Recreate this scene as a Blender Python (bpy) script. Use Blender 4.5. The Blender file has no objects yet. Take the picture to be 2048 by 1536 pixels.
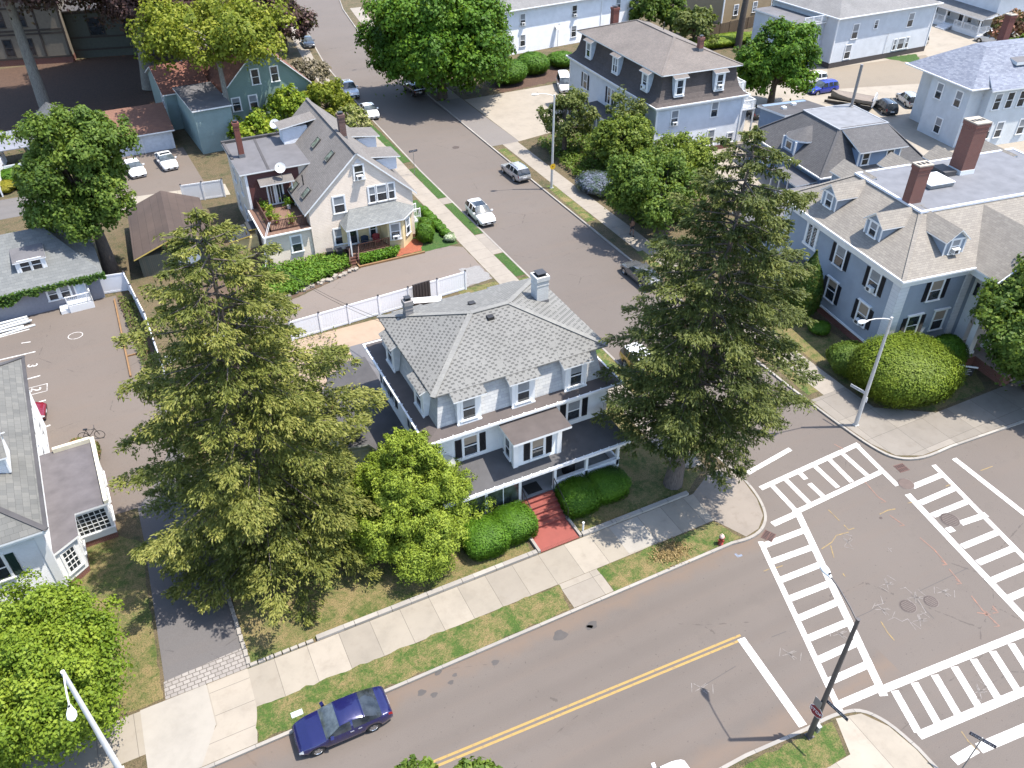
import bpy, bmesh, math, random
import numpy as np
from mathutils import Vector, Matrix
rnd = random.Random(7)
SC = bpy.context.scene
COL = SC.collection
R = math.radians

# ------------------------------------------------------------------ camera, light, exposure
CAM_H = 37.0
FPX, CX, CY = 1623.0, 1024.0, 768.0          # focal length and centre in pixels of the 2048 wide photograph
_vb = np.array([-CX, -480 - CY, FPX]); _vz = np.array([0, 2112.0, FPX])
_z = _vz / np.linalg.norm(_vz)
_b = _vb - _z * (_vb @ _z); _b /= np.linalg.norm(_b)
_a = np.cross(_b, -_z); _a /= np.linalg.norm(_a)
ROT = np.array([_a, _b, -_z])
cam_d = bpy.data.cameras.new('camera'); cam = bpy.data.objects.new('camera', cam_d); COL.objects.link(cam)
cam_d.sensor_width = 36.0; cam_d.lens = FPX / 2048 * 36.0
cam_d.clip_start = 0.5; cam_d.clip_end = 1500
_m = Matrix.Identity(4)
for i in range(3):
    _m[i][0] = ROT[i][0]; _m[i][1] = -ROT[i][1]; _m[i][2] = -ROT[i][2]
_m[2][3] = CAM_H
cam.matrix_world = _m
SC.camera = cam

SUN_EL = R(67.5); SUN_AZ = (0.908, -0.419)     # direction towards the sun in the ground plane
sd = Vector((SUN_AZ[0] * math.cos(SUN_EL), SUN_AZ[1] * math.cos(SUN_EL), math.sin(SUN_EL))).normalized()
W = bpy.data.worlds.new('World'); SC.world = W; W.use_nodes = True
nt = W.node_tree
sky = nt.nodes.new('ShaderNodeTexSky'); sky.sky_type = 'NISHITA'; sky.sun_disc = False
sky.sun_elevation = SUN_EL; sky.sun_rotation = math.atan2(sd.x, sd.y)
sky.air_density = 1.0; sky.dust_density = 1.0
nt.links.new(sky.outputs[0], nt.nodes['Background'].inputs[0])
nt.nodes['Background'].inputs[1].default_value = 0.15
sl = bpy.data.lights.new('sun', 'SUN'); sl.energy = 3.4; sl.angle = R(0.55); sl.color = (1.0, 0.94, 0.85)
so = bpy.data.objects.new('sun', sl); COL.objects.link(so)
so.rotation_euler = (-sd).to_track_quat('-Z', 'Y').to_euler(); so.location = (0, 0, 80)
SC.view_settings.view_transform = 'Standard'; SC.view_settings.look = 'None'
SC.view_settings.exposure = 1.5; SC.view_settings.gamma = 1.0
SC.cycles.max_bounces = 6; SC.cycles.diffuse_bounces = 3; SC.cycles.glossy_bounces = 2
SC.cycles.transmission_bounces = 2; SC.cycles.transparent_max_bounces = 4
SC.cycles.caustics_reflective = False; SC.cycles.caustics_refractive = False


def g(px, py, z=0.0):
    """point on the level z seen at a pixel of the 2048 x 1536 photograph (survey of the ground plan)"""
    d = ROT @ np.array([px - CX, py - CY, FPX]); t = (z - CAM_H) / d[2]
    return (float(d[0] * t), float(d[1] * t))


# ------------------------------------------------------------------ materials
class NT:
    def __init__(s, name):
        s.m = bpy.data.materials.new(name); s.m.use_nodes = True
        s.t = s.m.node_tree; s.p = s.t.nodes['Principled BSDF']; s.out = s.t.nodes['Material Output']
        s._c = None
    def n(s, typ, ins=None, **kw):
        k = s.t.nodes.new('ShaderNode' + typ)
        for a, v in kw.items(): setattr(k, a, v)
        for a, v in (ins or {}).items(): s.set(k, a, v)
        return k
    def set(s, k, a, v):
        if isinstance(v, bpy.types.NodeSocket): s.t.links.new(v, k.inputs[a])
        else:
            if isinstance(v, tuple) and len(v) == 3 and k.inputs[a].type == 'RGBA': v = v + (1,)
            k.inputs[a].default_value = v
    def P(s, **kw):
        for a, v in kw.items(): s.set(s.p, a.replace('_', ' '), v)
    def obj(s):
        if s._c is None: s._c = s.n('TexCoord')
        return s._c.outputs['Object']
    def uv(s):
        if s._c is None: s._c = s.n('TexCoord')
        return s._c.outputs['UV']
    def noise(s, scale, vec=None, detail=4, rough=.6, dist=0):
        return s.n('TexNoise', {'Vector': vec or s.obj(), 'Scale': scale, 'Detail': detail, 'Roughness': rough, 'Distortion': dist}).outputs[0]
    def ramp(s, fac, stops, interp='LINEAR'):
        k = s.n('ValToRGB', {'Fac': fac}); r = k.color_ramp; r.interpolation = interp
        while len(r.elements) > 1: r.elements.remove(r.elements[0])
        r.elements[0].position = stops[0][0]; r.elements[0].color = tuple(stops[0][1]) + (1,)
        for p, c in stops[1:]:
            e = r.elements.new(p); e.color = tuple(c) + (1,)
        return k.outputs[0]
    def mix(s, f, a, b, mode='MIX'):
        k = s.n('Mix', data_type='RGBA', blend_type=mode)
        s.set(k, 0, f); s.set(k, 6, a); s.set(k, 7, b)
        return k.outputs[2]
    def math(s, op, a, b=0.0, c=None):
        k = s.n('Math', operation=op); s.set(k, 0, a); s.set(k, 1, b)
        if c is not None: s.set(k, 2, c)
        return k.outputs[0]
    def sep(s, v):
        return s.n('SeparateXYZ', {0: v}).outputs
    def bump(s, h, strength=.4, dist=.02):
        k = s.n('Bump', {'Height': h, 'Strength': strength, 'Distance': dist}); s.set(s.p, 'Normal', k.outputs[0])
def gray(f, a, b): return (f, (a, a, a)), (b, (1, 1, 1))
def mul(c, k): return tuple(min(1, x * k) for x in c)
_mc = {}
def memo(fn):
    def w(*a):
        k = (fn.__name__,) + a
        if k not in _mc: _mc[k] = fn(*a)
        return _mc[k]
    return w
@memo
def plain(name, col, rough=.6, metal=0.0, var=.18, scale=2.5):
    s = NT(name); nz = s.noise(scale); col = mul(col, .68 if max(col) < .46 else 1.0)
    c = s.ramp(nz, [(.25, mul(col, 1 - var)), (.75, mul(col, 1 + var * .6))])
    s.P(Base_Color=c, Roughness=rough, Metallic=metal); return s.m
@memo
def siding(name, col, pitch=.15):
    col = mul(col, .75 if max(col) < .5 else 1.0)
    s = NT(name); v = s.sep(s.uv())[1]
    f = s.math('FRACT', s.math('DIVIDE', v, pitch))
    n1 = s.noise(.8); n2 = s.noise(9)
    c = s.ramp(n1, [(.3, mul(col, .88)), (.7, mul(col, 1.06))])
    c = s.mix(s.math('MULTIPLY', n2, .22), c, mul(col, .72))
    s.P(Base_Color=c, Roughness=.6); s.bump(s.math('SUBTRACT', 1.0, f), 1.0, .024); return s.m
@memo
def shingle(name, c1, c2, c3, bw=.32, rh=.15, big=.25, mortar=.006):
    s = NT(name); c1, c2, c3 = mul(c1, .62), mul(c2, .62), mul(c3, .62)
    b = s.n('TexBrick', {'Vector': s.uv(), 'Color1': c1, 'Color2': c2, 'Mortar': c3, 'Scale': 1.0, 'Mortar Size': mortar,
                         'Bias': 0.0, 'Brick Width': bw, 'Row Height': rh}, offset=.5)
    n1 = s.noise(.35, detail=5); n2 = s.noise(14, detail=2)
    c = s.mix(s.math('MULTIPLY', n2, .35), b.outputs[0], mul(c1, .6))
    k = s.ramp(n1, [(.3, (1 - big,) * 3), (.7, (1 + big * .3,) * 3)])
    c = s.mix(1.0, c, k, 'MULTIPLY')
    v = s.sep(s.uv())[1]; f = s.math('FRACT', s.math('DIVIDE', v, rh))
    s.P(Base_Color=c, Roughness=.9); s.bump(s.math('SUBTRACT', 1.0, f), .55, .025); return s.m
@memo
def tabbed(name, light, mid, dark, bw=.46, rh=.21):
    """three-tab shingles with a scatter of dark tabs in every course"""
    s = NT(name); light, mid, dark = mul(light, .62), mul(mid, .62), mul(dark, .62)
    b = s.n('TexBrick', {'Vector': s.uv(), 'Color1': (0, 0, 0), 'Color2': (1, 1, 1), 'Mortar': (.5, .5, .5), 'Scale': 1.0,
                         'Mortar Size': .0, 'Brick Width': bw * .5, 'Row Height': rh}, offset=.5)
    x, y, _ = s.sep(s.uv())
    row = s.math('FLOOR', s.math('DIVIDE', y, rh))
    u = s.math('FRACT', s.math('ADD', s.math('DIVIDE', x, bw), s.math('MULTIPLY', row, .39)))
    fv = s.math('FRACT', s.math('DIVIDE', y, rh))
    tab = s.math('MULTIPLY', s.math('LESS_THAN', u, .5), s.math('GREATER_THAN', fv, .38))
    sel = s.math('MULTIPLY', tab, s.math('GREATER_THAN', s.math('ADD', b.outputs[0], s.math('MULTIPLY', s.noise(.9, s.uv()), .5)), .42))
    base = s.mix(s.noise(22, s.uv(), 2), light, mid)
    c = s.mix(sel, base, dark)
    k = s.ramp(s.noise(.3, detail=5), [(.3, (.88,) * 3), (.7, (1.05,) * 3)])
    c = s.mix(1.0, c, k, 'MULTIPLY')
    s.P(Base_Color=c, Roughness=.92); s.bump(s.math('SUBTRACT', 1.0, fv), .4, .02); return s.m
@memo
def asphalt(name, col, spots=.5):
    s = NT(name); o = s.obj(); col = mul(col, .64)
    big = s.noise(.07, o, 5, .65); mid = s.noise(.55, o, 6, .7); fine = s.noise(28, o, 2, .8)
    c = s.ramp(big, [(.3, mul(col, .84)), (.55, col), (.75, mul(col, 1.1))])
    c = s.mix(s.math('MULTIPLY', s.math('GREATER_THAN', mid, .6), .16), c, mul(col, .6))
    c = s.mix(s.ramp(fine, [(.35, (0, 0, 0)), (.62, (.55, .55, .55))]), c, mul(col, 1.35))
    spk = s.noise(6.5, o, 1, .5)
    c = s.mix(s.ramp(spk, [(.71, (0, 0, 0)), (.76, (spots,) * 3)]), c, mul(col, .4))
    st = s.n('Mapping', {'Vector': o, 'Scale': (.03, .8, 1)}).outputs[0]
    c = s.mix(s.ramp(s.noise(1.2, st, 3), [(.5, (0, 0, 0)), (.75, (.28, .28, .28))]), c, (col[0] * 1.25, col[1] * 1.12, col[2] * 1.02))
    vo = s.n('TexVoronoi', {'Vector': s.n('Mapping', {'Vector': o, 'Scale': (.11, .16, 1)}).outputs[0], 'Scale': 1.0}, feature='DISTANCE_TO_EDGE').outputs[0]
    cr = s.math('MULTIPLY', s.math('LESS_THAN', s.math('ADD', vo, s.math('MULTIPLY', s.noise(2.5, o, 4), .03)), .0165), s.math('GREATER_THAN', s.noise(.16, o, 3), .53))
    c = s.mix(s.math('MULTIPLY', cr, .5), c, mul(col, .45))
    if spots == .5:   # the public road: dusty gutters, darker wheel paths, old patches
        x, y, _ = s.sep(o); nn = s.math('MULTIPLY', s.math('SUBTRACT', s.noise(.5, o, 5, .7), .5), 2.4)
        gd = s.ramp(s.math('ABSOLUTE', s.math('SUBTRACT', s.math('ADD', y, nn), 22.9)), [(0, (.75, .75, .75)), (.9, (0, 0, 0))])
        gs = s.ramp(s.math('ABSOLUTE', s.math('SUBTRACT', s.math('ADD', y, nn), 13.0)), [(0, (.7, .7, .7)), (.9, (0, 0, 0))])
        west = s.math('LESS_THAN', x, 28.5)
        c = s.mix(s.math('MULTIPLY', s.math('MAXIMUM', gd, gs), west), c, (col[0] * 1.32, col[1] * 1.14, col[2] * .98))
        wp = s.math('MULTIPLY', s.math('SINE', s.math('MULTIPLY', y, 3.3)), .5)
        c = s.mix(s.math('MULTIPLY', s.math('MULTIPLY', s.ramp(s.math('ADD', wp, s.noise(.3, st, 3)), [(.45, (0, 0, 0)), (1.0, (.14, .14, .14))]), west), 1.0), c, mul(col, .62))
    s.P(Base_Color=c, Roughness=.92); s.bump(fine, .25, .01); return s.m
@memo
def concrete(name, col, du=0.0, dv=0.0, stain=.3):
    s = NT(name); o = s.obj(); x, y, _ = s.sep(s.uv()); col = mul(col, .70)
    c = s.ramp(s.noise(.5, o, 6, .7), [(.25, mul(col, .8)), (.5, col), (.8, mul(col, 1.12))])
    if du:   # every slab slightly different
        cell = s.n('CombineXYZ', {0: s.math('FLOOR', s.math('DIVIDE', x, du)), 1: s.math('FLOOR', s.math('DIVIDE', y, dv or 50.0)), 2: 0.0}).outputs[0]
        wn = s.n('TexWhiteNoise', {'Vector': cell}, noise_dimensions='2D').outputs[0]
        c = s.mix(1.0, c, s.ramp(wn, [(0, (.84, .84, .84)), (.8, (1.02, 1.02, 1.0)), (1, (1.15, 1.15, 1.15))]), 'MULTIPLY')
    c = s.mix(s.ramp(s.noise(1.6, o, 5, .7), [(.52, (0, 0, 0)), (.75, (stain,) * 3)]), c, mul((col[0], col[1] * .9, col[2] * .8), .55))
    c = s.mix(s.math('MULTIPLY', s.noise(40, o, 1), .25), c, mul(col, .8))
    for ax, d in ((x, du), (y, dv)):
        if d:
            f = s.math('FRACT', s.math('DIVIDE', ax, d))
            c = s.mix(s.math('MULTIPLY', s.math('LESS_THAN', f, .026 / d), .75), c, mul(col, .28))
    s.P(Base_Color=c, Roughness=.9); return s.m
@memo
def grass(name, g1, g2, straw, dry=.5):
    s = NT(name); o = s.obj(); g1, g2, straw = mul(g1, .66), mul(g2, .66), mul(straw, .66)
    n = s.noise(.7, o, 6, .78, .3); m = s.noise(4.5, o, 5, .8); f = s.noise(15, o, 3, .8)
    c = s.mix(s.ramp(m, [(.3, (0, 0, 0)), (.7, (1, 1, 1))]), g1, g2)
    mm = s.math('ADD', s.math('MULTIPLY', n, .72), s.math('MULTIPLY', m, .38))
    k = .56 + (.5 - dry) * .3
    c = s.mix(s.ramp(mm, [(k - .09, (0, 0, 0)), (k + .07, (1, 1, 1))]), c, s.mix(f, mul(straw, .55), mul(straw, 1.25)))
    c = s.mix(s.ramp(f, [(.35, (.6, .6, .6)), (.55, (0, 0, 0))]), c, mul(g1, .35))
    s.P(Base_Color=c, Roughness=1.0); s.bump(f, .9, .06); return s.m
@memo
def brickm(name, c1, c2, mo, bw=.22, rh=.075, ms=.01):
    s = NT(name); kk = .66 if max(c1) < .5 else 1.0; c1, c2, mo = mul(c1, kk), mul(c2, kk), mul(mo, kk)
    b = s.n('TexBrick', {'Vector': s.uv(), 'Color1': c1, 'Color2': c2, 'Mortar': mo, 'Scale': 1.0, 'Mortar Size': ms, 'Brick Width': bw, 'Row Height': rh}, offset=.5)
    c = s.mix(s.math('MULTIPLY', s.noise(4), .5), b.outputs[0], mul(c1, .55))
    s.P(Base_Color=c, Roughness=.85); s.bump(b.outputs[1], -.4, .01); return s.m
@memo
def planks(name, c1, c2, wdt=.14, vertical=False):
    c1 = mul(c1, .66); c2 = mul(c2, .66); s = NT(name); x, y, _ = s.sep(s.uv()); ax = x if not vertical else y
    cell = s.math('FLOOR', s.math('DIVIDE', ax, wdt))
    wn = s.n('TexWhiteNoise', {'W': cell}, noise_dimensions='1D').outputs[0]
    c = s.mix(wn, c1, c2); f = s.math('FRACT', s.math('DIVIDE', ax, wdt))
    c = s.mix(s.math('MULTIPLY', s.noise(5), .35), c, mul(c1, .55))
    c = s.mix(s.math('LESS_THAN', f, .08), c, mul(c1, .3))
    s.P(Base_Color=c, Roughness=.8); return s.m
@memo
def glassm(name, col=(.018, .022, .026)):
    s = NT(name); n = s.noise(1.7)
    s.P(Base_Color=s.ramp(n, [(.35, mul(col, .6)), (.7, mul(col, 2.2))]), Roughness=.06, Specular_IOR_Level=.7); return s.m
@memo
def paint(name, col, metal=.0, rough=.22):
    s = NT(name); n = s.noise(1.5, detail=5)
    s.P(Base_Color=s.ramp(n, [(.3, mul(col, .9)), (.7, mul(col, 1.05))]), Roughness=s.ramp(s.noise(6), [(.3, (rough,) * 3), (.8, (rough + .12,) * 3)]), Metallic=metal,
        Coat_Weight=.8, Coat_Roughness=.04); return s.m
@memo
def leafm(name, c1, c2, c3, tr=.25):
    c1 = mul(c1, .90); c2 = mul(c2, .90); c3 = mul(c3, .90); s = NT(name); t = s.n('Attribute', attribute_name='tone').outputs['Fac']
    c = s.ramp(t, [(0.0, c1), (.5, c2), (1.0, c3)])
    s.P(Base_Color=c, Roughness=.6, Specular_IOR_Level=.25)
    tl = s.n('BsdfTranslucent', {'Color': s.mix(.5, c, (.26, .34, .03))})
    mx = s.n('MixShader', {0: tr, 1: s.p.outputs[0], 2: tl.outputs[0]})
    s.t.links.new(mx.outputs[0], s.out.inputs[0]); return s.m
@memo
def bark(name, col):
    s = NT(name); mp = s.n('Mapping', {'Vector': s.obj(), 'Scale': (9, 9, 1.6)}).outputs[0]; n = s.noise(1.5, mp, 6, .7)
    s.P(Base_Color=s.ramp(n, [(.3, mul(col, .45)), (.7, mul(col, 1.25))]), Roughness=.95); s.bump(n, .8, .04); return s.m

WHITE = plain('white_paint', (.68, .68, .67), .5, 0.0, .07)
TRIM = plain('white_trim', (.70, .70, .69), .45, 0.0, .05)
DARK = plain('dark_void', (.012, .012, .014), .8)
BLK = plain('black_metal', (.02, .02, .022), .45)
GLASS = glassm('window_glass')
BLIND = plain('window_blind', (.34, .36, .38), .25, 0.0, .25, 1.1)
BLIND2 = plain('drawn_tan_blind', (.42, .34, .26), .3, 0.0, .15)
GALV = plain('galvanised_steel', (.40, .41, .41), .45, .6, .12)
RUBBER = plain('black_rubber', (.02, .02, .02), .85)
CHROME = plain('bright_alloy', (.55, .56, .57), .25, .9, .05)

# ------------------------------------------------------------------ mesh helpers
class MB:
    """collects polygons and links them as ONE mesh object; every face gets a metric UV along its own slope"""
    def __init__(s): s.v = []; s.f = []; s.mi = []; s.sm = []
    def add(s, vs, fs, m=0, smooth=False):
        b = len(s.v); s.v.extend([tuple(map(float, q)) for q in vs])
        for q in fs: s.f.append([b + i for i in q]); s.mi.append(m); s.sm.append(smooth)
        return s
    def poly(s, pts, m=0): return s.add(pts, [list(range(len(pts)))], m)
    def box(s, x0, y0, z0, x1, y1, z1, m=0):
        v = [(x0, y0, z0), (x1, y0, z0), (x1, y1, z0), (x0, y1, z0), (x0, y0, z1), (x1, y0, z1), (x1, y1, z1), (x0, y1, z1)]
        return s.add(v, [(0, 3, 2, 1), (4, 5, 6, 7), (0, 1, 5, 4), (1, 2, 6, 5), (2, 3, 7, 6), (3, 0, 4, 7)], m)
    def cbox(s, cx, cy, cz, sx, sy, sz, m=0, rz=0.0, rx=0.0):
        M = Matrix.Rotation(rz, 3, 'Z') @ Matrix.Rotation(rx, 3, 'X'); c = Vector((cx, cy, cz)); v = []
        for z in (-1, 1):
            for x, y in ((-1, -1), (1, -1), (1, 1), (-1, 1)): v.append(c + M @ Vector((x * sx / 2, y * sy / 2, z * sz / 2)))
        return s.add(v, [(0, 3, 2, 1), (4, 5, 6, 7), (0, 1, 5, 4), (1, 2, 6, 5), (2, 3, 7, 6), (3, 0, 4, 7)], m)
    def prism(s, pts, z0, z1, m=0, mt=None, bottom=True):
        """vertical prism over a 2D polygon (counter clockwise)"""
        n = len(pts); a = sum(pts[i][0] * pts[(i + 1) % n][1] - pts[(i + 1) % n][0] * pts[i][1] for i in range(n))
        if a < 0: pts = pts[::-1]
        v = [(p[0], p[1], z0) for p in pts] + [(p[0], p[1], z1) for p in pts]
        s.add(v, [(i, (i + 1) % n, n + (i + 1) % n, n + i) for i in range(n)], m)
        s.add(v[n:], [list(range(n))], m if mt is None else mt)
        if bottom: s.add(v[:n], [list(range(n))[::-1]], m)
        return s
    def plate(s, pts, t, m=0, me=None):
        """roof slab: polygon seen from above, thickness t downwards"""
        n = len(pts); pts = [Vector(p) for p in pts]
        nr = Vector((0, 0, 0))
        for i in range(n): nr += pts[i].cross(pts[(i + 1) % n])
        if nr.z < 0: pts = pts[::-1]
        me = m if me is None else me
        lo = [p - Vector((0, 0, t)) for p in pts]
        s.add(pts, [list(range(n))], m); s.add(lo, [list(range(n))[::-1]], me)
        s.add(pts + lo, [(n + i, n + (i + 1) % n, (i + 1) % n, i) for i in range(n)], me); return s
    def tube(s, pts, r, n=8, m=0, cap=True):
        pts = [Vector(p) for p in pts]; k = len(pts); rr = r if isinstance(r, (list, tuple)) else [r] * k
        v = []; up = None
        for i, p in enumerate(pts):
            d = (pts[min(i + 1, k - 1)] - pts[max(i - 1, 0)]).normalized()
            if up is None: up = d.orthogonal().normalized()
            else: up = (up - d * up.dot(d)).normalized()
            w = d.cross(up)
            for j in range(n):
                a = 2 * math.pi * j / n; v.append(p + (up * math.cos(a) + w * math.sin(a)) * rr[i])
        f = [(i * n + j, i * n + (j + 1) % n, (i + 1) * n + (j + 1) % n, (i + 1) * n + j) for i in range(k - 1) for j in range(n)]
        s.add(v, f, m, True)
        if cap: s.add(v[-n:], [list(range(n))], m); s.add(v[:n], [list(range(n))[::-1]], m)
        return s
    def beam(s, p, q, w, h, m=0):
        p = Vector(p); q = Vector(q); d = (q - p); x = d.normalized()
        y = Vector((0, 0, 1)).cross(x)
        y = y.normalized() if y.length > 1e-4 else Vector((1, 0, 0)); z = x.cross(y)
        v = []
        for c in (p, q):
            for a, b in ((-1, -1), (1, -1), (1, 1), (-1, 1)): v.append(c + y * a * w / 2 + z * b * h / 2)
        return s.add(v, [(0, 3, 2, 1), (4, 5, 6, 7), (0, 1, 5, 4), (1, 2, 6, 5), (2, 3, 7, 6), (3, 0, 4, 7)], m)
    def lathe(s, prof, n=16, c=(0, 0, 0), m=0, sq=None):
        v = []
        for r_, z in prof:
            for j in range(n):
                a = 2 * math.pi * j / n; v.append((c[0] + r_ * math.cos(a), c[1] + r_ * math.sin(a), c[2] + z))
        k = len(prof)
        s.add(v, [(i * n + j, i * n + (j + 1) % n, (i + 1) * n + (j + 1) % n, (i + 1) * n + j) for i in range(k - 1) for j in range(n)], m, True)
        s.add(v[-n:], [list(range(n))], m); return s
    def mesh(s, name, mats):
        me = bpy.data.meshes.new(name); me.from_pydata(s.v, [], s.f); me.update()
        mats = mats if isinstance(mats, (list, tuple)) else [mats]
        for q in mats: me.materials.append(q)
        uvl = me.uv_layers.new(name='UVMap').data; co = me.vertices
        for p in me.polygons:
            i = p.index; p.material_index = s.mi[i]; p.use_smooth = s.sm[i]; nn = p.normal
            if abs(nn.z) > .995: a = Vector((1, 0, 0)); b = Vector((0, 1, 0))
            else: a = Vector((0, 0, 1)).cross(nn).normalized(); b = nn.cross(a)
            for li in p.loop_indices:
                q = co[me.loops[li].vertex_index].co; uvl[li].uv = (q.dot(a), q.dot(b))
        return me
    def build(s, name, mats, parent=None, off=(0, 0, 0), kind=None):
        me = s.mesh(name, mats); o = bpy.data.objects.new(name, me); COL.objects.link(o)
        if parent is not None: o.parent = parent
        if off != (0, 0, 0):
            me.transform(Matrix.Translation((-off[0], -off[1], -off[2])))
        if kind: o['kind'] = kind
        return o
def link(name, me, parent=None, loc=(0, 0, 0), rz=0.0):
    o = bpy.data.objects.new(name, me); COL.objects.link(o)
    if parent is not None: o.parent = parent
    o.location = loc; o.rotation_euler = (0, 0, rz); return o
def thing(name, label, cat, loc=(0, 0, 0), rz=0.0, group=None):
    o = bpy.data.objects.new(name, None); COL.objects.link(o); o.empty_display_size = .3
    o.location = loc; o.rotation_euler = (0, 0, rz); o['label'] = label; o['category'] = cat
    if group: o['group'] = group
    return o
def tag(o, label, cat, group=None):
    o['label'] = label; o['category'] = cat
    if group: o['group'] = group
    return o
def dup(root, loc, rz, label=None, group=None):
    r = root.copy(); COL.objects.link(r); r.location = loc; r.rotation_euler = (0, 0, rz)
    if label: r['label'] = label
    if group: r['group'] = group
    for ch in list(root.children):
        c = ch.copy(); COL.objects.link(c); c.parent = r
        for q in list(ch.children):
            d = q.copy(); COL.objects.link(d); d.parent = c
    return r
def text_mesh(txt, size, mat, depth=.004):
    cu = bpy.data.curves.new('lettering', 'FONT'); cu.body = txt; cu.size = size; cu.extrude = depth
    cu.align_x = 'CENTER'; cu.align_y = 'CENTER'
    t = bpy.data.objects.new('lettering', cu); me = bpy.data.meshes.new_from_object(t)
    bpy.data.objects.remove(t); bpy.data.curves.remove(cu)
    me.materials.clear(); me.materials.append(mat); return me

# ------------------------------------------------------------------ the ground plan
def jag(pts, amp=.07, step=.35, seed=1):
    r_ = random.Random(seed); out = []
    for i in range(len(pts)):
        a = Vector(pts[i]); b = Vector(pts[(i + 1) % len(pts)]); L = (b - a).length; k = max(1, int(L / step))
        nrm = Vector((-(b - a).y, (b - a).x)) / max(L, 1e-6)
        for j in range(k):
            q = a.lerp(b, j / k) + nrm * (r_.uniform(-amp, amp) if j else 0); out.append((q.x, q.y))
    return out
def sheet(name, pts, z, m, thick=0.0):
    mb = MB()
    n = len(pts); a = sum(pts[i][0] * pts[(i + 1) % n][1] - pts[(i + 1) % n][0] * pts[i][1] for i in range(n))
    if a < 0: pts = pts[::-1]
    if thick: mb.prism(pts, z - thick, z, bottom=False)
    else: mb.poly([(p[0], p[1], z) for p in pts])
    return mb.build(name, m, kind='structure')
def offs(pts, d):
    out = []
    for i in range(len(pts)):
        p = Vector(pts[i]); a = Vector(pts[max(i - 1, 0)]); b = Vector(pts[min(i + 1, len(pts) - 1)])
        n1 = (p - a) if i else (b - p); n2 = (b - p) if i < len(pts) - 1 else n1
        n1 = Vector((-n1.y, n1.x)).normalized(); n2 = Vector((-n2.y, n2.x)).normalized()
        m = (n1 + n2).normalized(); q = p + m * d / max(.3, m.dot(n1)); out.append((q.x, q.y))
    return out
def ribbon(mb, pts, w, z, m=0):
    a = offs(pts, w / 2); b = offs(pts, -w / 2)
    for i in range(len(pts) - 1): mb.add([(*b[i], z), (*b[i + 1], z), (*a[i + 1], z), (*a[i], z)], [(0, 1, 2, 3)], m)
def rect(x0, y0, x1, y1): return [(x0, y0), (x1, y0), (x1, y1), (x0, y1)]
def curve(pts, k=5):
    out = []
    for i in range(len(pts) - 1):
        p0 = Vector(pts[max(i - 1, 0)]); p1 = Vector(pts[i]); p2 = Vector(pts[i + 1]); p3 = Vector(pts[min(i + 2, len(pts) - 1)])
        for j in range(k):
            t = j / k; q = .5 * ((2 * p1) + (p2 - p0) * t + (2 * p0 - 5 * p1 + 4 * p2 - p3) * t * t + (3 * p1 - p0 - 3 * p2 + p3) * t ** 3); out.append((q.x, q.y))
    out.append(tuple(pts[-1])); return out

ASPH = asphalt('road_asphalt', (.155, .130, .112))
ASPH2 = asphalt('lot_asphalt', (.165, .135, .113), .3)
ASPHD = asphalt('new_driveway_asphalt', (.135, .125, .122), .2)
SLABX = concrete('sidewalk_concrete', (.335, .295, .24), 1.72, 0.0)
SLABY = concrete('sidewalk_concrete_side', (.335, .295, .245), 0.0, 1.75)
CONC = concrete('concrete', (.33, .29, .245), 2.6, 2.6)
CONCW = concrete('fresh_concrete', (.37, .34, .295), 0.0, 0.0, .1)
CONCB = concrete('bleached_lot_concrete', (.36, .315, .255), 0.0, 0.0, .3)
KERBM = concrete('granite_kerb', (.38, .35, .315), 1.9, 1.9, .35)
VERGE = grass('verge_grass', (.05, .105, .012), (.10, .17, .022), (.33, .245, .105), .45)
LUSH = grass('green_grass', (.03, .09, .01), (.07, .15, .02), (.22, .2, .07), .1)
LAWN = grass('dry_lawn_grass', (.06, .10, .014), (.13, .165, .03), (.31, .235, .10), .55)
YARD = grass('yard_ground', (.04, .06, .014), (.08, .09, .03), (.19, .14, .075), .7)
DIRT = plain('bare_soil', (.13, .085, .055), .95, 0.0, .4, 3)
MULCH = plain('bark_mulch', (.105, .058, .036), .95, 0.0, .5, 5)
REDM = plain('red_mulch', (.34, .10, .05), .95, 0.0, .4, 6)

MB().poly([(-500, -300, -.06), (700, -300, -.06), (700, 900, -.06), (-500, 900, -.06)]).build('ground', YARD, kind='structure')
MB().poly([(-200, -60, 0), (260, -60, 0), (260, 420, 0), (-200, 420, 0)]).build('road', ASPH, kind='structure')
nw = [(-200, 23.3), (26.2, 23.15)] + curve([(26.2, 23.15), (27.4, 23.0), (28.5, 23.2), (29.5, 23.95), (30.15, 25.3), (30.45, 27.1), (30.3, 29.0)], 4)[1:] + [(30.05, 34), (30.0, 83), (30.6, 105), (31.9, 128), (36, 160), (52, 230), (110, 420)]
ne = [(118, 420), (60, 230), (44.6, 160), (42, 141.7), (40.6, 112), (40.1, 83), (39.75, 50), (39.7, 34)] + curve([(39.7, 34), (39.85, 29.0), (40.15, 25.8), (40.8, 24.2), (42.4, 23.42), (45, 23.35)], 4)[1:] + [(52, 22.9), (260, 16)]
sw = [(26.05, -60), (26.05, 8.0), (26.05, 9.2)] + curve([(26.05, 9.2), (25.75, 10.8), (25.0, 11.9), (23.6, 12.3), (22.0, 12.35)], 4)[1:] + [(18.5, 12.62), (-200, 13.2)]
for nm, ln, far, m in (('paved_block', nw, [(-200, 420)], YARD), ('paved_block', ne, [(260, 420)], YARD), ('paved_block', sw, [(-200, -60)], YARD)):
    sheet(nm, ln + far, .12, m, .17)
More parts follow.
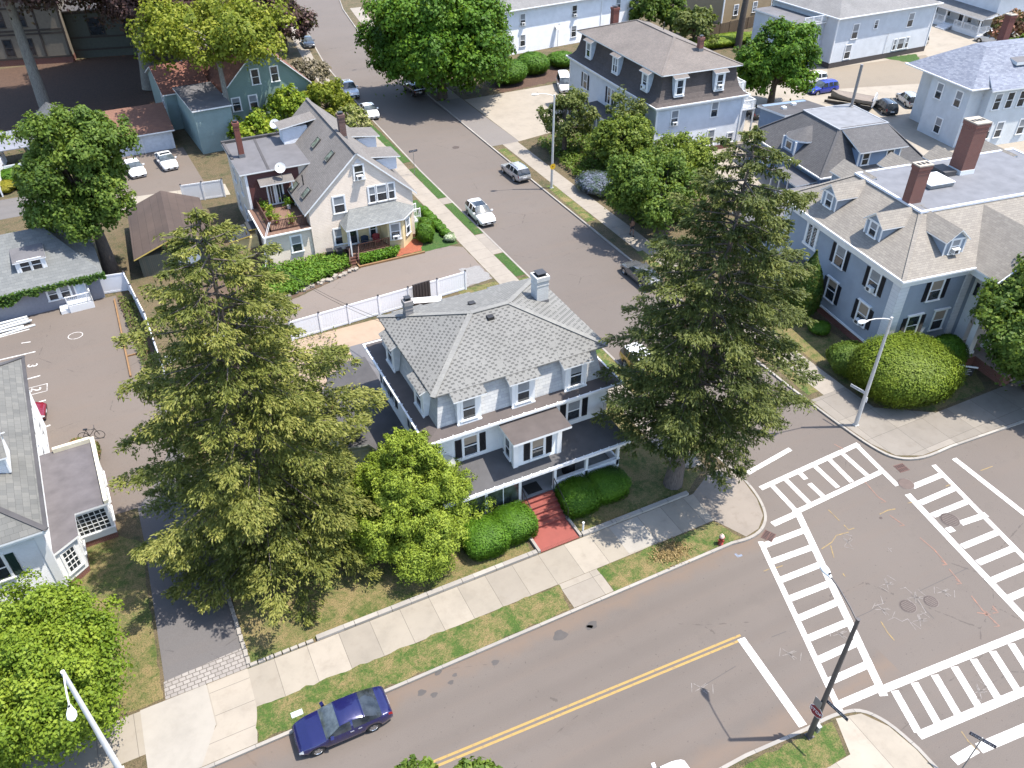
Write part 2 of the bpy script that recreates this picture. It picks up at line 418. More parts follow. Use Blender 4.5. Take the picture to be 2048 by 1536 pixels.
for ln in (nw, ne, sw):
    mb = MB(); a = offs(ln, -.012); b = offs(ln, .16)
    for i in range(len(ln) - 1):
        mb.add([(*a[i], 0), (*a[i + 1], 0), (*a[i + 1], .137), (*a[i], .137), (*b[i], .137), (*b[i + 1], .137), (*b[i], .1), (*b[i + 1], .1)],
               [(0, 1, 2, 3), (3, 2, 5, 4), (4, 5, 7, 6)])
    mb.build('kerb', KERBM, kind='structure')

# north-west block: pavements, verges, lawn, drives
sheet('sidewalk', [(-200, 25.2), (26.4, 25.15), (26.6, 27.55), (-200, 27.6)], .126, SLABX)
sheet('fresh_sidewalk_slab', [(20.3, 25.25), (22.28, 25.2), (22.36, 27.5), (20.34, 27.5)], .131, CONCW)
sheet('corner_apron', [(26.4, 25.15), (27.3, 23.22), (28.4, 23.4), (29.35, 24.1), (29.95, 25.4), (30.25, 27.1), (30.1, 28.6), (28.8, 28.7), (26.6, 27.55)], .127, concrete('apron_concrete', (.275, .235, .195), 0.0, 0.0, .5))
sheet('grass_verge', jag([(-1.75, 23.42), (15.2, 23.34), (15.55, 25.1), (-1.4, 25.25)], .09), .131, VERGE)
sheet('grass_verge', jag([(18.05, 23.34), (26.4, 23.3), (27.0, 23.3), (26.3, 25.1), (18.0, 25.1)], .09, .35, 3), .131, VERGE)
sheet('verge_walk', rect(15.5, 23.36, 18.05, 25.13), .1265, concrete('verge_walk_concrete', (.34, .30, .25), 2.5, 1.9))
sheet('driveway_apron', [(-5.9, 23.36), (-1.78, 23.36), (-1.4, 25.2), (-1.35, 27.6), (-3.35, 27.6), (-3.3, 25.2), (-4.3, 23.9)], .130, concrete('apron_slab', (.37, .325, .265), 0.0, 1.35))
sheet('driveway_apron', [(-6.6, 23.36), (-4.35, 23.36), (-3.36, 25.2), (-3.4, 27.62), (-6.55, 27.6)], .132, CONCW)
sheet('cobble_apron', [(-5.35, 27.64), (-1.2, 27.62), (-1.3, 28.95), (-5.3, 28.7)], .134, brickm('granite_setts', (.42, .385, .35), (.31, .28, .255), (.13, .11, .095), .34, .24, .025))
sheet('driveway', [(-5.25, 28.7), (-1.35, 28.95), (-1.55, 43), (-1.9, 52.5), (-5.1, 52.5), (-5.0, 39)], .129, ASPHD)
sheet('parking_lot', [(-60, 43), (-5.0, 42), (-3.9, 43.5), (-2.4, 47), (-2.5, 52), (-2.7, 56), (-3.7, 69.6), (-60, 68.5)], .133, ASPH2)
sheet('garden_bed', jag([(-3.65, 69), (-2.75, 56.5), (-1.9, 56.5), (-1.85, 62), (-2.5, 69.4)], .05), .137, DIRT)
sheet('lawn', jag([(-1.15, 27.8), (15.3, 27.85), (15.3, 31.2), (11.5, 33), (8, 45), (-1.2, 50)], .04), .132, LAWN)
sheet('lawn', jag([(18.5, 27.85), (26.4, 27.8), (28.3, 29.0), (27.0, 30), (26.9, 57), (23.2, 57), (23, 31.2), (18.5, 31.2)], .05, .35, 4), .132, LAWN)
sheet('lawn', jag([(-60, 27.75), (-5.45, 27.75), (-5.2, 39), (-8, 42), (-60, 42)], .06), .131, LAWN)
sheet('sidewalk', [(27.1, 30), (28.85, 29.2), (28.85, 84), (29.4, 105), (30.7, 128), (34.8, 160), (33, 160), (29, 128), (27.5, 105), (26.9, 84)], .127, SLABY)
for k, (ya, yb) in enumerate(((30.5, 56.5), (57.0, 61.5), (66, 73.6), (75.3, 84), (86, 100))):
    sheet('grass_verge', jag([(28.9, ya), (29.85, ya), (29.83, yb), (28.9, yb)], .05, .35, k), .131, LUSH if k else VERGE)
sheet('verge_slab', rect(28.86, 61.6, 29.84, 65.9), .128, CONC); sheet('verge_slab', rect(28.86, 73.7, 29.84, 75.2), .128, CONC)
sheet('concrete_yard', [(7.4, 43.2), (11, 43.2), (23, 43.2), (23.2, 56), (7, 55.8)], .135, concrete('tan_yard_concrete', (.38, .285, .205), 0.0, 0.0, .35))
sheet('neighbour_driveway', jag([(3, 57.1), (24.4, 57.3), (26.9, 57.6), (26.9, 64.2), (25.8, 65), (17.4, 64.9), (10.4, 62.2), (3, 60.4)], .05), .134, asphalt('old_drive_asphalt', (.20, .165, .14), .25))
sheet('gravel_strip', jag([(23.9, 57.3), (26.8, 57.6), (26.8, 60.2), (24.8, 60.5)], .15), .138, plain('grey_gravel', (.30, .29, .28), .95, 0.0, .45, 12))
sheet('planted_bed', jag([(3, 60.6), (10.4, 62.4), (16.6, 64.6), (16.8, 68), (3, 68)], .08), .138, DIRT)
sheet('neighbour_lawn', jag([(22, 64.9), (26.8, 65.1), (26.8, 76), (24, 76), (23.8, 70), (22, 67.3)], .06), .136, LUSH)
sheet('red_mulch_bed', jag([(20.6, 65.3), (23.1, 65.3), (24.0, 67.6), (22.2, 68.0), (20.8, 66.9)], .12), .141, REDM)
sheet('footpath', [(-4, 87.6), (9.4, 86.2), (9.4, 89.3), (-4, 90.6)], .132, concrete('rear_walk_concrete', (.40, .355, .29), 2.2, 0.0))
sheet('garage_driveway', [(-1.6, 90.3), (7.5, 89.5), (7, 102.4), (-1.2, 102.4)], .129, ASPH2)
sheet('lane', [(-60, 89.5), (-6.5, 90.6), (-6.5, 95.6), (-60, 96)], .130, asphalt('rear_lane_asphalt', (.16, .15, .145)))
sheet('mansion_yard', [(-60, 113), (9, 113), (12, 147), (-60, 147)], .129, MULCH)

# north-east block
sheet('sidewalk', [(41.3, 28.4), (43.4, 31.5), (43.45, 50), (43.6, 76), (44.2, 112), (45.6, 141.7), (48.2, 160), (46, 160), (43.5, 141.7), (42.1, 112), (41.6, 76), (41.3, 50)], .127, SLABY)
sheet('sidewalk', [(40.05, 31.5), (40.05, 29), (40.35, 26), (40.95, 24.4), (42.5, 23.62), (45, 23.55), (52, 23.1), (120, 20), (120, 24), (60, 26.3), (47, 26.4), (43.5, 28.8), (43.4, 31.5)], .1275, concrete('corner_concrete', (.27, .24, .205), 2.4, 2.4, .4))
for k, (ya, yb) in enumerate(((32, 56), (63.5, 73.0), (78.2, 84.8), (112, 122), (124, 140))):
    x = 40.25 + max(0, ya - 100) * .05
    sheet('grass_verge', jag([(x, ya), (x + 1.05, ya), (x + 1.15 + (yb - ya) * .02, yb), (x + .1 + (yb - ya) * .03, yb)], .06, .35, k + 20), .131, VERGE)
sheet('lot_crossing', rect(40.35, 86, 44.0, 104), .1295, asphalt('patched_asphalt', (.20, .18, .165)))
sheet('gravel_lot', [(44.0, 86), (55, 88), (62, 96), (61, 103.5), (44.2, 103)], .132, CONCB)
sheet('parking_lot', [(57.5, 58), (96, 52), (170, 70), (170, 118), (112, 118), (100, 100), (84, 96), (70, 98), (68, 74), (57, 73)], .129, CONCB)
sheet('old_asphalt_lot', [(92, 84), (113, 78), (118, 90), (99, 91.5)], .134, asphalt('weathered_lot_asphalt', (.25, .21, .16), .2))
sheet('lot_grass_patch', jag([(110.4, 92), (113.5, 86.5), (117, 91)], .2), .139, LUSH)
sheet('mulch_bed', jag([(50, 103.3), (62, 105), (63, 110), (50, 108)], .2), .131, MULCH)
sheet('lawn', jag([(43.7, 29.2), (47, 26.6), (52.5, 26.7), (55.5, 31.5), (47.9, 34.2), (47.5, 46), (43.7, 46)], .06), .131, LAWN)
# south-west block
sheet('sidewalk', [(-60, 8.0), (21.5, 7.6), (25.8, 7.0), (25.85, 9.2), (25.6, 10.6), (24.9, 11.7), (23.6, 12.05), (22.9, 10.4), (-60, 10.6)], .127, concrete('south_walk_concrete', (.36, .315, .255), 2.2, 0.0))
sheet('sidewalk', [(21.5, 7.6), (25.8, 7.0), (25.8, -20), (22, -20)], .128, SLABY)
sheet('grass_verge', jag([(12, 10.6), (22.7, 10.45), (23.3, 12.0), (12, 12.5)], .08), .131, VERGE)

# paint on the road
def worn(name, col, wear=.3, under=(.095, .08, .07)):
    s = NT(name); n = s.noise(3.2, detail=6, rough=.75); f = s.noise(22, detail=2)
    c = s.mix(s.ramp(s.math('ADD', n, s.math('MULTIPLY', f, .25)), [(.70 - wear * .2, (0, 0, 0)), (.84 - wear * .1, (.8, .8, .8))]), col, under)
    s.P(Base_Color=c, Roughness=.75); return s.m
WPAINT = worn('white_road_paint', (.50, .485, .46), .32); YPAINT = worn('yellow_road_paint', (.27, .175, .05), .2)
_zc = [0]
def pxr(mb, a, b, w, z=.004):
    _zc[0] += 1; ribbon(mb, [g(*a), g(*b)], w, .004 + (_zc[0] % 16) * .0003)
C = lambda x, y: (1400 + x / 2.239, 850 + y / 2.239)
# west crosswalk
mb = MB(); pxr(mb, (1521, 1083), (1683, 1428), .32); pxr(mb, (1594, 1022), (1768, 1392), .42)
for a, b in (((325, 445), (440, 393)), ((285, 540), (470, 470)), ((322, 612), (508, 545)), ((362, 694), (545, 622)), ((402, 778), (585, 707)), ((444, 865), (622, 790)), ((488, 955), (664, 882)), ((532, 1052), (708, 972)), ((580, 1148), (752, 1072)), ((610, 1258), (812, 1172))):
    pxr(mb, C(*a), C(*b), .40, .0052)
mb.build('crosswalk', WPAINT, kind='structure')
mb = MB(); pxr(mb, (1521, 977), (1717, 888), .36); pxr(mb, (1588, 1026), (1768, 941), .34)
for a, b in (((320, 268), (430, 385)), ((385, 245), (490, 350)), ((445, 212), (475, 243)), ((490, 262), (550, 318)), ((510, 180), (618, 280)), ((575, 150), (680, 255)), ((635, 125), (748, 225)), ((700, 90), (885, 272))):
    pxr(mb, C(*a), C(*b), .34, .0052)
mb.build('crosswalk', WPAINT, kind='structure')
D = lambda x, y: (1740 + x / 4.799, 880 + y / 4.799)
mb = MB(); pxr(mb, D(610, 240), D(1530, 1180), .34); pxr(mb, D(360, 520), D(1600, 1830), .42)
for a, b in (((405, 450), (700, 330)), ((480, 605), (830, 455)), ((600, 725), (960, 580)), ((870, 800), (1120, 715)), ((740, 870), (800, 850)), ((885, 1025), (1250, 875)), ((1035, 1180), (1400, 1030)), ((1180, 1345), (1560, 1185)), ((1330, 1520), (1720, 1350)), ((1480, 1690), (1880, 1520))):
    pxr(mb, D(*a), D(*b), .40, .0052)
mb.build('crosswalk', WPAINT, kind='structure')
E_ = lambda x, y: (1600 + x / 4.571, 1200 + y / 4.571)
mb = MB(); pxr(mb, E_(740, 825), E_(2600, 80), .40); pxr(mb, E_(1085, 1240), E_(2700, 560), .42)
for a, b in (((865, 830), (1080, 1210)), ((1045, 755), (1260, 1130)), ((1230, 685), (1450, 1060)), ((1410, 610), (1635, 980)), ((1585, 540), (1810, 900)), ((1760, 468), (1990, 830)), ((1930, 400), (2160, 760)), ((2100, 330), (2330, 690))):
    pxr(mb, E_(*a), E_(*b), .40, .0052)
mb.build('crosswalk', WPAINT, kind='structure')
mb = MB(); pxr(mb, (1482, 1277), (1606, 1452), .45); mb.build('stop_line', WPAINT, kind='structure')
mb = MB(); pxr(mb, (1494, 947), (1581, 898), .34); mb.build('stop_line', WPAINT, kind='structure')
mb = MB(); pxr(mb, (1908, 917), (2052, 1030), .40); mb.build('stop_line', WPAINT, kind='structure')
mb = MB(); pxr(mb, (1908, 1522), (1952, 1497), .45); pxr(mb, (1958, 1497), (2140, 1420), .5); mb.build('stop_line', WPAINT, kind='structure')
mb = MB()
for d in (-.13, .13):
    a = g(1484, 1274); b = g(890, 1536); ribbon(mb, [(a[0], a[1] + d), (b[0] - 40, b[1] + d + 2.5)], .13, .004)
mb.build('centre_line', YPAINT, kind='structure')
# parking bay lines and numbers on the left lot
mb = MB()
for a, b in (((-2, 678), (60, 661)), ((0, 723), (72, 706)), ((30, 768), (82, 754)), ((60, 813), (93, 803)), ((66, 866), (102, 853))):
    ribbon(mb, [g(*a), g(*b)], .13, .139)
q = g(74, 783); ribbon(mb, [(q[0] - .75, q[1] - .45), (q[0] + .7, q[1] - .45), (q[0] + .75, q[1] + .5), (q[0] - .7, q[1] + .5), (q[0] - .75, q[1] - .45)], .05, .139)
q = g(152, 674); ribbon(mb, [(q[0] + .55 * math.cos(a), q[1] + .5 * math.sin(a)) for a in np.linspace(0, 6.283, 15)], .05, .139)
mb.build('parking_bay_lines', WPAINT, kind='structure')
for t, px in (('1', (52, 688)), ('3', (65, 734)), ('2', (72, 782))):
    q = g(*px); o = link('painted_bay_number', text_mesh(t, 1.0, WPAINT, .001), None, (q[0], q[1], .139), R(-100)); o['kind'] = 'structure'
# utility survey marks
def hourglass(mb, px, a, s=.62):
    c = Vector(g(*px)); M = Matrix.Rotation(a, 2)
    def L(*p): ribbon(mb, [tuple(c + M @ Vector((x * s, y * s))) for x, y in p], .032, .0095)
    L((-.7, .45), (.45, -.25)); L((-.7, -.25), (.45, .45)); L((.25, -.4), (-.25, .1), (.3, .5)); L((-.05, -.25), (.15, -.1), (-.05, .05), (.15, .2))
    L((-.95, -.35), (-.85, .5)); L((.75, -.4), (.85, .45))
mb = MB()
for px, a in (((1697, 1082), .9), ((1777, 1167), .4), ((1835, 1195), .2), ((1768, 1222), -1.0), ((1843, 1240), .3), ((1890, 1185), -.7), ((1683, 1270), -.7), ((1582, 1310), -.7), ((1406, 1378), -.5), ((1962, 1382), .4)): hourglass(mb, px, a)
F = lambda x, y: (1400 + x / 2.239, 850 + y / 2.239)
for ln in (((895, 735), (920, 728), (950, 755)), ((960, 755), (1012, 840), (985, 850)), ((780, 810), (820, 800), (808, 765)), ((840, 875), (870, 862), (905, 880), (930, 868), (968, 920)), ((840, 548), (858, 568)), ((842, 562), (858, 552))):
    ribbon(mb, [g(*F(*p)) for p in ln], .034, .0095)
mb.build('utility_marking', worn('white_survey_paint', (.24, .22, .205), 1.2), kind='structure')
mb = MB()
for ln in (((735, 250), (795, 320), (832, 345)), ((850, 405), (915, 450)), ((985, 505), (1050, 560), (1105, 625)), ((1115, 645), (1170, 710)), ((1215, 765), (1265, 830), (1340, 900)), ((1310, 810), (1335, 840)), ((1240, 840), (1300, 850)), ((600, 85), (645, 110))):
    ribbon(mb, [g(*F(*p)) for p in ln], .07, .0095); q = g(*F(*ln[-1])); ribbon(mb, [(q[0] - .3, q[1] + .1), q, (q[0] - .05, q[1] + .35)], .045, .0099)
mb.build('utility_marking', worn('orange_survey_paint', (.27, .12, .075), 1.3), kind='structure')
mb = MB()
for ln in (((575, 380), (600, 405), (625, 430)), ((805, 400), (840, 382), (875, 376)), ((645, 448), (665, 470), (690, 462)), ((545, 555), (590, 525), (610, 495), (665, 480)), ((585, 540), (600, 595)), ((810, 880), (840, 930), (870, 965)), ((285, 655), (310, 645)), ((340, 640), (370, 630)), ((930, 350), (950, 346)), ((1170, 1372), (1200, 1415), (1240, 1455)), ((1100, 275), (1130, 262)), ((1255, 205), (1310, 185)), ((640, 665), (650, 680))):
    ribbon(mb, [g(*F(*p)) for p in ln], .055, .0095)
mb.build('utility_marking', worn('yellow_survey_paint', (.29, .195, .055), 1.0), kind='structure')
mb = MB(); ribbon(mb, [g(1470, 1107), g(1476, 1113), g(1484, 1110)], .14, .0095); mb.build('utility_marking', worn('blue_survey_paint', (.16, .2, .27), 1.0), kind='structure')
# tar seams and oil spots
TAR = plain('tar_seam', (.06, .055, .05), .8)
mb = MB()
for ln in (((700, 862), (760, 835), (830, 790)), ((945, 760), (1050, 870)), ((980, 745), (1200, 640)), ((320, 950), (385, 925)), ((20, 1165), (160, 1080))):
    pts = [g(*F(*p)) for p in ln]; ribbon(mb, pts, .035, .0058)
for px, w in (((845, 1348), .25), ((875, 1345), .2), ((843, 1385), .22), ((868, 1390), .18), ((902, 1365), .15), ((910, 1350), .13), ((990, 1325), .2), ((1120, 1270), .4), ((1280, 710), .3), ((1185, 1250), .3), ((1178, 1255), .2)):
    q = g(*px); mb.poly([(q[0] + w * (1 + .3 * math.sin(3 * a + w * 40)) * math.cos(a), q[1] + w * .8 * math.sin(a), .0058) for a in np.linspace(0, 6.283, 13)[:-1]])
mb.build('tar_stain', plain('oil_stain', (.085, .075, .07), .7), kind='structure')

# ------------------------------------------------------------------ building kit
ROLL = plain('brown_roll_roofing', (.115, .095, .088), .9, 0.0, .2, 1.2)
FLATG = plain('grey_membrane_roof', (.155, .15, .158), .85, 0.0, .22, .7)
FLATD = plain('dark_membrane_roof', (.085, .08, .082), .85, 0.0, .3, .8)
BRICK = brickm('red_brick', (.28, .075, .05), (.2, .055, .04), (.33, .27, .23))
SHUT = plain('black_shutter_paint', (.016, .017, .022), .45)
SHUTB = plain('navy_shutter_paint', (.012, .018, .05), .45)
BROWNW = planks('brown_deck_boards', (.20, .11, .075), (.27, .16, .11))
BROWNR = plain('brown_rail_paint', (.105, .045, .032), .55)
FACE = {'S': 0.0, 'W': -math.pi / 2, 'E': math.pi / 2, 'N': math.pi}
_wm = {}
def win_frame(w, h, cols, trim, mid=True, hood=False):
    k = ('f', w, h, cols, trim.name, mid, hood)
    if k in _wm: return _wm[k]
    mb = MB(); t = .11
    mb.box(-w / 2 - t, -.055, -.02, -w / 2, 0, h + .14); mb.box(w / 2, -.055, -.02, w / 2 + t, 0, h + .14)
    mb.box(-w / 2 - t - .05, -.11, -.11, w / 2 + t + .05, 0, -.02); mb.box(-w / 2, -.052, h, w / 2, 0, h + .14)
    if hood: mb.box(-w / 2 - t - .1, -.16, h + .142, w / 2 + t + .1, 0, h + .24)
    if mid: mb.box(-w / 2, -.042, h * .5 - .03, w / 2, -.012, h * .5 + .03)
    mb.box(-w / 2, -.04, -.02, -w / 2 + .045, -.012, h); mb.box(w / 2 - .045, -.04, -.02, w / 2, -.012, h)
    for i in range(1, cols): x = -w / 2 + w * i / cols; mb.box(x - .022, -.036, 0, x + .022, -.012, h)
    if cols >= 3:
        for i in range(1, 4 if cols < 5 else 5): z = h * i / (4 if cols < 5 else 5); mb.box(-w / 2, -.034, z - .02, w / 2, -.012, z + .02)
    _wm[k] = mb.mesh('window', trim); return _wm[k]
def win_pane(w, h, fr, bl):
    k = ('p', w, h, fr, bl.name)
    if k in _wm: return _wm[k]
    mb = MB(); s = h * (1 - fr)
    if fr < 1: mb.add([(-w / 2, -.014, 0), (w / 2, -.014, 0), (w / 2, -.014, s), (-w / 2, -.014, s)], [(0, 1, 2, 3)], 0)
    if fr > 0: mb.add([(-w / 2, -.014, s), (w / 2, -.014, s), (w / 2, -.014, h), (-w / 2, -.014, h)], [(0, 1, 2, 3)], 1)
    _wm[k] = mb.mesh('pane', [GLASS, bl]); return _wm[k]
def shutter_mesh(h, m):
    k = ('s', h, m.name)
    if k in _wm: return _wm[k]
    mb = MB(); mb.box(-.2, -.045, 0, .2, -.005, h)
    n = int(h / .09)
    for i in range(n):
        z = .05 + i * (h - .1) / n
        mb.cbox(0, -.05, z + .03, .32, .012, .06, 0, 0, .5)
    _wm[k] = mb.mesh('shutter', m); return _wm[k]
def ac_mesh():
    if 'ac' in _wm: return _wm['ac']
    mb = MB(); mb.box(-.3, -.34, .02, .3, 0, .4); mb.box(-.22, -.344, .08, .1, -.34, .34, 1)
    for i in range(5): mb.box(-.302, -.36 + i * .07, .1, -.3, -.33 + i * .07, .34, 1)
    _wm['ac'] = mb.mesh('air_conditioner', [plain('ac_white', (.66, .66, .64), .5), plain('ac_grille', (.06, .06, .06), .7)]); return _wm['ac']
class House:
    def __init__(s, name, label, cat='house', loc=(0, 0, 0), rz=0.0, world=False, group=None):
        s.root = thing(name, label, cat, (loc[0], loc[1], loc[2] if len(loc) > 2 else 0), rz, group)
        s.off = (loc[0], loc[1], 0) if world else (0, 0, 0); s.k = 0
    def part(s, mb, name, mats, label=None):
        o = mb.build(name, mats, s.root, s.off)
        if label: o['label'] = label
        return o
    def win(s, x, y, z, face='S', w=.9, h=1.5, sh=None, ac=False, cols=1, fr=None, bl=None, trim=None, mid=True, hood=False):
        a = FACE[face] if isinstance(face, str) else face; loc = (x - s.off[0], y - s.off[1], z)
        s.k += 1
        f = link('window', win_frame(w, h, cols, trim or TRIM, mid, hood), s.root, loc, a)
        fr = rnd.choice((0, .5, .5, .35, .6)) if fr is None else fr
        link('pane', win_pane(w, h, fr, bl or BLIND), f)
        M = Matrix.Rotation(a, 3, 'Z')
        if sh is not None:
            for q in (-1, 1): link('shutter', shutter_mesh(h, sh), s.root, tuple(Vector(loc) + M @ Vector((q * (w / 2 + .33), 0, 0))), a)
        if ac: link('air_conditioner', ac_mesh(), s.root, tuple(Vector(loc) + M @ Vector((0, -.03, 0))), a)
        return f
    def chimney(s, x, y, z0, z1, sx=.6, sy=.6, m=None, pots=0, flash=True):
        mb = MB(); x -= s.off[0]; y -= s.off[1]
        mb.box(x - sx / 2, y - sy / 2, z0, x + sx / 2, y + sy / 2, z1 - .28)
        mb.box(x - sx / 2 - .05, y - sy / 2 - .05, z1 - .28, x + sx / 2 + .05, y + sy / 2 + .05, z1)
        mb.box(x - sx / 2 - .02, y - sy / 2 - .02, z1 - .62, x + sx / 2 + .02, y + sy / 2 + .02, z1 - .55)
        o = mb.build('chimney', m or BRICK, s.root)
        if flash:
            mb = MB(); mb.box(x - sx / 2 - .03, y - sy / 2 - .03, z0, x + sx / 2 + .03, y + sy / 2 + .03, z0 + .42); mb.build('flashing', TRIM if pots else plain('lead_flashing', (.2, .2, .21), .5), o)
        mb = MB()
        if pots:
            mb.box(x - sx / 2 - .07, y - sy / 2 - .07, z1 + .002, x + sx / 2 + .07, y + sy / 2 + .07, z1 + .10)
            for i in range(pots):
                px = x - sx / 2 + sx * (i + .5) / pots; mb.box(px - .13, y - .2, z1 + .102, px + .13, y + .2, z1 + .108, 1)
            mb.build('chimney_cap', [concrete('cap_stone', (.5, .44, .36)), DARK], o)
        else:
            mb.box(x - sx / 2 + .08, y - sy / 2 + .08, z1 + .002, x + sx / 2 - .08, y + sy / 2 - .08, z1 + .02, 1); mb.box(x - sx * .38, y - sy * .38, z1 + .16, x + sx * .38, y + sy * .38, z1 + .2)
            for q in (-1, 1):
                for t in (-1, 1): mb.box(x + q * sx * .3 - .02, y + t * sy * .3 - .02, z1 + .02, x + q * sx * .3 + .02, y + t * sy * .3 + .02, z1 + .16)
            mb.build('chimney_cap', [plain('cap_metal', (.05, .05, .055), .5), DARK], o)
        return o
    def dish(s, p, az=200, r=.42, mast=.9):
        x, y, z = p[0] - s.off[0], p[1] - s.off[1], p[2]
        mb = MB(); d = Vector((math.sin(R(az)) * .8, math.cos(R(az)) * .8, .6)).normalized(); u = d.orthogonal().normalized(); w = d.cross(u)
        c = Vector((x, y, z + mast)); rings = [(0, 0), (.5, .03), (.85, .09), (1, .13)]; v = []
        for k, (q, e) in enumerate(rings):
            for j in range(14):
                a = 2 * math.pi * j / 14; v.append(c + (u * math.cos(a) + w * math.sin(a)) * r * max(q, .01) + d * e * r * 1.6)
        f = [(i * 14 + j, i * 14 + (j + 1) % 14, (i + 1) * 14 + (j + 1) % 14, (i + 1) * 14 + j) for i in range(3) for j in range(14)]
        mb.add(v, f, 0, True); mb.add([q - d * .02 for q in v], [t[::-1] for t in f], 0, True)
        o = mb.build('satellite_dish', plain('dish_grey', (.55, .55, .54), .4), s.root)
        mb = MB(); mb.tube([(x, y, z - .05), (x, y, z + mast * .8), tuple(c - d * .03)], .03, 6); mb.tube([tuple(c - w * r * .8), tuple(c + d * r * 1.3)], .018, 5); mb.cbox(*(c + d * r * 1.3), .1, .1, .12); mb.build('dish_mount', GALV, o)
def gable_dormer(H, x, y, z, face, w, h, L, wallm, roofm, rise=None, ww=.75, wh=1.15, ac=False, ov=.22, diamond=False):
    """gabled dormer: part with its own front, cheeks and roof; its window is a sub-part"""
    rise = rise or w * .42; mb = MB(); hw = w / 2
    mb.add([(-hw, 0, 0), (hw, 0, 0), (hw, 0, h), (0, 0, h + rise), (-hw, 0, h)], [(0, 1, 2, 3, 4)], 0)
    for q in (-1, 1):
        mb.add([(q * hw, 0, 0), (q * hw, L, 0), (q * hw, L, h), (q * hw, 0, h)], [(0, 1, 2, 3) if q > 0 else (3, 2, 1, 0)], 0)
        mb.box(q * hw - .06, -.03, 0, q * hw + .06, .02, h, 1)
        e = rise / hw * ov
        a = (0, -ov, h + rise); b = (q * (hw + ov), -ov, h - e)
        mb.plate([(a[0], a[1], a[2] + .06), (a[0], L + 1.6, a[2] + .06), (b[0], L + .4, b[2] + .06), (b[0], b[1], b[2] + .06)], .08, 2, 1)
        mb.beam((0, -.03, h + rise - .05), (q * hw, -.03, h - .04), .07, .12, 1)
    mb.box(-hw, -.05, h - .1, hw, .01, h + .02, 1)
    a = FACE[face]; o = mb.build('dormer', [wallm, TRIM, roofm], H.root)
    o.location = (x - H.off[0], y - H.off[1], z); o.rotation_euler = (0, 0, a)
    f = link('window', win_frame(ww, wh, 1, TRIM), o, (0, -.012, .22)); link('pane', win_pane(ww, wh, .5, BLIND), f)
    if ac: link('air_conditioner', ac_mesh(), o, (0, -.04, .24))
    return o
def box_dormer(H, x, y, z, face, w, h, L, cheek, roofm, front_drop=.1, ww=.8, wh=1.45, ov=.3, tab=0.0, tabz=0.0, ac=False, double=False):
    """mansard dormer with a roof flap that runs on from the upper roof"""
    mb = MB(); hw = w / 2
    mb.box(-hw, 0, 0, hw, L, h, 0); mb.box(-hw - .02, -.04, -.02, -ww / 2 - .05, .02, h, 1); mb.box(ww / 2 + .05, -.04, -.02, hw + .02, .02, h, 1)
    mb.box(-hw - .05, -.1, -.06, hw + .05, .0, .03, 1)
    if tab: mb.plate([(-hw - ov, -ov, h - .02), (hw + ov, -ov, h - .02), (hw + ov, tab, h + tabz), (-hw - ov, tab, h + tabz)], .09, 2, 1)
    a = FACE[face]; o = mb.build('dormer', [cheek, TRIM, roofm], H.root)
    o.location = (x - H.off[0], y - H.off[1], z); o.rotation_euler = (0, 0, a)
    for dx in ((-ww / 4, ww / 4) if double else (0,)):
        w2 = ww / 2 - .1 if double else ww
        f = link('window', win_frame(w2, wh, 1, TRIM), o, (dx, -.012, .25)); link('pane', win_pane(w2, wh, rnd.choice((.5, .4, 0)), BLIND), f)
    if ac: link('air_conditioner', ac_mesh(), o, (0, -.04, .27))
    return o
def ring(mb, a, b, za, zb, m=0):
    """sloping band between two axis-aligned rectangles (x0,y0,x1,y1)"""
    pa = [(a[0], a[1]), (a[2], a[1]), (a[2], a[3]), (a[0], a[3])]; pb = [(b[0], b[1]), (b[2], b[1]), (b[2], b[3]), (b[0], b[3])]
    for i in range(4):
        j = (i + 1) % 4; mb.add([(*pa[i], za), (*pa[j], za), (*pb[j], zb), (*pb[i], zb)], [(0, 1, 2, 3)], m)
def gutter(mb, a, z, m=0, w=.12, h=.14):
    x0, y0, x1, y1 = a
    mb.box(x0 - w, y0 - w, z - h, x1 + w, y0, z, m); mb.box(x0 - w, y1, z - h, x1 + w, y1 + w, z, m)
    mb.box(x0 - w, y0, z - h, x0, y1, z, m); mb.box(x1, y0, z - h, x1 + w, y1, z, m)
def hip(mb, a, z, r0, r1, zr, m=0, me=1, t=.14, axis='x'):
    """hip roof over a rectangle; ridge from r0 to r1 along the axis"""
    x0, y0, x1, y1 = a; cy = (y0 + y1) / 2; cx = (x0 + x1) / 2
    if axis == 'x': A = (r0, cy, zr); B = (r1, cy, zr)
    else: A = (cx, r0, zr); B = (cx, r1, zr)
    c = [(x0, y0, z), (x1, y0, z), (x1, y1, z), (x0, y1, z)]
    if axis == 'x': fs = [[c[0], c[1], B, A], [c[1], c[2], B], [c[2], c[3], A, B], [c[3], c[0], A]]
    else: fs = [[c[0], c[1], A], [c[1], c[2], B, A], [c[2], c[3], B], [c[3], c[0], A, B]]
    for f in fs: mb.poly(f, m)
    lo = [(p[0], p[1], p[2] - t) for p in c]
    for i in range(4): j = (i + 1) % 4; mb.add([lo[i], lo[j], c[j], c[i]], [(0, 1, 2, 3)], me)
    mb.poly(lo[::-1], me); return c, A, B
def caps(H, lines, mat, w=.34):
    for p, q in lines: mb = MB(); mb.beam((p[0], p[1], p[2] + .015), (q[0], q[1], q[2] + .015), w, .05); H.part(mb, 'ridge_cap', mat)
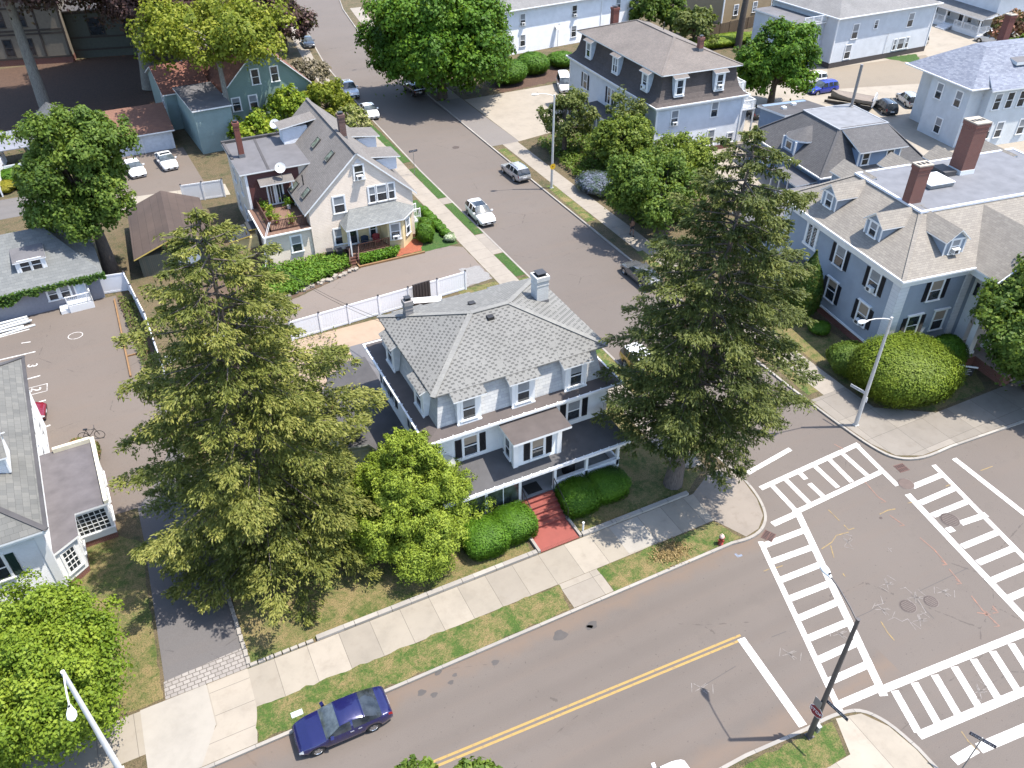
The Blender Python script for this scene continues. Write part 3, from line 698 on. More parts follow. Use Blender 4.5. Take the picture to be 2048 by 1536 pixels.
def railing(mb, pts, z, h=.95, m=0, step=.16, post=1.6):
    for i in range(len(pts) - 1):
        a = Vector(pts[i]); b = Vector(pts[i + 1]); L = (b - a).length
        mb.beam((*a, z + h), (*b, z + h), .09, .06, m); mb.beam((*a, z + .12), (*b, z + .12), .06, .06, m)
        n = max(1, int(L / step))
        for j in range(n + 1):
            q = a.lerp(b, j / n); t = .045 if j % max(1, int(post / step)) and j not in (0, n) else .1
            mb.box(q.x - t / 2, q.y - t / 2, z, q.x + t / 2, q.y + t / 2, z + h + (.06 if t > .08 else -.03), m)
def gp(px, py, P0, nrm):
    d = Vector(ROT @ np.array([px - CX, py - CY, FPX])); n = Vector(nrm); o = Vector((0, 0, CAM_H))
    return o + d * ((Vector(P0) - o).dot(n) / d.dot(n))

# ------------------------------------------------------------------ the grey-roofed corner house
def main_house():
    H = House('corner_house', 'large white three storey house with pale grey shingled mansard and hip roof, red front steps', 'house', (11.5, 33.0), 0, True)
    WS = siding('white_clapboard', (.68, .69, .69)); RT = tabbed('grey_tabbed_shingles', (.285, .28, .262), (.225, .222, .208), (.115, .113, .107), .40, .185)
    MT = shingle('mansard_grey_shingles', (.74, .74, .72), (.55, .56, .58), (.36, .36, .37), .42, .2, .15)
    mb = MB(); mb.box(11.5, 33.0, .1, 23.1, 42.8, 6.7); H.part(mb, 'wall', WS)
    mb = MB(); G_ = (10.9, 32.4, 23.7, 43.3); I_ = (11.85, 33.15, 22.75, 42.55)
    ring(mb, G_, I_, 6.72, 6.95); mb.poly([(10.9, 32.4, 6.66), (10.9, 43.3, 6.66), (23.7, 43.3, 6.66), (23.7, 32.4, 6.66)], 1)
    H.part(mb, 'skirt_roof', [ROLL, WHITE])
    mb = MB(); gutter(mb, G_, 6.74); H.part(mb, 'gutter', TRIM)
    mb = MB()
    for x in np.arange(11.0, 23.7, .75): mb.box(x - .03, 32.27, 6.745, x + .03, 32.45, 6.77)
    for y in np.arange(32.6, 43, .75): mb.box(10.77, y - .03, 6.745, 10.95, y + .03, 6.77)
    H.part(mb, 'gutter_straps', WHITE)
    mb = MB(); ring(mb, I_, (12.2, 33.65, 22.4, 42.05), 6.95, 9.08); H.part(mb, 'mansard_wall', MT)
    mb = MB(); E = (11.75, 33.3, 23.1, 42.5)
    c, A, B = hip(mb, E, 9.12, 16.2, 18.7, 10.78, 0, 0, .1); H.part(mb, 'roof', [RT])
    caps(H, [(c[0], A), (c[1], B), (c[2], B), (c[3], A), (A, B)], shingle('ridge_cap_shingles', (.33, .325, .30), (.28, .275, .26), (.20, .20, .19), .5, .3, .1), .32)
    CH = plain('dormer_white', (.66, .67, .68), .5)
    for x in (13.76, 17.23, 20.76): box_dormer(H, x, 32.98, 6.93, 'S', 1.45, 1.92, 1.0, CH, RT, ww=.82, wh=1.4, tab=.55, tabz=.33)
    for y in (40.07, 35.21): box_dormer(H, 11.6, y, 6.93, 'W', 1.45, 1.92, 1.0, CH, RT, ww=.82, wh=1.4, tab=.5, tabz=.30)
    for y in (39.6, 35.6): box_dormer(H, 23.05, y, 6.93, 'E', 1.45, 1.92, 1.0, CH, RT, ww=.82, wh=1.4, tab=.5, tabz=.30)
    for x in (13.9, 17.3, 20.7): box_dormer(H, x, 42.8, 6.93, 'N', 1.45, 1.92, 1.0, CH, RT, ww=.82, wh=1.4, tab=.55, tabz=.33)
    H.win(13.77, 33.0, 4.35, 'S', .9, 1.4, SHUT, fr=.4, bl=BLIND2); H.win(20.76, 33.0, 4.45, 'S', .9, 1.4, SHUT, fr=.5)
    for y in (41.6, 40.3, 36.5): H.win(11.5, y, 4.0, 'W', .85, 1.4, SHUT, fr=0)
    for y in (35.5, 39.5): H.win(23.1, y, 4.2, 'E', .9, 1.4, SHUT); H.win(23.1, y, 1.4, 'E', .9, 1.5)
    for x in (11.57, 23.03): mb = MB(); mb.box(x - .13, 32.94, 3.3, x + .13, 33.2, 6.6); H.part(mb, 'corner_board', TRIM)
    # bay over the porch
    mb = MB(); mb.box(15.85, 31.42, 3.3, 18.98, 33.0, 6.3); H.part(mb, 'bay_wall', siding('bay_clapboard', (.70, .71, .71)))
    for x in (15.95, 18.875): mb = MB(); mb.box(x - .155, 31.37, 3.4, x + .155, 31.6, 6.28); H.part(mb, 'corner_board', TRIM)
    mb = MB(); mb.plate([(15.35, 30.5, 6.38), (19.15, 30.5, 6.38), (19.15, 32.6, 6.44), (15.35, 32.6, 6.44)], .16, 0, 1); H.part(mb, 'bay_roof', [ROLL, TRIM])
    H.win(17.42, 31.42, 3.98, 'S', .82, 1.35, SHUT, fr=.45, bl=BLIND2); H.win(15.85, 32.25, 3.98, 'W', .6, 1.35); H.win(18.98, 32.25, 3.98, 'E', .6, 1.35)
    # veranda
    DRK = plain('porch_roof_felt', (.10, .097, .10), .9, 0.0, .25, .9)
    mb = MB(); mb.plate([(11.0, 30.62, 3.52), (23.52, 30.62, 3.52), (23.15, 32.99, 4.02), (11.0, 32.99, 4.02)], .1, 0, 1); H.part(mb, 'porch_roof', [DRK, TRIM])
    mb = MB(); mb.box(11.0, 30.48, 3.32, 23.5, 30.615, 3.5); mb.box(23.25, 30.62, 3.2, 23.4, 32.95, 3.4)
    for x in np.arange(11.2, 23.5, .6): mb.box(x - .025, 30.45, 3.5, x + .025, 30.66, 3.54)
    H.part(mb, 'porch_gutter', TRIM)
    mb = MB(); mb.box(11.5, 31.0, 3.02, 23.1, 31.14, 3.32); mb.box(22.98, 31.14, 3.02, 23.1, 32.99, 3.32); H.part(mb, 'porch_beam', TRIM)
    mb = MB(); mb.box(11.5, 31.06, .13, 23.1, 32.99, 1.15); H.part(mb, 'porch_floor', plain('porch_grey_paint', (.30, .31, .32), .6))
    for x in (11.58, 13.82, 16.06, 18.47, 20.72, 23.02):
        mb = MB(); mb.box(x - .09, 31.0, 1.15, x + .09, 31.18, 3.02); mb.box(x - .12, 30.98, 1.15, x + .12, 31.2, 1.3); H.part(mb, 'porch_post', TRIM)
    mb = MB(); mb.box(18.56, 31.0, .13, 23.12, 31.12, 1.78); mb.box(23.0, 31.12, .13, 23.12, 32.99, 1.78); mb.box(18.56, 30.96, 1.78, 23.15, 31.2, 1.84)
    H.part(mb, 'porch_wall', siding('porch_clapboard', (.68, .69, .70)))
    mb = MB(); mb.box(11.5, 31.0, .13, 16.0, 31.06, 1.16); H.part(mb, 'porch_wall', siding('porch_clapboard', (.68, .69, .70)))
    mb = MB(); mb.box(11.67, 31.06, 1.2, 13.73, 31.08, 3.0); mb.box(13.91, 31.06, 1.2, 15.97, 31.08, 3.0); o = H.part(mb, 'porch_screen', glassm('porch_screen_glass', (.03, .037, .035)))
    mb = MB(); mb.box(14.92, 31.03, 1.2, 14.97, 31.06, 3.0); mb.box(12.7, 31.03, 1.2, 12.75, 31.06, 3.0); mb.build('mullion', TRIM, o, H.off)
    mb = MB(); mb.box(16.6, 32.9, 1.16, 17.9, 32.995, 3.15); mb.box(16.45, 32.93, 1.16, 16.6, 32.99, 3.3, 1); mb.box(17.9, 32.93, 1.16, 18.05, 32.99, 3.3, 1); H.part(mb, 'front_door', [plain('dark_door', (.03, .028, .03), .4), TRIM])
    for x in (13.5, 20.6): H.win(x, 33.0, 1.75, 'S', .95, 1.35)
    RED = brickm('red_painted_brick', (.31, .072, .054), (.26, .058, .045), (.36, .13, .10), .10, .6, .012); REDP = plain('red_step_paint', (.30, .07, .053), .6, 0.0, .12, 2)
    mb = MB()
    n = 5
    for i in range(n):
        y0 = 29.3 + i * .34; z1 = .2 + (i + 1) * .185
        mb.box(16.12, y0, .13, 18.3, 31.0, z1, 0)
        mb.box(16.12, y0 - .03, z1 - .05, 18.3, y0 + .16, z1 + .006, 1)
    H.part(mb, 'steps', [REDP, RED])
    mb = MB(); mb.box(15.72, 27.62, .13, 18.3, 29.3, .2, 0); mb.box(15.72, 27.6, .13, 18.3, 27.8, .206, 1); H.part(mb, 'landing', [REDP, RED])
    for x in (15.625, 18.41): mb = MB(); mb.box(x - .08, 27.62, .13, x + .08, 31.0, .33); H.part(mb, 'step_kerb', KERBM)
    mb = MB()
    for x in (16.18, 18.36):
        mb.tube([(x, 29.1, .3), (x, 29.1, 1.25), (x, 30.95, 2.15), (x, 30.95, 1.2)], .028, 6)
        for k in range(1, 6): y = 29.1 + k * .31; mb.tube([(x, y, .2 + k * .155), (x, y, 1.25 + k * .15)], .012, 5)
    H.part(mb, 'handrail', BLK)
    mb = MB(); mb.box(16.75, 31.25, 1.151, 17.75, 32.1, 1.165); H.part(mb, 'doormat', RUBBER)
    # chimneys, vents, dish
    H.chimney(21.45, 38.95, 9.4, 11.5, .82, .82, brickm('white_painted_brick', (.62, .62, .6), (.52, .52, .5), (.40, .40, .40), .24, .085), 0)
    H.chimney(13.35, 41.1, 9.35, 10.7, .5, .5, brickm('grey_brick', (.4, .37, .35), (.3, .28, .27), (.45, .43, .42)), 0)
    for x, y in ((17.15, 37.2), (17.05, 39.7)):
        mb = MB(); z = 10.78 - abs(y - 37.9) * .36; mb.box(x - .2, y - .18, z - .1, x + .2, y + .18, z + .14); H.part(mb, 'roof_vent', plain('vent_metal', (.035, .032, .03), .5))
    H.dish((12.15, 32.6, 3.85), 215, .46, .75)
    # low flat-roofed annex on the left
    PO = [(7.4, 38.5), (9.1, 38.2), (9.6, 37.0), (11.49, 36.4), (11.49, 46.8), (10.2, 46.8), (8.6, 45.2), (7.4, 43.2)]
    mb = MB(); mb.prism(PO, .1, 2.95); H.part(mb, 'annex_wall', siding('annex_clapboard', (.62, .63, .63)))
    mb = MB(); mb.plate([(x - .0, y, 3.1) for x, y in offs(PO + PO[:1], -.25)[:-1]], .14, 0, 1); H.part(mb, 'annex_roof', [FLATD, TRIM])
    H.win(8.0, 38.42, 1.2, R(-10), .7, 1.2); H.win(8.8, 38.27, 1.2, R(-10), .7, 1.2)
    mb = MB(); mb.box(11.3, 42.8, .1, 14.5, 48.9, 2.7); H.part(mb, 'ell_wall', siding('annex_clapboard', (.62, .63, .63)))
    mb = MB(); mb.plate([(11.1, 42.85, 2.86), (14.7, 42.85, 2.86), (14.7, 49.1, 2.86), (11.1, 49.1, 2.86)], .12, 0, 1); H.part(mb, 'ell_roof', [FLATG, TRIM])
    # iron stair landing
    mb = MB(); mb.box(9.9, 47.2, 1.55, 11.25, 48.4, 1.62); railing(mb, [(11.2, 47.25), (9.95, 47.25), (9.95, 48.35), (11.2, 48.35)], 1.6, 1.0, 0, .13)
    mb.tube([(9.95, 48.35, .12), (9.95, 48.35, 3.6)], .06, 6); mb.tube([(9.95, 47.25, .12), (9.95, 47.25, 1.6)], .04, 6)
    for i in range(7): mb.box(9.0 - i * .0, 47.3 - .0, .2 + i * .2, 9.2 + i * .12, 48.3, .23 + i * .2)
    H.part(mb, 'iron_landing', BLK)
    return H
main_house()

# ------------------------------------------------------------------ beige gabled house with the roof deck
def beige_house():
    H = House('gabled_house', 'cream clapboard house with steep grey gable roof and brown roof deck beside the side street', 'house', (13.7, 68.2), 0, True)
    BE = siding('cream_clapboard', (.62, .53, .44)); RF = shingle('brown_grey_shingles', (.27, .245, .225), (.215, .195, .18), (.12, .11, .10), .3, .16, .15)
    x0, x1, y0, y1, ze, zr, xr = 13.7, 23.6, 68.2, 84.0, 4.95, 9.4, 18.65
    mb = MB(); v = [(x0, y0, .12), (x1, y0, .12), (x1, y0, ze), (xr, y0, zr), (x0, y0, ze)]; w = [(a, y1, c) for a, b, c in v]
    mb.add(v, [(0, 1, 2, 3, 4)]); mb.add(w, [(4, 3, 2, 1, 0)]); mb.add(v + w, [(0, 4, 9, 5), (1, 6, 7, 2), (4, 3, 8, 9), (3, 2, 7, 8)])
    H.part(mb, 'wall', BE)
    mb = MB(); mb.box(x0 - .03, y0 - .03, .1, x1 + .03, y1 + .03, .5); H.part(mb, 'foundation', BRICK)
    k = (zr - ze) / (xr - x0); ov = .42
    zz = lambda x: zr - abs(x - xr) * k + .16
    for s in (-1, 1):
        xe = x0 - ov if s < 0 else x1 + ov
        mb = MB(); mb.plate([(xr, y0 - .16, zz(xr)), (xr, y1 + .3, zz(xr)), (xe, y1 + .3, zz(xe)), (xe, y0 - .16, zz(xe))], .17, 0, 1); H.part(mb, 'roof', [RF, TRIM])
    mb = MB(); mb.beam((xr, y0 - .38, zz(xr) + .02), (xr, y1 + .3, zz(xr) + .02), .3, .05); H.part(mb, 'ridge_cap', RF)
    H.win(16.55, y0, 4.25, 'S', 1.0, 1.5, fr=.5); H.win(18.72, y0, 7.05, 'S', .85, 1.25, ac=True, fr=0)
    for dx, ww in ((-1.0, .6), (0, .95), (1.0, .6)): H.win(20.65 + dx * .93, y0, 4.6, 'S', ww, 1.45, fr=.5)
    mb = MB(); mb.add([(18.35, y0 - .05, 8.55), (19.09, y0 - .05, 8.55), (18.72, y0 - .05, 8.98)], [(0, 1, 2)]); H.part(mb, 'gable_vent', plain('vent_grey', (.45, .45, .47)))
    H.win(16.2, y0, 1.15, 'S', .95, 1.5)
    # roof deck extension
    mb = MB(); mb.box(9.6, 68.35, .12, 13.69, 75, 3.25); H.part(mb, 'extension_wall', siding('cream_clapboard_wing', (.61, .53, .43)))
    mb = MB(); mb.box(9.3, 68.05, 3.252, 13.68, 74.28, 3.38); H.part(mb, 'fascia', TRIM)
    mb = MB(); mb.box(9.42, 68.17, 3.381, 13.67, 74.26, 3.42); H.part(mb, 'deck_boards', BROWNW)
    mb = MB(); railing(mb, [(10.2, 74.2), (10.2, 68.8), (13.5, 68.8)], 3.42, .95, 0, .15); H.part(mb, 'deck_railing', BROWNR)
    H.win(12.2, 68.35, 1.25, 'S', .9, 1.5, fr=.5)
    # flat-roofed block
    mb = MB(); mb.box(9.5, 74.3, .12, 16.6, 82.4, 6.85); H.part(mb, 'block_wall', siding('cream_clapboard_block', (.60, .53, .44)))
    mb = MB(); mb.plate([(9.2, 74.0, 6.98), (16.9, 74.0, 6.98), (16.9, 82.7, 6.98), (9.2, 82.7, 6.98)], .12, 0, 1); H.part(mb, 'flat_roof', [FLATG, TRIM])
    mb = MB(); mb.box(9.2, 82.4, 6.985, 16.6, 82.7, 7.22); mb.beam((11.9, 74.2, 7.0), (12.4, 82.4, 7.0), .22, .04); mb.box(9.25, 78, 6.985, 9.5, 82.4, 7.1); H.part(mb, 'parapet', FLATD)
    mb = MB(); mb.box(9.85, 74.24, 3.43, 14.6, 74.296, 6.7); H.part(mb, 'red_brown_wall', siding('red_brown_clapboard', (.095, .026, .022), .14))
    mb = MB(); mb.box(9.6, 74.2, 3.43, 9.84, 74.32, 6.85); H.part(mb, 'corner_board', TRIM)
    for x in (11.75, 12.55): H.win(x, 74.235, 3.6, 'S', .55, 1.95, cols=2, fr=0, mid=False)
    mb = MB(); mb.plate([(10.7, 73.1, 5.95), (13.9, 73.1, 5.95), (13.9, 74.23, 6.25), (10.7, 74.23, 6.25)], .1, 0, 1); mb.box(13.55, 73.2, 3.43, 13.67, 73.32, 5.85, 1); H.part(mb, 'awning', [RF, TRIM])
    for y in (76.3, 79.6): H.win(9.5, y, 4.2, 'W', .8, 1.4); H.win(9.5, y + .4, 1.2, 'W', .8, 1.4)
    H.chimney(10.35, 78.3, 6.9, 10.3, .5, .5, brickm('orange_brick', (.25, .06, .04), (.20, .05, .035), (.26, .15, .12)))
    H.chimney(19.15, 73.7, 8.7, 11.15, .6, .6, brickm('dark_brick', (.20, .085, .065), (.13, .06, .05), (.25, .22, .2)))
    q = gp(565, 340, (0, 0, 6.1), (0, 0, 1)); H.dish((12.9, 73.6, 6.15), 205, .5, 1.0); H.dish((14.6, 81.9, 7.2), 205, .5, 1.1)
    # side dormer on the left slope and two on the street slope
    mb = MB(); mb.box(14.75, 79.6, 6.9, 17.2, 81.3, 8.55, 0); mb.plate([(14.45, 79.35, 8.62), (18.3, 79.35, 9.15), (18.3, 81.55, 9.15), (14.45, 81.55, 8.62)], .1, 1, 2)
    H.part(mb, 'dormer', [siding('dormer_white_clapboard', (.62, .64, .68)), RF, TRIM])
    for y in (71.6, 77.5):
        mb = MB(); mb.box(21.4, y, 5.9, 23.45, y + 2.2, 7.1, 0); mb.plate([(20.2, y - .25, 7.65), (23.8, y - .25, 7.15), (23.8, y + 2.45, 7.15), (20.2, y + 2.45, 7.65)], .1, 1, 2)
        H.part(mb, 'dormer', [siding('dormer_white_clapboard', (.62, .64, .68)), RF, TRIM])
    n = Vector((-k, 0, 1)).normalized()
    for px, py in ((633, 286), (660, 313), (590, 374), (613, 387)):
        q = gp(px, py, (xr, 70, zz(xr)), n)
        mb = MB(); a = Vector((1, 0, k)).normalized(); b = Vector((0, 1, 0)); nn = n
        c = [q + a * i * .55 + b * j * .38 for i, j in ((-1, -1), (1, -1), (1, 1), (-1, 1))]
        mb.add([p + nn * .12 for p in c], [(0, 1, 2, 3)], 1); mb.add([p - nn * .02 for p in c] + [p + nn * .12 for p in c], [(0, 1, 5, 4), (1, 2, 6, 5), (2, 3, 7, 6), (3, 0, 4, 7)], 0)
        for i in range(4): p_, r_ = c[i] + nn * .125, c[(i + 1) % 4] + nn * .125; mb.beam(p_, r_, .09, .05, 0)
        H.part(mb, 'skylight', [plain('skylight_frame', (.13, .12, .105), .5), glassm('skylight_glass', (.10, .12, .10))])
    q = gp(607, 370, (xr, 70, zz(xr)), n); mb = MB(); mb.tube([q, q + Vector((0, 0, 1.0))], .06, 7); H.part(mb, 'vent_pipe', BLK)
    # porch and bay at the right
    PR = shingle('porch_grey_shingles', (.30, .31, .30), (.22, .23, .23), (.13, .13, .13), .3, .16, .1)
    a, b, c_, d, e = (16.35, 66.2, 3.3), (21.9, 66.2, 3.3), (23.6, 67.9, 3.3), (21.7, 68.19, 4.35), (17.4, 68.19, 4.35)
    mb = MB(); mb.poly([a, b, d, e], 0); mb.poly([b, c_, (23.6, 68.19, 3.45), d], 0); mb.poly([(16.35, 68.19, 3.3), a, e], 0)
    lo = [(p[0], p[1], p[2] - .14) for p in (a, b, c_)]
    mb.add([lo[0], lo[1], b, a], [(0, 1, 2, 3)], 1); mb.add([lo[1], lo[2], c_, b], [(0, 1, 2, 3)], 1); mb.add([(16.35, 68.19, 3.16), lo[0], a, (16.35, 68.19, 3.3)], [(0, 1, 2, 3)], 1)
    mb.poly([lo[0], (16.35, 68.19, 3.16), (23.6, 68.19, 3.16), lo[2], lo[1]], 1); H.part(mb, 'porch_roof', [PR, TRIM])
    YB = plain('pale_yellow_paint', (.60, .49, .28), .6)
    mb = MB(); mb.prism([(20.1, 68.19), (20.4, 66.75), (21.8, 66.55), (23.2, 67.9), (23.3, 68.19)], .12, 3.15); H.part(mb, 'bay_wall', YB)
    mb = MB(); mb.box(16.4, 68.13, .9, 20.1, 68.19, 3.15); H.part(mb, 'porch_back_wall', YB)
    H.win(21.1, 66.64, 1.25, R(-8), .85, 1.5, ac=True); H.win(22.55, 67.2, 1.25, R(44), .7, 1.5); H.win(17.4, 68.13, .95, 'S', .85, 2.0, fr=0, mid=False); H.win(19.4, 68.13, 1.1, 'S', .6, 1.7)
    mb = MB(); mb.box(16.6, 66.4, .55, 20.4, 68.12, .72); H.part(mb, 'porch_floor', BROWNW)
    mb = MB(); railing(mb, [(17.4, 66.5), (20.35, 66.5)], .72, .85); mb.beam((16.5, 66.4, 1.4), (16.1, 65.3, .6), .08, .08); mb.beam((17.35, 66.4, 1.4), (16.95, 65.3, .6), .08, .08); mb.box(16.05, 65.25, .1, 16.15, 65.35, .75); mb.box(16.9, 65.25, .1, 17.0, 65.35, .75); H.part(mb, 'porch_railing', BROWNR)
    mb = MB()
    for i in range(3): mb.box(16.15 + .1 * i, 65.45 + i * .3, .12, 17.0 + .1 * i, 65.75 + i * .3, .27 + i * .14)
    H.part(mb, 'porch_steps', BROWNR)
    mb = MB(); mb.box(16.62, 66.38, .1, 16.74, 66.5, 3.2); H.part(mb, 'porch_post', TRIM)
    mb = MB()
    for i, z in enumerate((1.2, .9, .6, .3)): mb.box(23.62, 71.2 - i * .02, .1, 24.2 + i * .28, 72.4, z)
    railing(mb, [(24.2, 71.2), (25.3, 71.2)], .6, .9); railing(mb, [(24.2, 72.4), (25.3, 72.4)], .6, .9); H.part(mb, 'side_steps', WHITE)
    # service cables down the corner
    mb = MB()
    for i in (0, 1): mb.tube([(10.15 + i * .14, 68.7, 4.4), (9.35 + i * .12, 67.9, 3.2), (8.75 + i * .1, 66.9, .1)], .025, 5)
    H.part(mb, 'guy_wires', WHITE)
beige_house()

# ------------------------------------------------------------------ light blue house with the dark mansard
def mansard_house():
    H = House('mansard_house', 'pale blue two storey house with dark brown concave mansard roof and white balcony', 'house', (54.9, 73.6), R(-3.4))
    PB = siding('pale_blue_clapboard', (.56, .58, .61)); MR = shingle('brown_black_shingles', (.135, .11, .10), (.10, .08, .075), (.05, .045, .04), .3, .15, .2)
    TR = shingle('tan_grey_shingles', (.27, .23, .20), (.215, .185, .165), (.13, .11, .1), .3, .15, .2)
    Wd, Dp = 11.7, 21.6
    mb = MB(); mb.box(0, 0, .12, Wd, Dp, 6.25); H.part(mb, 'wall', PB)
    mb = MB(); mb.box(-.03, -.03, .1, Wd + .03, Dp + .03, .7); H.part(mb, 'foundation', BRICK)
    mb = MB()
    for x, y in ((0, 0), (Wd, 0), (0, Dp)): mb.box(x - .06 - (.12 if x else 0), y - .06 - (.12 if y else 0), .7, x + .06 + (0 if x else .12), y + .06 + (0 if y else .12), 6.2)
    H.part(mb, 'corner_board', TRIM)
    mb = MB(); mb.box(-.3, -.3, 6.05, Wd + .3, Dp + .3, 6.25); gutter(mb, (-.38, -.38, Wd + .38, Dp + .38), 6.42); H.part(mb, 'cornice', TRIM)
    mb = MB(); prof = [(-.4, 6.42), (.15, 6.72), (.5, 7.2), (.75, 7.9), (.92, 8.7), (1.02, 9.5)]
    for (a, za), (b, zb) in zip(prof, prof[1:]): ring(mb, (a, a, Wd - a, Dp - a), (b, b, Wd - b, Dp - b), za, zb)
    H.part(mb, 'mansard_wall', MR)
    mb = MB(); E = (.5, .5, Wd - .5, Dp - .5); c, A, B = hip(mb, E, 9.58, 6.9, 15.4, 11.6, 0, 1, .12, 'y'); H.part(mb, 'roof', [TR, TRIM])
    caps(H, [(c[0], A), (c[1], A), (c[2], B), (c[3], B), (A, B)], TR, .3)
    CK = plain('dormer_pale_blue', (.55, .60, .66), .55)
    for x, ac in ((2.85, 0), (8.15, 1)): box_dormer(H, x, .28, 7.15, 'S', 1.3, 2.1, .9, CK, TR, ww=.8, wh=1.5, tab=.45, tabz=.28, ac=ac)
    for y, ac, db in ((3.5, 1, 0), (10.4, 0, 1), (17.3, 0, 0)): box_dormer(H, .28, y, 7.15, 'W', 1.4, 2.1, .9, CK, TR, ww=.85 if not db else 1.1, wh=1.5, tab=.45, tabz=.28, ac=ac, double=db)
    H.win(2.45, 0, 4.05, 'S', .9, 1.6, ac=True); H.win(7.8, 0, 4.3, 'S', .9, 1.6); H.win(7.8, 0, .95, 'S', .9, 1.7); H.win(10.6, 0, .9, 'S', .7, 1.0)
    for y in (3.4, 17.2): H.win(0, y, 3.5, 'W', 1.0, 1.8, SHUT if y < 5 else SHUT, hood=True)
    for d in (-.45, .45): H.win(0, 10.4 + d, 3.45, 'W', .62, 1.9, None, fr=.3)
    for d in (-1.15, 1.15): link('shutter', shutter_mesh(1.9, SHUTB), H.root, (0, 10.4 + d, 3.45), FACE['W'])
    for y in (4.5, 17.2): H.win(0, y, .95, 'W', .95, 1.6, SHUT)
    H.win(Wd, 5.0, 1.0, 'E', .9, 1.5)
    mb = MB(); mb.plate([(-2.2, 7.2, 2.75), (-.01, 7.2, 2.95), (-.01, 13.8, 2.95), (-2.2, 13.8, 2.75)], .25, 0, 1); H.part(mb, 'porch_roof', [FLATD, TRIM])
    mb = MB()
    for y in (7.5, 10.0, 11.2, 13.5): mb.box(-2.05, y - .1, .1, -1.85, y + .1, 2.55)
    H.part(mb, 'porch_post', TRIM)
    mb = MB(); mb.box(-2.1, 7.3, .12, -.01, 13.7, .7); mb.box(-3.0, 9.9, .12, -2.1, 11.3, .42); H.part(mb, 'porch_floor', plain('grey_deck_paint', (.3, .31, .32), .7))
    mb = MB(); mb.box(-.06, 10.1, .71, -.005, 11.1, 2.6); H.part(mb, 'front_door', plain('grey_door', (.2, .2, .22), .5))
    mb = MB(); bay = [(.7, -.01), (1.0, -1.0), (2.9, -1.0), (3.3, -.01)]; mb.prism(bay, .12, 2.3); H.part(mb, 'bay_wall', plain('bay_white', (.68, .69, .7)))
    mb = MB(); mb.poly([(.5, -1.2, 2.35), (3.3, -1.2, 2.35), (2.6, -.02, 2.85), (1.2, -.02, 2.85)]); mb.poly([(.5, -1.2, 2.35), (1.2, -.02, 2.85), (.3, -.02, 2.35)]); mb.poly([(3.3, -1.2, 2.35), (3.6, -.02, 2.35), (2.6, -.02, 2.85)]); mb.poly([(.5, -1.2, 2.3), (.3, -.02, 2.3), (3.6, -.02, 2.3), (3.3, -1.2, 2.3)], 1); mb.box(.45, -1.24, 2.25, 3.35, -1.15, 2.36, 1); H.part(mb, 'bay_roof', [MR, TRIM])
    H.win(1.95, -1.0, .8, 'S', .8, 1.2, fr=0)
    H.chimney(6.0 + 1.5, 4.0, 10.5, 12.1, .55, .55, None, 0); H.chimney(4.9, 19.4, 9.8, 12.3, .8, .8, brickm('orange_brick', (.25, .06, .04), (.20, .05, .035), (.26, .15, .12)))
    mb = MB(); mb.tube([(9.2, 14.5, 10.0), (9.2, 14.5, 11.2)], .07, 7); H.part(mb, 'vent_pipe', BLK)
    mb = MB(); mb.box(Wd, 1.2, .12, Wd + 1.7, 9, 4.2); H.part(mb, 'stair_wing_wall', siding('grey_white_clapboard', (.60, .61, .63)))
    mb = MB(); mb.box(Wd + .01, .3, 4.25, Wd + 2.2, 3.6, 4.4); mb.box(Wd + .01, 3.65, 5.2, Wd + 3.0, 9.3, 5.35); mb.box(Wd + 2.75, 3.7, .1, Wd + 2.95, 3.9, 5.2); mb.box(Wd + 2.0, .35, .1, Wd + 2.15, .5, 4.25)
    railing(mb, [(Wd + .1, .38), (Wd + 2.1, .38), (Wd + 2.1, 3.55)], 4.4, .95, 0, .14); railing(mb, [(Wd + .1, 3.75), (Wd + 2.9, 3.75), (Wd + 2.9, 9.2)], 5.35, 1.0, 0, .14); H.part(mb, 'balcony', WHITE)
    mb = MB(); mb.box(Wd + .5, 1.14, 2.2, Wd + 1.0, 1.2, 3.1, 0); H.part(mb, 'window', GLASS)
    return H
mansard_house()

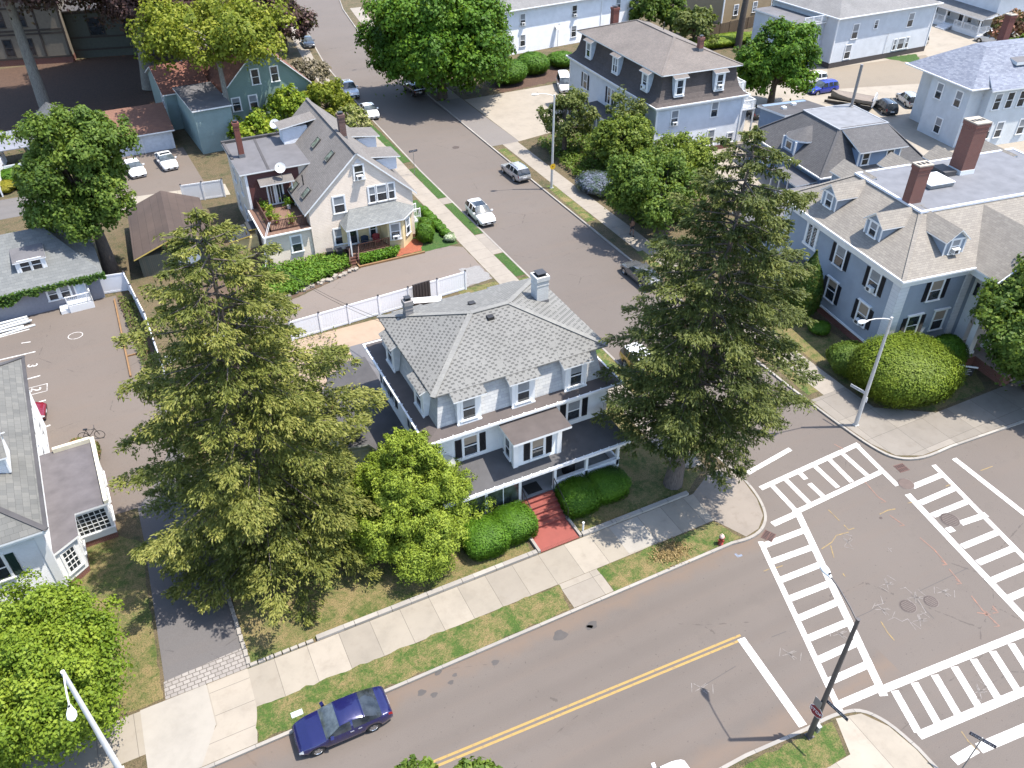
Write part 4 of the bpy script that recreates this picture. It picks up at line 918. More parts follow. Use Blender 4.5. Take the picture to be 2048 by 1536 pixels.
# ------------------------------------------------------------------ big blue house at the corner
def blue_house():
    H = House('blue_corner_house', 'large blue house with tan hip roof, black shutters, gabled dormers and two tall chimneys', 'house', (48.0, 32.9), R(-7.6))
    BL = siding('blue_clapboard', (.34, .39, .45)); TS = shingle('tan_shingles', (.37, .335, .285), (.29, .26, .225), (.15, .13, .115), .34, .19, .12)
    Dp, Wd = 14.3, 24.0
    mb = MB(); mb.box(0, 0, .9, Wd, Dp, 7.3); H.part(mb, 'wall', BL)
    mb = MB(); mb.box(.02, .02, .1, Wd - .02, Dp - .02, .9); H.part(mb, 'foundation', BRICK)
    mb = MB(); mb.box(-.08, -.08, .78, Wd, Dp + .08, .95); mb.box(-.12, -.12, 6.75, Wd, Dp + .12, 7.28); mb.box(-.3, -.3, 7.28, Wd + .3, Dp + .3, 7.42); H.part(mb, 'water_table_and_frieze', TRIM)
    QU = brickm('white_quoins', (.66, .66, .67), (.62, .62, .63), (.5, .5, .52), 2.0, .3, .015)
    for bb in ((-.06, -.06, .75, .1), (-.06, Dp - .75, .1, Dp + .06), (5.9, -.1, 6.5, .1)):
        mb = MB(); mb.box(bb[0], bb[1], .95, bb[2], bb[3], 6.75)
        if bb[1] == -.06: mb.box(-.06, .1, .95, .1, .75, 6.75)
        H.part(mb, 'corner_pilaster', QU)
    E = (-.5, -.5, Wd + .5, Dp + .5); I = (4.0, 4.1, Wd - 4, Dp - 2.9); zE, zI = 7.55, 10.2
    mb = MB(); ring(mb, E, I, zE, zI); mb.poly([(E[0], E[1], zE - .12), (E[0], E[3], zE - .12), (E[2], E[3], zE - .12), (E[2], E[1], zE - .12)], 1); ring(mb, E, E, zE - .12, zE, 1); H.part(mb, 'roof', [TS, TRIM])
    mb = MB(); gutter(mb, E, 7.58); H.part(mb, 'gutter', TRIM)
    mb = MB(); mb.poly([(I[0], I[1], zI + .05), (I[2], I[1], zI + .05), (I[2], I[3], zI + .05), (I[0], I[3], zI + .05)]); H.part(mb, 'flat_roof', plain('blue_grey_membrane', (.19, .195, .215), .8, 0.0, .25, .9))
    mb = MB(); gutter(mb, (I[0], I[1], I[2], I[3]), zI + .1, 0, .22, .16); H.part(mb, 'deck_edge', plain('deck_edge_metal', (.6, .62, .66), .4))
    caps(H, [((E[0], E[1], zE), (I[0], I[1], zI)), ((E[0], E[3], zE), (I[0], I[3], zI))], TS, .3)
    for y in (10.3, 4.9): gable_dormer(H, .75, y, 8.15, 'W', 1.75, 1.35, 2.6, BL, TS, rise=.72, wh=1.05)
    gable_dormer(H, 4.6, .75, 8.15, 'S', 1.75, 1.35, 2.6, BL, TS, rise=.72, wh=1.05, ac=True)
    for x in (4.6, 9.4, 14.2, 19.0): gable_dormer(H, x, Dp - .4, 8.2, 'N', 1.9, 1.4, 2.4, BL, TS, rise=.75, wh=1.05)
    H.win(0, 6.7, 4.95, 'W', 1.05, 1.65, SHUT, fr=.45, bl=BLIND); H.win(0, 2.6, 4.95, 'W', 1.05, 1.65, SHUT, ac=True, fr=.5)
    H.win(0, 6.65, 1.85, 'W', 1.05, 1.7, SHUT, fr=.3, bl=BLIND2, hood=True); H.win(0, 2.75, 1.9, 'W', 1.05, 1.7, SHUT, ac=True, fr=.6, bl=BLIND2, hood=True)
    # leaded window
    mb = MB(); mb.box(-.12, 9.5, 4.75, 0, 11.3, 4.95); mb.box(-.10, 9.6, 4.95, 0, 9.85, 6.7); mb.box(-.10, 10.95, 4.95, 0, 11.2, 6.7); mb.box(-.1, 10.34, 4.95, 0, 10.46, 6.7); mb.box(-.12, 9.55, 6.7, 0, 11.25, 6.85)
    for y0 in (9.85, 10.46):
        for i in range(-3, 7):
            for s in (1, -1):
                z0 = 4.95 + i * .3
                p = [(y0 + t * .49, z0 + (t if s > 0 else 1 - t) * .5) for t in (0, 1)]
                if 4.95 <= min(p[0][1], p[1][1]) and max(p[0][1], p[1][1]) <= 6.72: mb.beam((-.03, *p[0]), (-.03, *p[1]), .014, .014)
    f = H.part(mb, 'leaded_window', TRIM); mb = MB(); mb.box(-.02, 9.85, 4.95, -.005, 10.95, 6.7); mb.build('pane', GLASS, f)
    H.win(3.4, 0, 5.0, 'S', 1.05, 1.65, SHUT, fr=.5, bl=BLIND2); H.win(2.3, 0, 2.1, 'S', 1.05, 1.65, SHUT, fr=0, hood=True); H.win(4.75, 0, 2.1, 'S', 1.05, 1.65, None, fr=.5, bl=BLIND2, hood=True)
    # bay sunroom on the street side
    mb = MB(); mb.box(-1.6, 8.9, .12, -.01, 11.9, 3.3); H.part(mb, 'bay_wall', TRIM)
    mb = MB(); mb.plate([(-1.85, 8.65, 3.5), (-.01, 8.65, 3.5), (-.01, 12.15, 3.5), (-1.85, 12.15, 3.5)], .18, 0, 1); H.part(mb, 'bay_roof', [FLATD, TRIM])
    H.win(-1.6, 10.4, 1.1, 'W', 1.0, 1.9, cols=3, fr=0); H.win(-1.6, 9.3, 1.1, 'W', .3, 1.9, fr=0, mid=False); H.win(-1.6, 11.5, 1.1, 'W', .3, 1.9, fr=0, mid=False); H.win(-.8, 8.9, 1.1, 'S', .8, 1.9, cols=3, fr=0)
    # entrance pavilion
    cx, hw, yf, ze, zr = 9.7, 3.9, -2.5, 7.5, 10.05
    mb = MB()
    for s in (-1, 1):
        mb.poly([(cx + s * hw, yf - .3, ze), (cx, yf - .3, zr), (cx, 4.0, zr), (cx + s * hw, -.55, ze)][::s], 0)
        mb.add([(cx + s * hw, yf - .3, ze - .15), (cx + s * hw, -.55, ze - .15), (cx + s * hw, -.55, ze), (cx + s * hw, yf - .3, ze)], [(0, 1, 2, 3)], 1)
        mb.beam((cx + s * hw, yf - .3, ze - .08), (cx, yf - .3, zr - .08), .1, .2, 1)
    mb.add([(cx - hw + .4, yf, ze), (cx + hw - .4, yf, ze), (cx, yf, zr - .25)], [(0, 1, 2)], 1)
    mb.box(cx - hw + .1, yf - .1, 6.9, cx + hw - .1, .0, 7.42, 1); H.part(mb, 'pavilion_roof', [TS, TRIM])
    for x in (6.25, 8.1, 11.3, 13.2):
        mb = MB(); mb.box(x - .24, yf, 1.0, x + .24, yf + .48, 6.9); mb.box(x - .32, yf - .08, 1.0, x + .32, yf + .56, 1.3); mb.box(x - .32, yf - .08, 6.6, x + .32, yf + .56, 6.9); H.part(mb, 'pillar', TRIM)
    mb = MB(); mb.box(7.0, -.9, 1.0, 12.4, -.01, 6.9); H.part(mb, 'vestibule_wall', TRIM)
    H.win(7.0, -.45, 4.9, 'W', .45, 1.1, fr=0, mid=False); H.win(9.7, -.9, 1.05, 'S', 1.1, 2.3, fr=0, mid=False); H.win(8.0, -.9, 1.5, 'S', .5, 1.7, fr=0); H.win(11.4, -.9, 1.5, 'S', .5, 1.7, fr=0); H.win(9.7, -.9, 4.6, 'S', 1.3, 1.6, cols=3, fr=0)
    STN = plain('pink_sandstone', (.42, .33, .28), .8)
    mb = MB(); mb.box(5.9, -2.8, .1, 13.5, -.9, 1.0)
    mb.box(6.6, -5.6, .1, 7.4, -2.8, 1.02); mb.box(11.6, -5.6, .1, 12.4, -2.8, 1.02); H.part(mb, 'stoop', BRICK)
    mb = MB(); mb.box(6.5, -5.7, 1.022, 7.5, -2.8, 1.14); mb.box(11.5, -5.7, 1.022, 12.5, -2.8, 1.14); mb.box(5.85, -2.85, 1.0, 13.55, -.9, 1.06)
    for i in range(5): mb.box(7.4, -5.4 + i * .52, .1, 11.6, -2.8, .25 + i * .17)
    H.part(mb, 'steps', STN)
    mb = MB()
    for x in (8.6, 10.6): mb.tube([(x, -5.5, .2), (x, -5.5, 1.2), (x, -2.8, 2.0), (x, -2.8, 1.0)], .03, 6)
    H.part(mb, 'handrail', BLK)
    for x in (16.5, 20): H.win(x, 0, 5.0, 'S', 1.05, 1.65, SHUT); H.win(x, 0, 2.0, 'S', 1.05, 1.65, SHUT)
    # roof furniture
    H.chimney(4.4, 5.7, 9.6, 13.2, 1.15, .75, None, 3); H.chimney(12.2, 9.1, 10.2, 14.4, 1.35, 1.35, None, 4)
    mb = MB(); mb.cbox(8.35, 7.9, 10.45, 2.3, 2.0, .28, 0); mb.cbox(8.35, 7.9, 10.62, 2.4, 2.1, .08, 1); H.part(mb, 'roof_hatch', [plain('hatch_grey', (.3, .3, .3)), plain('hatch_white', (.75, .75, .74), .4)])
    mb = MB(); mb.cbox(10.6, 9.3, 10.45, 1.2, 1.6, .42, 0); H.part(mb, 'roof_hatch', FLATD)
blue_house()

def small_blue_house():
    H = House('small_blue_house', 'small slate blue house with charcoal hip roof, round dormer and flat top deck', 'house', (63.5, 56.2), R(-7.3))
    BL = siding('slate_blue_clapboard', (.24, .33, .46)); CS = shingle('charcoal_shingles', (.155, .15, .15), (.12, .115, .118), (.06, .06, .06), .3, .16, .15)
    Wd, Dp = 12.5, 12.6
    mb = MB(); mb.box(0, 0, .12, Wd, Dp, 3.3); H.part(mb, 'wall', BL)
    E = (-.5, -.5, Wd + .5, Dp + .5); I = (3.1, 2.6, 9.0, 8.6)
    mb = MB(); ring(mb, E, I, 3.35, 6.9); ring(mb, E, E, 3.2, 3.35, 1); mb.poly([(E[0], E[1], 3.2), (E[0], E[3], 3.2), (E[2], E[3], 3.2), (E[2], E[1], 3.2)], 1); H.part(mb, 'roof', [CS, TRIM])
    mb = MB(); mb.poly([(I[0], I[1], 6.93), (I[2], I[1], 6.93), (I[2], I[3], 6.93), (I[0], I[3], 6.93)]); gutter(mb, I, 6.97, 1, .15, .12); H.part(mb, 'flat_roof', [plain('silver_membrane', (.24, .245, .26), .7, 0.0, .25, 1.0), plain('silver_edge', (.4, .41, .43), .5)])
    mb = MB(); gutter(mb, E, 3.38); H.part(mb, 'gutter', TRIM)
    caps(H, [((E[0], E[1], 3.35), (I[0], I[1], 6.9)), ((E[2], E[1], 3.35), (I[2], I[1], 6.9)), ((E[0], E[3], 3.35), (I[0], I[3], 6.9))], CS, .3)
    # broad shed dormer to the south
    mb = MB(); mb.box(4.0, -.1, 3.6, 9.2, 2.4, 5.35, 0); mb.plate([(3.6, -.6, 5.5), (9.6, -.6, 5.5), (8.9, 2.75, 7.0), (3.3, 2.75, 7.0)], .13, 1, 2); mb.box(3.95, -.14, 3.5, 4.12, .0, 5.35, 2); mb.box(9.08, -.14, 3.5, 9.25, .0, 5.35, 2)
    H.part(mb, 'dormer', [BL, CS, TRIM])
    for x in (4.9, 7.9): H.win(x, -.1, 3.95, 'S', .8, 1.15, fr=0)
    # round-fronted dormer
    mb = MB(); n = 9; arc = [(.1 + 1.5 * (1 - math.cos(math.pi / 2 * (i / (n - 1) * 2 - 1))), 6.0 + 1.5 * math.sin(math.pi / 2 * (i / (n - 1) * 2 - 1))) for i in range(n)]
    arc = [(1.5 - 1.75 * math.cos(math.pi / 2 * (2 * i / (n - 1) - 1)), 6.0 + 1.75 * math.sin(math.pi / 2 * (2 * i / (n - 1) - 1))) for i in range(n)]
    for i in range(n - 1): mb.add([(*arc[i], 5.2), (*arc[i + 1], 5.2), (1.6, 6.0, 6.2)], [(0, 2, 1)], 0)
    mb.add([(arc[0][0], arc[0][1], 5.2), (1.6, 6.0, 6.2), (3.2, 6.0, 6.3), (2.0, arc[0][1], 5.2)], [(0, 3, 2, 1)], 0); mb.add([(arc[-1][0], arc[-1][1], 5.2), (1.6, 6.0, 6.2), (3.2, 6.0, 6.3), (2.0, arc[-1][1], 5.2)], [(0, 1, 2, 3)], 0)
    for i in range(n - 1): mb.add([(*arc[i], 5.05), (*arc[i + 1], 5.05), (*arc[i + 1], 5.22), (*arc[i], 5.22)], [(0, 3, 2, 1)], 2)
    mb.prism([(-.1, 4.9), (2.2, 4.9), (2.2, 7.1), (-.1, 7.1)], 2.6, 5.1, 1); mb.box(-.16, 4.84, 2.6, .0, 5.02, 5.1, 2); mb.box(-.16, 6.98, 2.6, .0, 7.16, 5.1, 2); mb.box(-.16, 4.84, 2.5, -.05, 7.16, 2.68, 2)
    H.part(mb, 'dormer', [CS, BL, TRIM])
    H.win(-.1, 6.0, 4.1, 'W', .95, .7, fr=0, mid=False)
    mb = MB(); mb.plate([(-2.6, .4, 2.45), (-.02, .4, 2.6), (-.02, 5.0, 2.6), (-2.6, 5.0, 2.45)], .15, 0, 1); H.part(mb, 'porch_roof', [FLATG, TRIM])
    mb = MB()
    for y in (.6, 2.0, 3.4, 4.8): mb.box(-2.45, y - .07, .12, -2.3, y + .07, 2.3)
    H.part(mb, 'porch_post', TRIM)
    for y in (1.5, 3.6, 9.5, 11.5): H.win(0, y, 1.0, 'W', .85, 1.3)
    mb = MB(); mb.box(3.2, 12.0, .12, 9, 16.5, 5.0); H.part(mb, 'wing_wall', BL)
    mb = MB(); mb.plate([(2.9, 11.5, 5.45), (9.3, 11.5, 5.45), (9.3, 16.9, 4.9), (2.9, 16.9, 4.9)], .25, 0, 1); H.part(mb, 'wing_roof', [FLATD, TRIM])
    for x, y, z in ((4.5, 14, 5.3), (6.5, 15, 5.2)): mb = MB(); mb.cbox(x, y, z, .5, .5, .3); H.part(mb, 'roof_vent', WHITE)
    mb = MB(); mb.box(10.6, 9.4, .12, 14.2, 11.2, 3.6, 0); railing(mb, [(14.1, 9.5), (14.1, 13)], 3.6, .9, 1); mb.box(10.6, 9.4, 3.5, 14.3, 13.2, 3.62, 1); H.part(mb, 'wood_deck', [BL, WHITE])
    # lower flat roofs between the two blue houses
    mb = MB(); mb.box(-5.5, -4.8, .12, 2.5, -.6, 2.5); H.part(mb, 'lean_to_wall', BL)
    mb = MB(); mb.plate([(-5.8, -5.1, 2.7), (2.8, -5.1, 2.7), (2.8, -.55, 2.8), (-5.8, -.55, 2.8)], .15, 0, 1); H.part(mb, 'lean_to_roof', [FLATG, TRIM])
small_blue_house()
H = House('flat_roofed_addition', 'grey flat roofed addition behind the blue corner house, beyond the dark corner spruce', 'building', (49.6, 47.4), R(-7.6))
mb = MB(); mb.box(0, 0, .12, 9.5, 6.2, 3.0); H.part(mb, 'wall', siding('slate_blue_clapboard', (.24, .33, .46)))
mb = MB(); mb.plate([(-.3, -.3, 3.2), (9.8, -.3, 3.2), (9.8, 6.5, 3.2), (-.3, 6.5, 3.2)], .2, 0, 1); H.part(mb, 'flat_roof', [FLATG, TRIM])
for y in (1.6, 4.4): H.win(0, y, 1.0, 'W', .9, 1.3)
mb = MB(); mb.box(2.0, 2.0, 3.2, 6.5, 5.5, 3.9); H.part(mb, 'upper_wall', siding('slate_blue_clapboard', (.24, .33, .46))); mb = MB(); mb.plate([(1.7, 1.7, 4.05), (6.8, 1.7, 4.05), (6.8, 5.8, 4.05), (1.7, 5.8, 4.05)], .15, 0, 1); H.part(mb, 'upper_roof', [FLATG, TRIM])

# ------------------------------------------------------------------ simple helpers for the remaining houses
def gabled(H, x0, y0, x1, y1, ze, zr, wm, rm, axis='y', ov=.35, base=.12, t=.15, wallname='wall'):
    mb = MB()
    if axis == 'y':
        xr = (x0 + x1) / 2; v = [(x0, y0, base), (x1, y0, base), (x1, y0, ze), (xr, y0, zr), (x0, y0, ze)]; w = [(a, y1, c) for a, b, c in v]
        mb.add(v, [(0, 1, 2, 3, 4)]); mb.add(w, [(4, 3, 2, 1, 0)]); mb.add(v + w, [(0, 4, 9, 5), (1, 6, 7, 2)])
        k = (zr - ze) / (xr - x0); H.part(mb, wallname, wm)
        for s in (-1, 1):
            xe = (x0 - ov) if s < 0 else (x1 + ov); mb = MB(); mb.plate([(xr, y0 - ov, zr + t), (xr, y1 + ov, zr + t), (xe, y1 + ov, ze - ov * k + t), (xe, y0 - ov, ze - ov * k + t)], t, 0, 1); H.part(mb, 'roof', [rm, TRIM])
    else:
        yr = (y0 + y1) / 2; v = [(x0, y1, base), (x0, y0, base), (x0, y0, ze), (x0, yr, zr), (x0, y1, ze)]; w = [(x1, b, c) for a, b, c in v]
        mb.add(v, [(0, 1, 2, 3, 4)]); mb.add(w, [(4, 3, 2, 1, 0)]); mb.add(v + w, [(0, 4, 9, 5), (1, 6, 7, 2)])
        k = (zr - ze) / (yr - y0); H.part(mb, wallname, wm)
        for s in (-1, 1):
            ye = (y0 - ov) if s < 0 else (y1 + ov); mb = MB(); mb.plate([(x0 - ov, yr, zr + t), (x1 + ov, yr, zr + t), (x1 + ov, ye, ze - ov * k + t), (x0 - ov, ye, ze - ov * k + t)], t, 0, 1); H.part(mb, 'roof', [rm, TRIM])
def boxwall(H, x0, y0, x1, y1, z1, m, name='wall', z0=.12):
    mb = MB(); mb.box(x0, y0, z0, x1, y1, z1); H.part(mb, name, m)
def flatroof(H, x0, y0, x1, y1, z, m, name='flat_roof', ov=.25, t=.2):
    mb = MB(); mb.plate([(x0 - ov, y0 - ov, z), (x1 + ov, y0 - ov, z), (x1 + ov, y1 + ov, z), (x0 - ov, y1 + ov, z)], t, 0, 1); H.part(mb, name, [m, TRIM])

GREYS = shingle('grey_shingles', (.30, .29, .28), (.24, .235, .23), (.14, .14, .14), .3, .16, .2)
WH = siding('bright_white_clapboard', (.74, .745, .76))
# white house at the top
H = House('white_tall_house', 'tall plain white house with grey roof and satellite dishes, behind round bushes', 'house', (58.0, 119.0), R(6.5))
boxwall(H, 0, 0, 27, 14, 6.6, WH); mb = MB(); hip(mb, (-.5, -.5, 27.5, 14.5), 6.75, 7, 20, 9.5, 0, 1); H.part(mb, 'roof', [GREYS, TRIM]); mb = MB(); gutter(mb, (-.5, -.5, 27.5, 14.5), 6.8); H.part(mb, 'gutter', TRIM)
mb = MB(); mb.box(-.06, -.06, .12, .12, .12, 6.5); mb.box(19.0, -.07, .12, 19.15, -.0, 6.5); H.part(mb, 'corner_board', TRIM)
for x, z, ac in ((3.6, 4.3, 1), (13.6, 4.3, 1), (22.6, 4.3, 0), (3.6, 1.2, 0), (13.6, 1.2, 0)): H.win(x, 0, z, 'S', .95, 1.6, ac=ac)
for y in (3, 8): H.win(0, y, 4.3, 'W', .9, 1.5); H.win(0, y, 1.2, 'W', .9, 1.5)
H.dish((10.2, -.35, 2.4), 200, .5, .9); H.dish((.2, -.4, 4.9), 200, .4, .6)
mb = MB(); mb.tube([(10.2, -.35, .1), (10.2, -.35, 2.6)], .04, 6); H.part(mb, 'dish_pole', GALV)
# grey-blue house, upper right
H = House('grey_blue_house', 'three storey grey blue house with white trimmed windows beside the parking lot', 'house', (99.0, 91.4), R(.8))
GB = siding('grey_blue_clapboard', (.50, .52, .545)); boxwall(H, 0, 0, 20.5, 14, 7.1, GB); boxwall(H, -.04, -.04, 20.54, 14.04, .9, plain('dark_foundation', (.09, .075, .07), .8), 'foundation')
mb = MB(); hip(mb, (-.5, -.5, 21, 14.5), 7.3, 7, 13.5, 10.2, 0, 1); H.part(mb, 'roof', [GREYS, TRIM]); mb = MB(); gutter(mb, (-.5, -.5, 21, 14.5), 7.35); mb.box(-.08, -.08, .9, .1, .1, 7.1); mb.box(20.4, -.08, .9, 20.58, .1, 7.1); H.part(mb, 'trim', TRIM)
for x, z, w, h in ((3.9, 4.0, 1.15, 2.0), (8.0, 5.0, .7, 1.1), (15.4, 4.4, 1.15, 1.9), (3.3, 1.2, 1.15, 1.9)): H.win(x, 0, z, 'S', w, h)
for dx, w in ((-1.35, .6), (0, 1.3), (1.35, .6)): H.win(14.6 + dx, 0, 1.2, 'S', w, 1.5, mid=abs(dx) > 1)
boxwall(H, -4.2, 2.5, -.01, 13, 6.2, GB, 'wing_wall'); mb = MB(); mb.plate([(-4.5, 2.2, 6.35), (-.01, 2.2, 6.35), (-.01, 13.3, 6.35), (-4.5, 13.3, 6.35)], .2, 0, 1); railing(mb, [(-4.4, 2.3), (-.1, 2.3)], 6.36, .9, 1); H.part(mb, 'wing_roof', [FLATG, TRIM])
for x in (-3.2, -1.2): H.win(x, 2.5, 4.0, 'S', .8, 1.6); H.win(x, 2.5, 1.2, 'S', .8, 1.5)
H.win(-4.2, 6, 3.9, 'W', .8, 1.5); H.win(-4.2, 9.5, 3.9, 'W', .8, 1.5)
mb = MB(); mb.tube([(11.2, -.08, .9), (11.2, -.08, 4.0)], .03, 6); H.part(mb, 'downpipe', WHITE)
# tan house at the top
H = House('tan_house', 'tan clapboard house behind the brown board fence', 'house', (101.0, 119.5), R(4))
TN = siding('tan_clapboard', (.30, .225, .13)); boxwall(H, 0, 0, 22, 12, 7.2, TN); mb = MB(); hip(mb, (-.4, -.4, 22.4, 12.4), 7.3, 6, 16, 10, 0, 1); H.part(mb, 'roof', [GREYS, TRIM]); mb = MB(); mb.box(-.07, -.07, .12, .12, .12, 7.1); H.part(mb, 'corner_board', TRIM)
for x in (3, 7.5, 12, 16): H.win(x, 0, 1.3, 'S', .9, 1.6); H.win(x, 0, 4.5, 'S', .9, 1.6)
# white house with the long porch, top right
H = House('porch_house', 'white house with long railed front porch at the upper right corner', 'house', (133.5, 93.6), R(-8))
boxwall(H, 2.6, -.5, 16, 16, 6.5, siding('white_clapboard_far', (.6, .61, .62))); mb = MB(); hip(mb, (2.1, -1, 16.5, 16.5), 6.6, 5, 11, 9.5, 0, 1, .15, 'y'); H.part(mb, 'roof', [GREYS, TRIM])
mb = MB(); mb.plate([(-.4, -.9, 3.1), (2.6, -.9, 3.9), (2.6, 16, 3.9), (-.4, 16, 3.1)], .15, 0, 1); mb.poly([(-.4, -.9, 3.1), (2.6, -.9, 3.1), (2.6, -.9, 3.9)], 1); H.part(mb, 'porch_roof', [GREYS, TRIM])
boxwall(H, 0, -.4, 2.6, 15.5, .9, WHITE, 'porch_floor')
mb = MB()
for y in (-.3, 3.4, 7.4, 11.4, 15.3): mb.box(.0, y - .1, .9, .2, y + .1, 3.1)
railing(mb, [(.1, -.3), (.1, 5.2)], .9, .9); railing(mb, [(.1, 7.6), (.1, 15.3)], .9, .9); railing(mb, [(.1, -.3), (2.5, -.3)], .9, .9); H.part(mb, 'porch_railing', WHITE)
mb = MB()
for i in range(4): mb.box(-1.6 + i * .4, 5.3, .12, .0, 7.5, .3 + i * .17)
H.part(mb, 'steps', plain('step_white', (.6, .6, .6)))
for y in (2, 4.5, 9.5, 12.5): H.win(2.6, y, 1.3, 'W', .9, 1.5)
H.win(2.6, 6.5, 1.0, 'W', 1.0, 2.0, fr=0, mid=False); H.win(7, -.5, 1.3, 'S', .9, 1.5); H.win(4.6, -.5, 1.3, 'S', .9, 1.5)
# grey house, right edge
H = House('grey_clapboard_house', 'grey clapboard house with mottled blue hip roof behind the big blue house', 'house', (88.0, 60.6), R(-8))
GY = siding('pale_grey_clapboard', (.52, .54, .55)); MO = shingle('mottled_blue_shingles', (.33, .36, .43), (.19, .21, .28), (.14, .15, .19), .42, .2, .1)
boxwall(H, 0, 0, 5, 6.2, 7.0, GY); boxwall(H, 2.0, -1.0, 22, 10, 7.0, siding('pale_grey_clapboard_front', (.53, .55, .555)), 'bay_front_wall')
H.root.location = (89.6, 60.9, 0)
mb = MB(); ring(mb, (-.5, -.5, 24, 10.5), (4.6, 4.2, 18, 6.0), 7.15, 10.2); mb.poly([(-.5, -.5, 7.0), (-.5, 10.5, 7), (24, 10.5, 7), (24, -.5, 7)], 1); mb.poly([(4.6, 4.2, 10.21), (18, 4.2, 10.21), (18, 6.0, 10.21), (4.6, 6.0, 10.21)], 0); gutter(mb, (-.5, -.5, 24, 10.5), 7.17, 1); mb.plate([(1.5, -1.5, 7.1), (24, -1.5, 7.1), (24, 1.2, 8.2), (3.0, 1.2, 8.2)], .15, 0, 1); H.part(mb, 'roof', [MO, TRIM])
mb = MB(); mb.plate([(7, 1.4, 9.0), (22, 1.4, 9.0), (22, 5.5, 9.7), (7, 5.5, 9.7)], .35, 0, 1); H.part(mb, 'dormer', [FLATG, GY])
for y in (1.5, 4.6): H.win(0, y, 4.6, 'W', .95, 1.7)
H.win(0, 3.2, .9, 'W', .95, 1.7)
for x in (3.3, 5.1, 6.9, 8.7, 10.5, 12.3): H.win(x, -1.0, 4.7, 'S', .95, 1.75, fr=.0 if x > 4 else .3)
for x in (3.3, 5.1, 8.5): H.win(x, -1.0, 1.2, 'S', .95, 1.75)
H.chimney(10.5, 7.6, 8.9, 12.6, .9, .9, brickm('orange_brick', (.25, .06, .04), (.20, .05, .035), (.26, .15, .12)), 2)

# green house, upper left
H = House('green_house', 'sage green house with rust brown roof under the yellow green tree', 'house', (8.8, 99.0), R(4))
GN = siding('sage_green_shingle_wall', (.20, .29, .25), .16); RB = shingle('rust_brown_shingles', (.33, .14, .095), (.24, .10, .07), (.12, .05, .04), .5, .3, .2)
boxwall(H, .0, 0, 4.2, 9.5, 5.2, siding('blue_green_clapboard', (.26, .35, .34)), 'wing_wall'); mb = MB(); mb.plate([(-.2, -.25, 5.3), (4.4, -.25, 5.3), (4.4, 9.7, 5.3), (-.2, 9.7, 5.3)], .16, 0, 1); H.part(mb, 'flat_roof', [FLATG, TRIM])
gabled(H, 4.3, 5.5, 15.7, 26, 4.6, 9.9, GN, RB, 'y', .4, .12, .16, 'wall')
for x in (6.1, 8.2, 13.4): H.win(x, 5.5, 2.6, 'S', .95, 1.5)
for x in (9.0, 11.4): H.win(x, 5.5, 5.4, 'S', .9, 1.7)
gabled(H, -1.3, 9.8, 4.0, 20, 4.6, 6.6, siding('blue_green_clapboard', (.26, .35, .34)), RB, 'x', .3, .12, .14, 'wing_wall')
H.win(-1.3, 12, 2.5, 'W', .9, 1.5); H.win(1.0, 9.79, 1.6, 'S', .95, 1.6)
# garage
H = House('double_garage', 'two bay white garage with brown shingle roof behind two white cars', 'garage', (-1.2, 102.4), R(1.5))
boxwall(H, 0, 0, 7.4, 6.2, 2.4, plain('garage_white', (.62, .62, .62)))
mb = MB(); RO = shingle('brown_garage_shingles', (.31, .155, .105), (.25, .125, .085), (.14, .07, .05), .3, .15, .1); mb.plate([(-.3, -.5, 2.45), (7.7, -.5, 2.45), (7.7, 5.4, 3.95), (-.3, 5.4, 3.95)], .16, 0, 1); mb.plate([(-.3, 5.4, 3.95), (7.7, 5.4, 3.95), (7.7, 6.7, 2.6), (-.3, 6.7, 2.6)], .16, 0, 1); H.part(mb, 'roof', [RO, TRIM])
for x in (.4, 4.0):
    mb = MB(); mb.box(x, -.05, .12, x + 3.1, -.005, 2.15)
    for i in range(4): mb.box(x, -.06, .3 + i * .5, x + 3.1, -.05, .32 + i * .5)
    H.part(mb, 'garage_door', plain('garage_door_grey', (.55, .57, .60), .5))
mb = MB()
for x in (.1, 3.62):
    for q in (0, .3): mb.beam((x + q, -.3, .12), (x + q, -.06, 2.3), .05, .05)
    for i in range(6): mb.beam((x, -.28 + i * .036, .4 + i * .32), (x + .3, -.28 + i * .036, .4 + i * .32), .03, .03)
H.part(mb, 'trellis', WHITE)
# brown-roofed shed
H = House('brown_roofed_shed', 'low shed with dark brown roll roof and yellow trim behind the spruce', 'shed', (-1.2, 71.8), R(-3))
YL = plain('yellow_trim', (.55, .40, .10), .6); boxwall(H, .1, 0, 6.2, 10.4, 2.1, planks('green_brown_boards', (.12, .13, .10), (.16, .15, .11), .16, False))
mb = MB(); BR2 = shingle('brown_rolled_roof', (.125, .088, .072), (.105, .074, .062), (.05, .035, .03), 3.2, .75, .3, .012)
mb.plate([(-.25, -.4, 2.15), (3.2, -.4, 3.5), (3.2, 10.7, 3.5), (-.25, 10.7, 2.15)], .12, 0, 1); mb.plate([(3.2, -.4, 3.5), (6.6, -.4, 2.15), (6.6, 10.7, 2.15), (3.2, 10.7, 3.5)], .12, 0, 1); H.part(mb, 'roof', [BR2, YL])
mb = MB(); mb.box(3.3, -.05, .12, 5.2, .0, 2.0); H.part(mb, 'shed_door', WHITE)
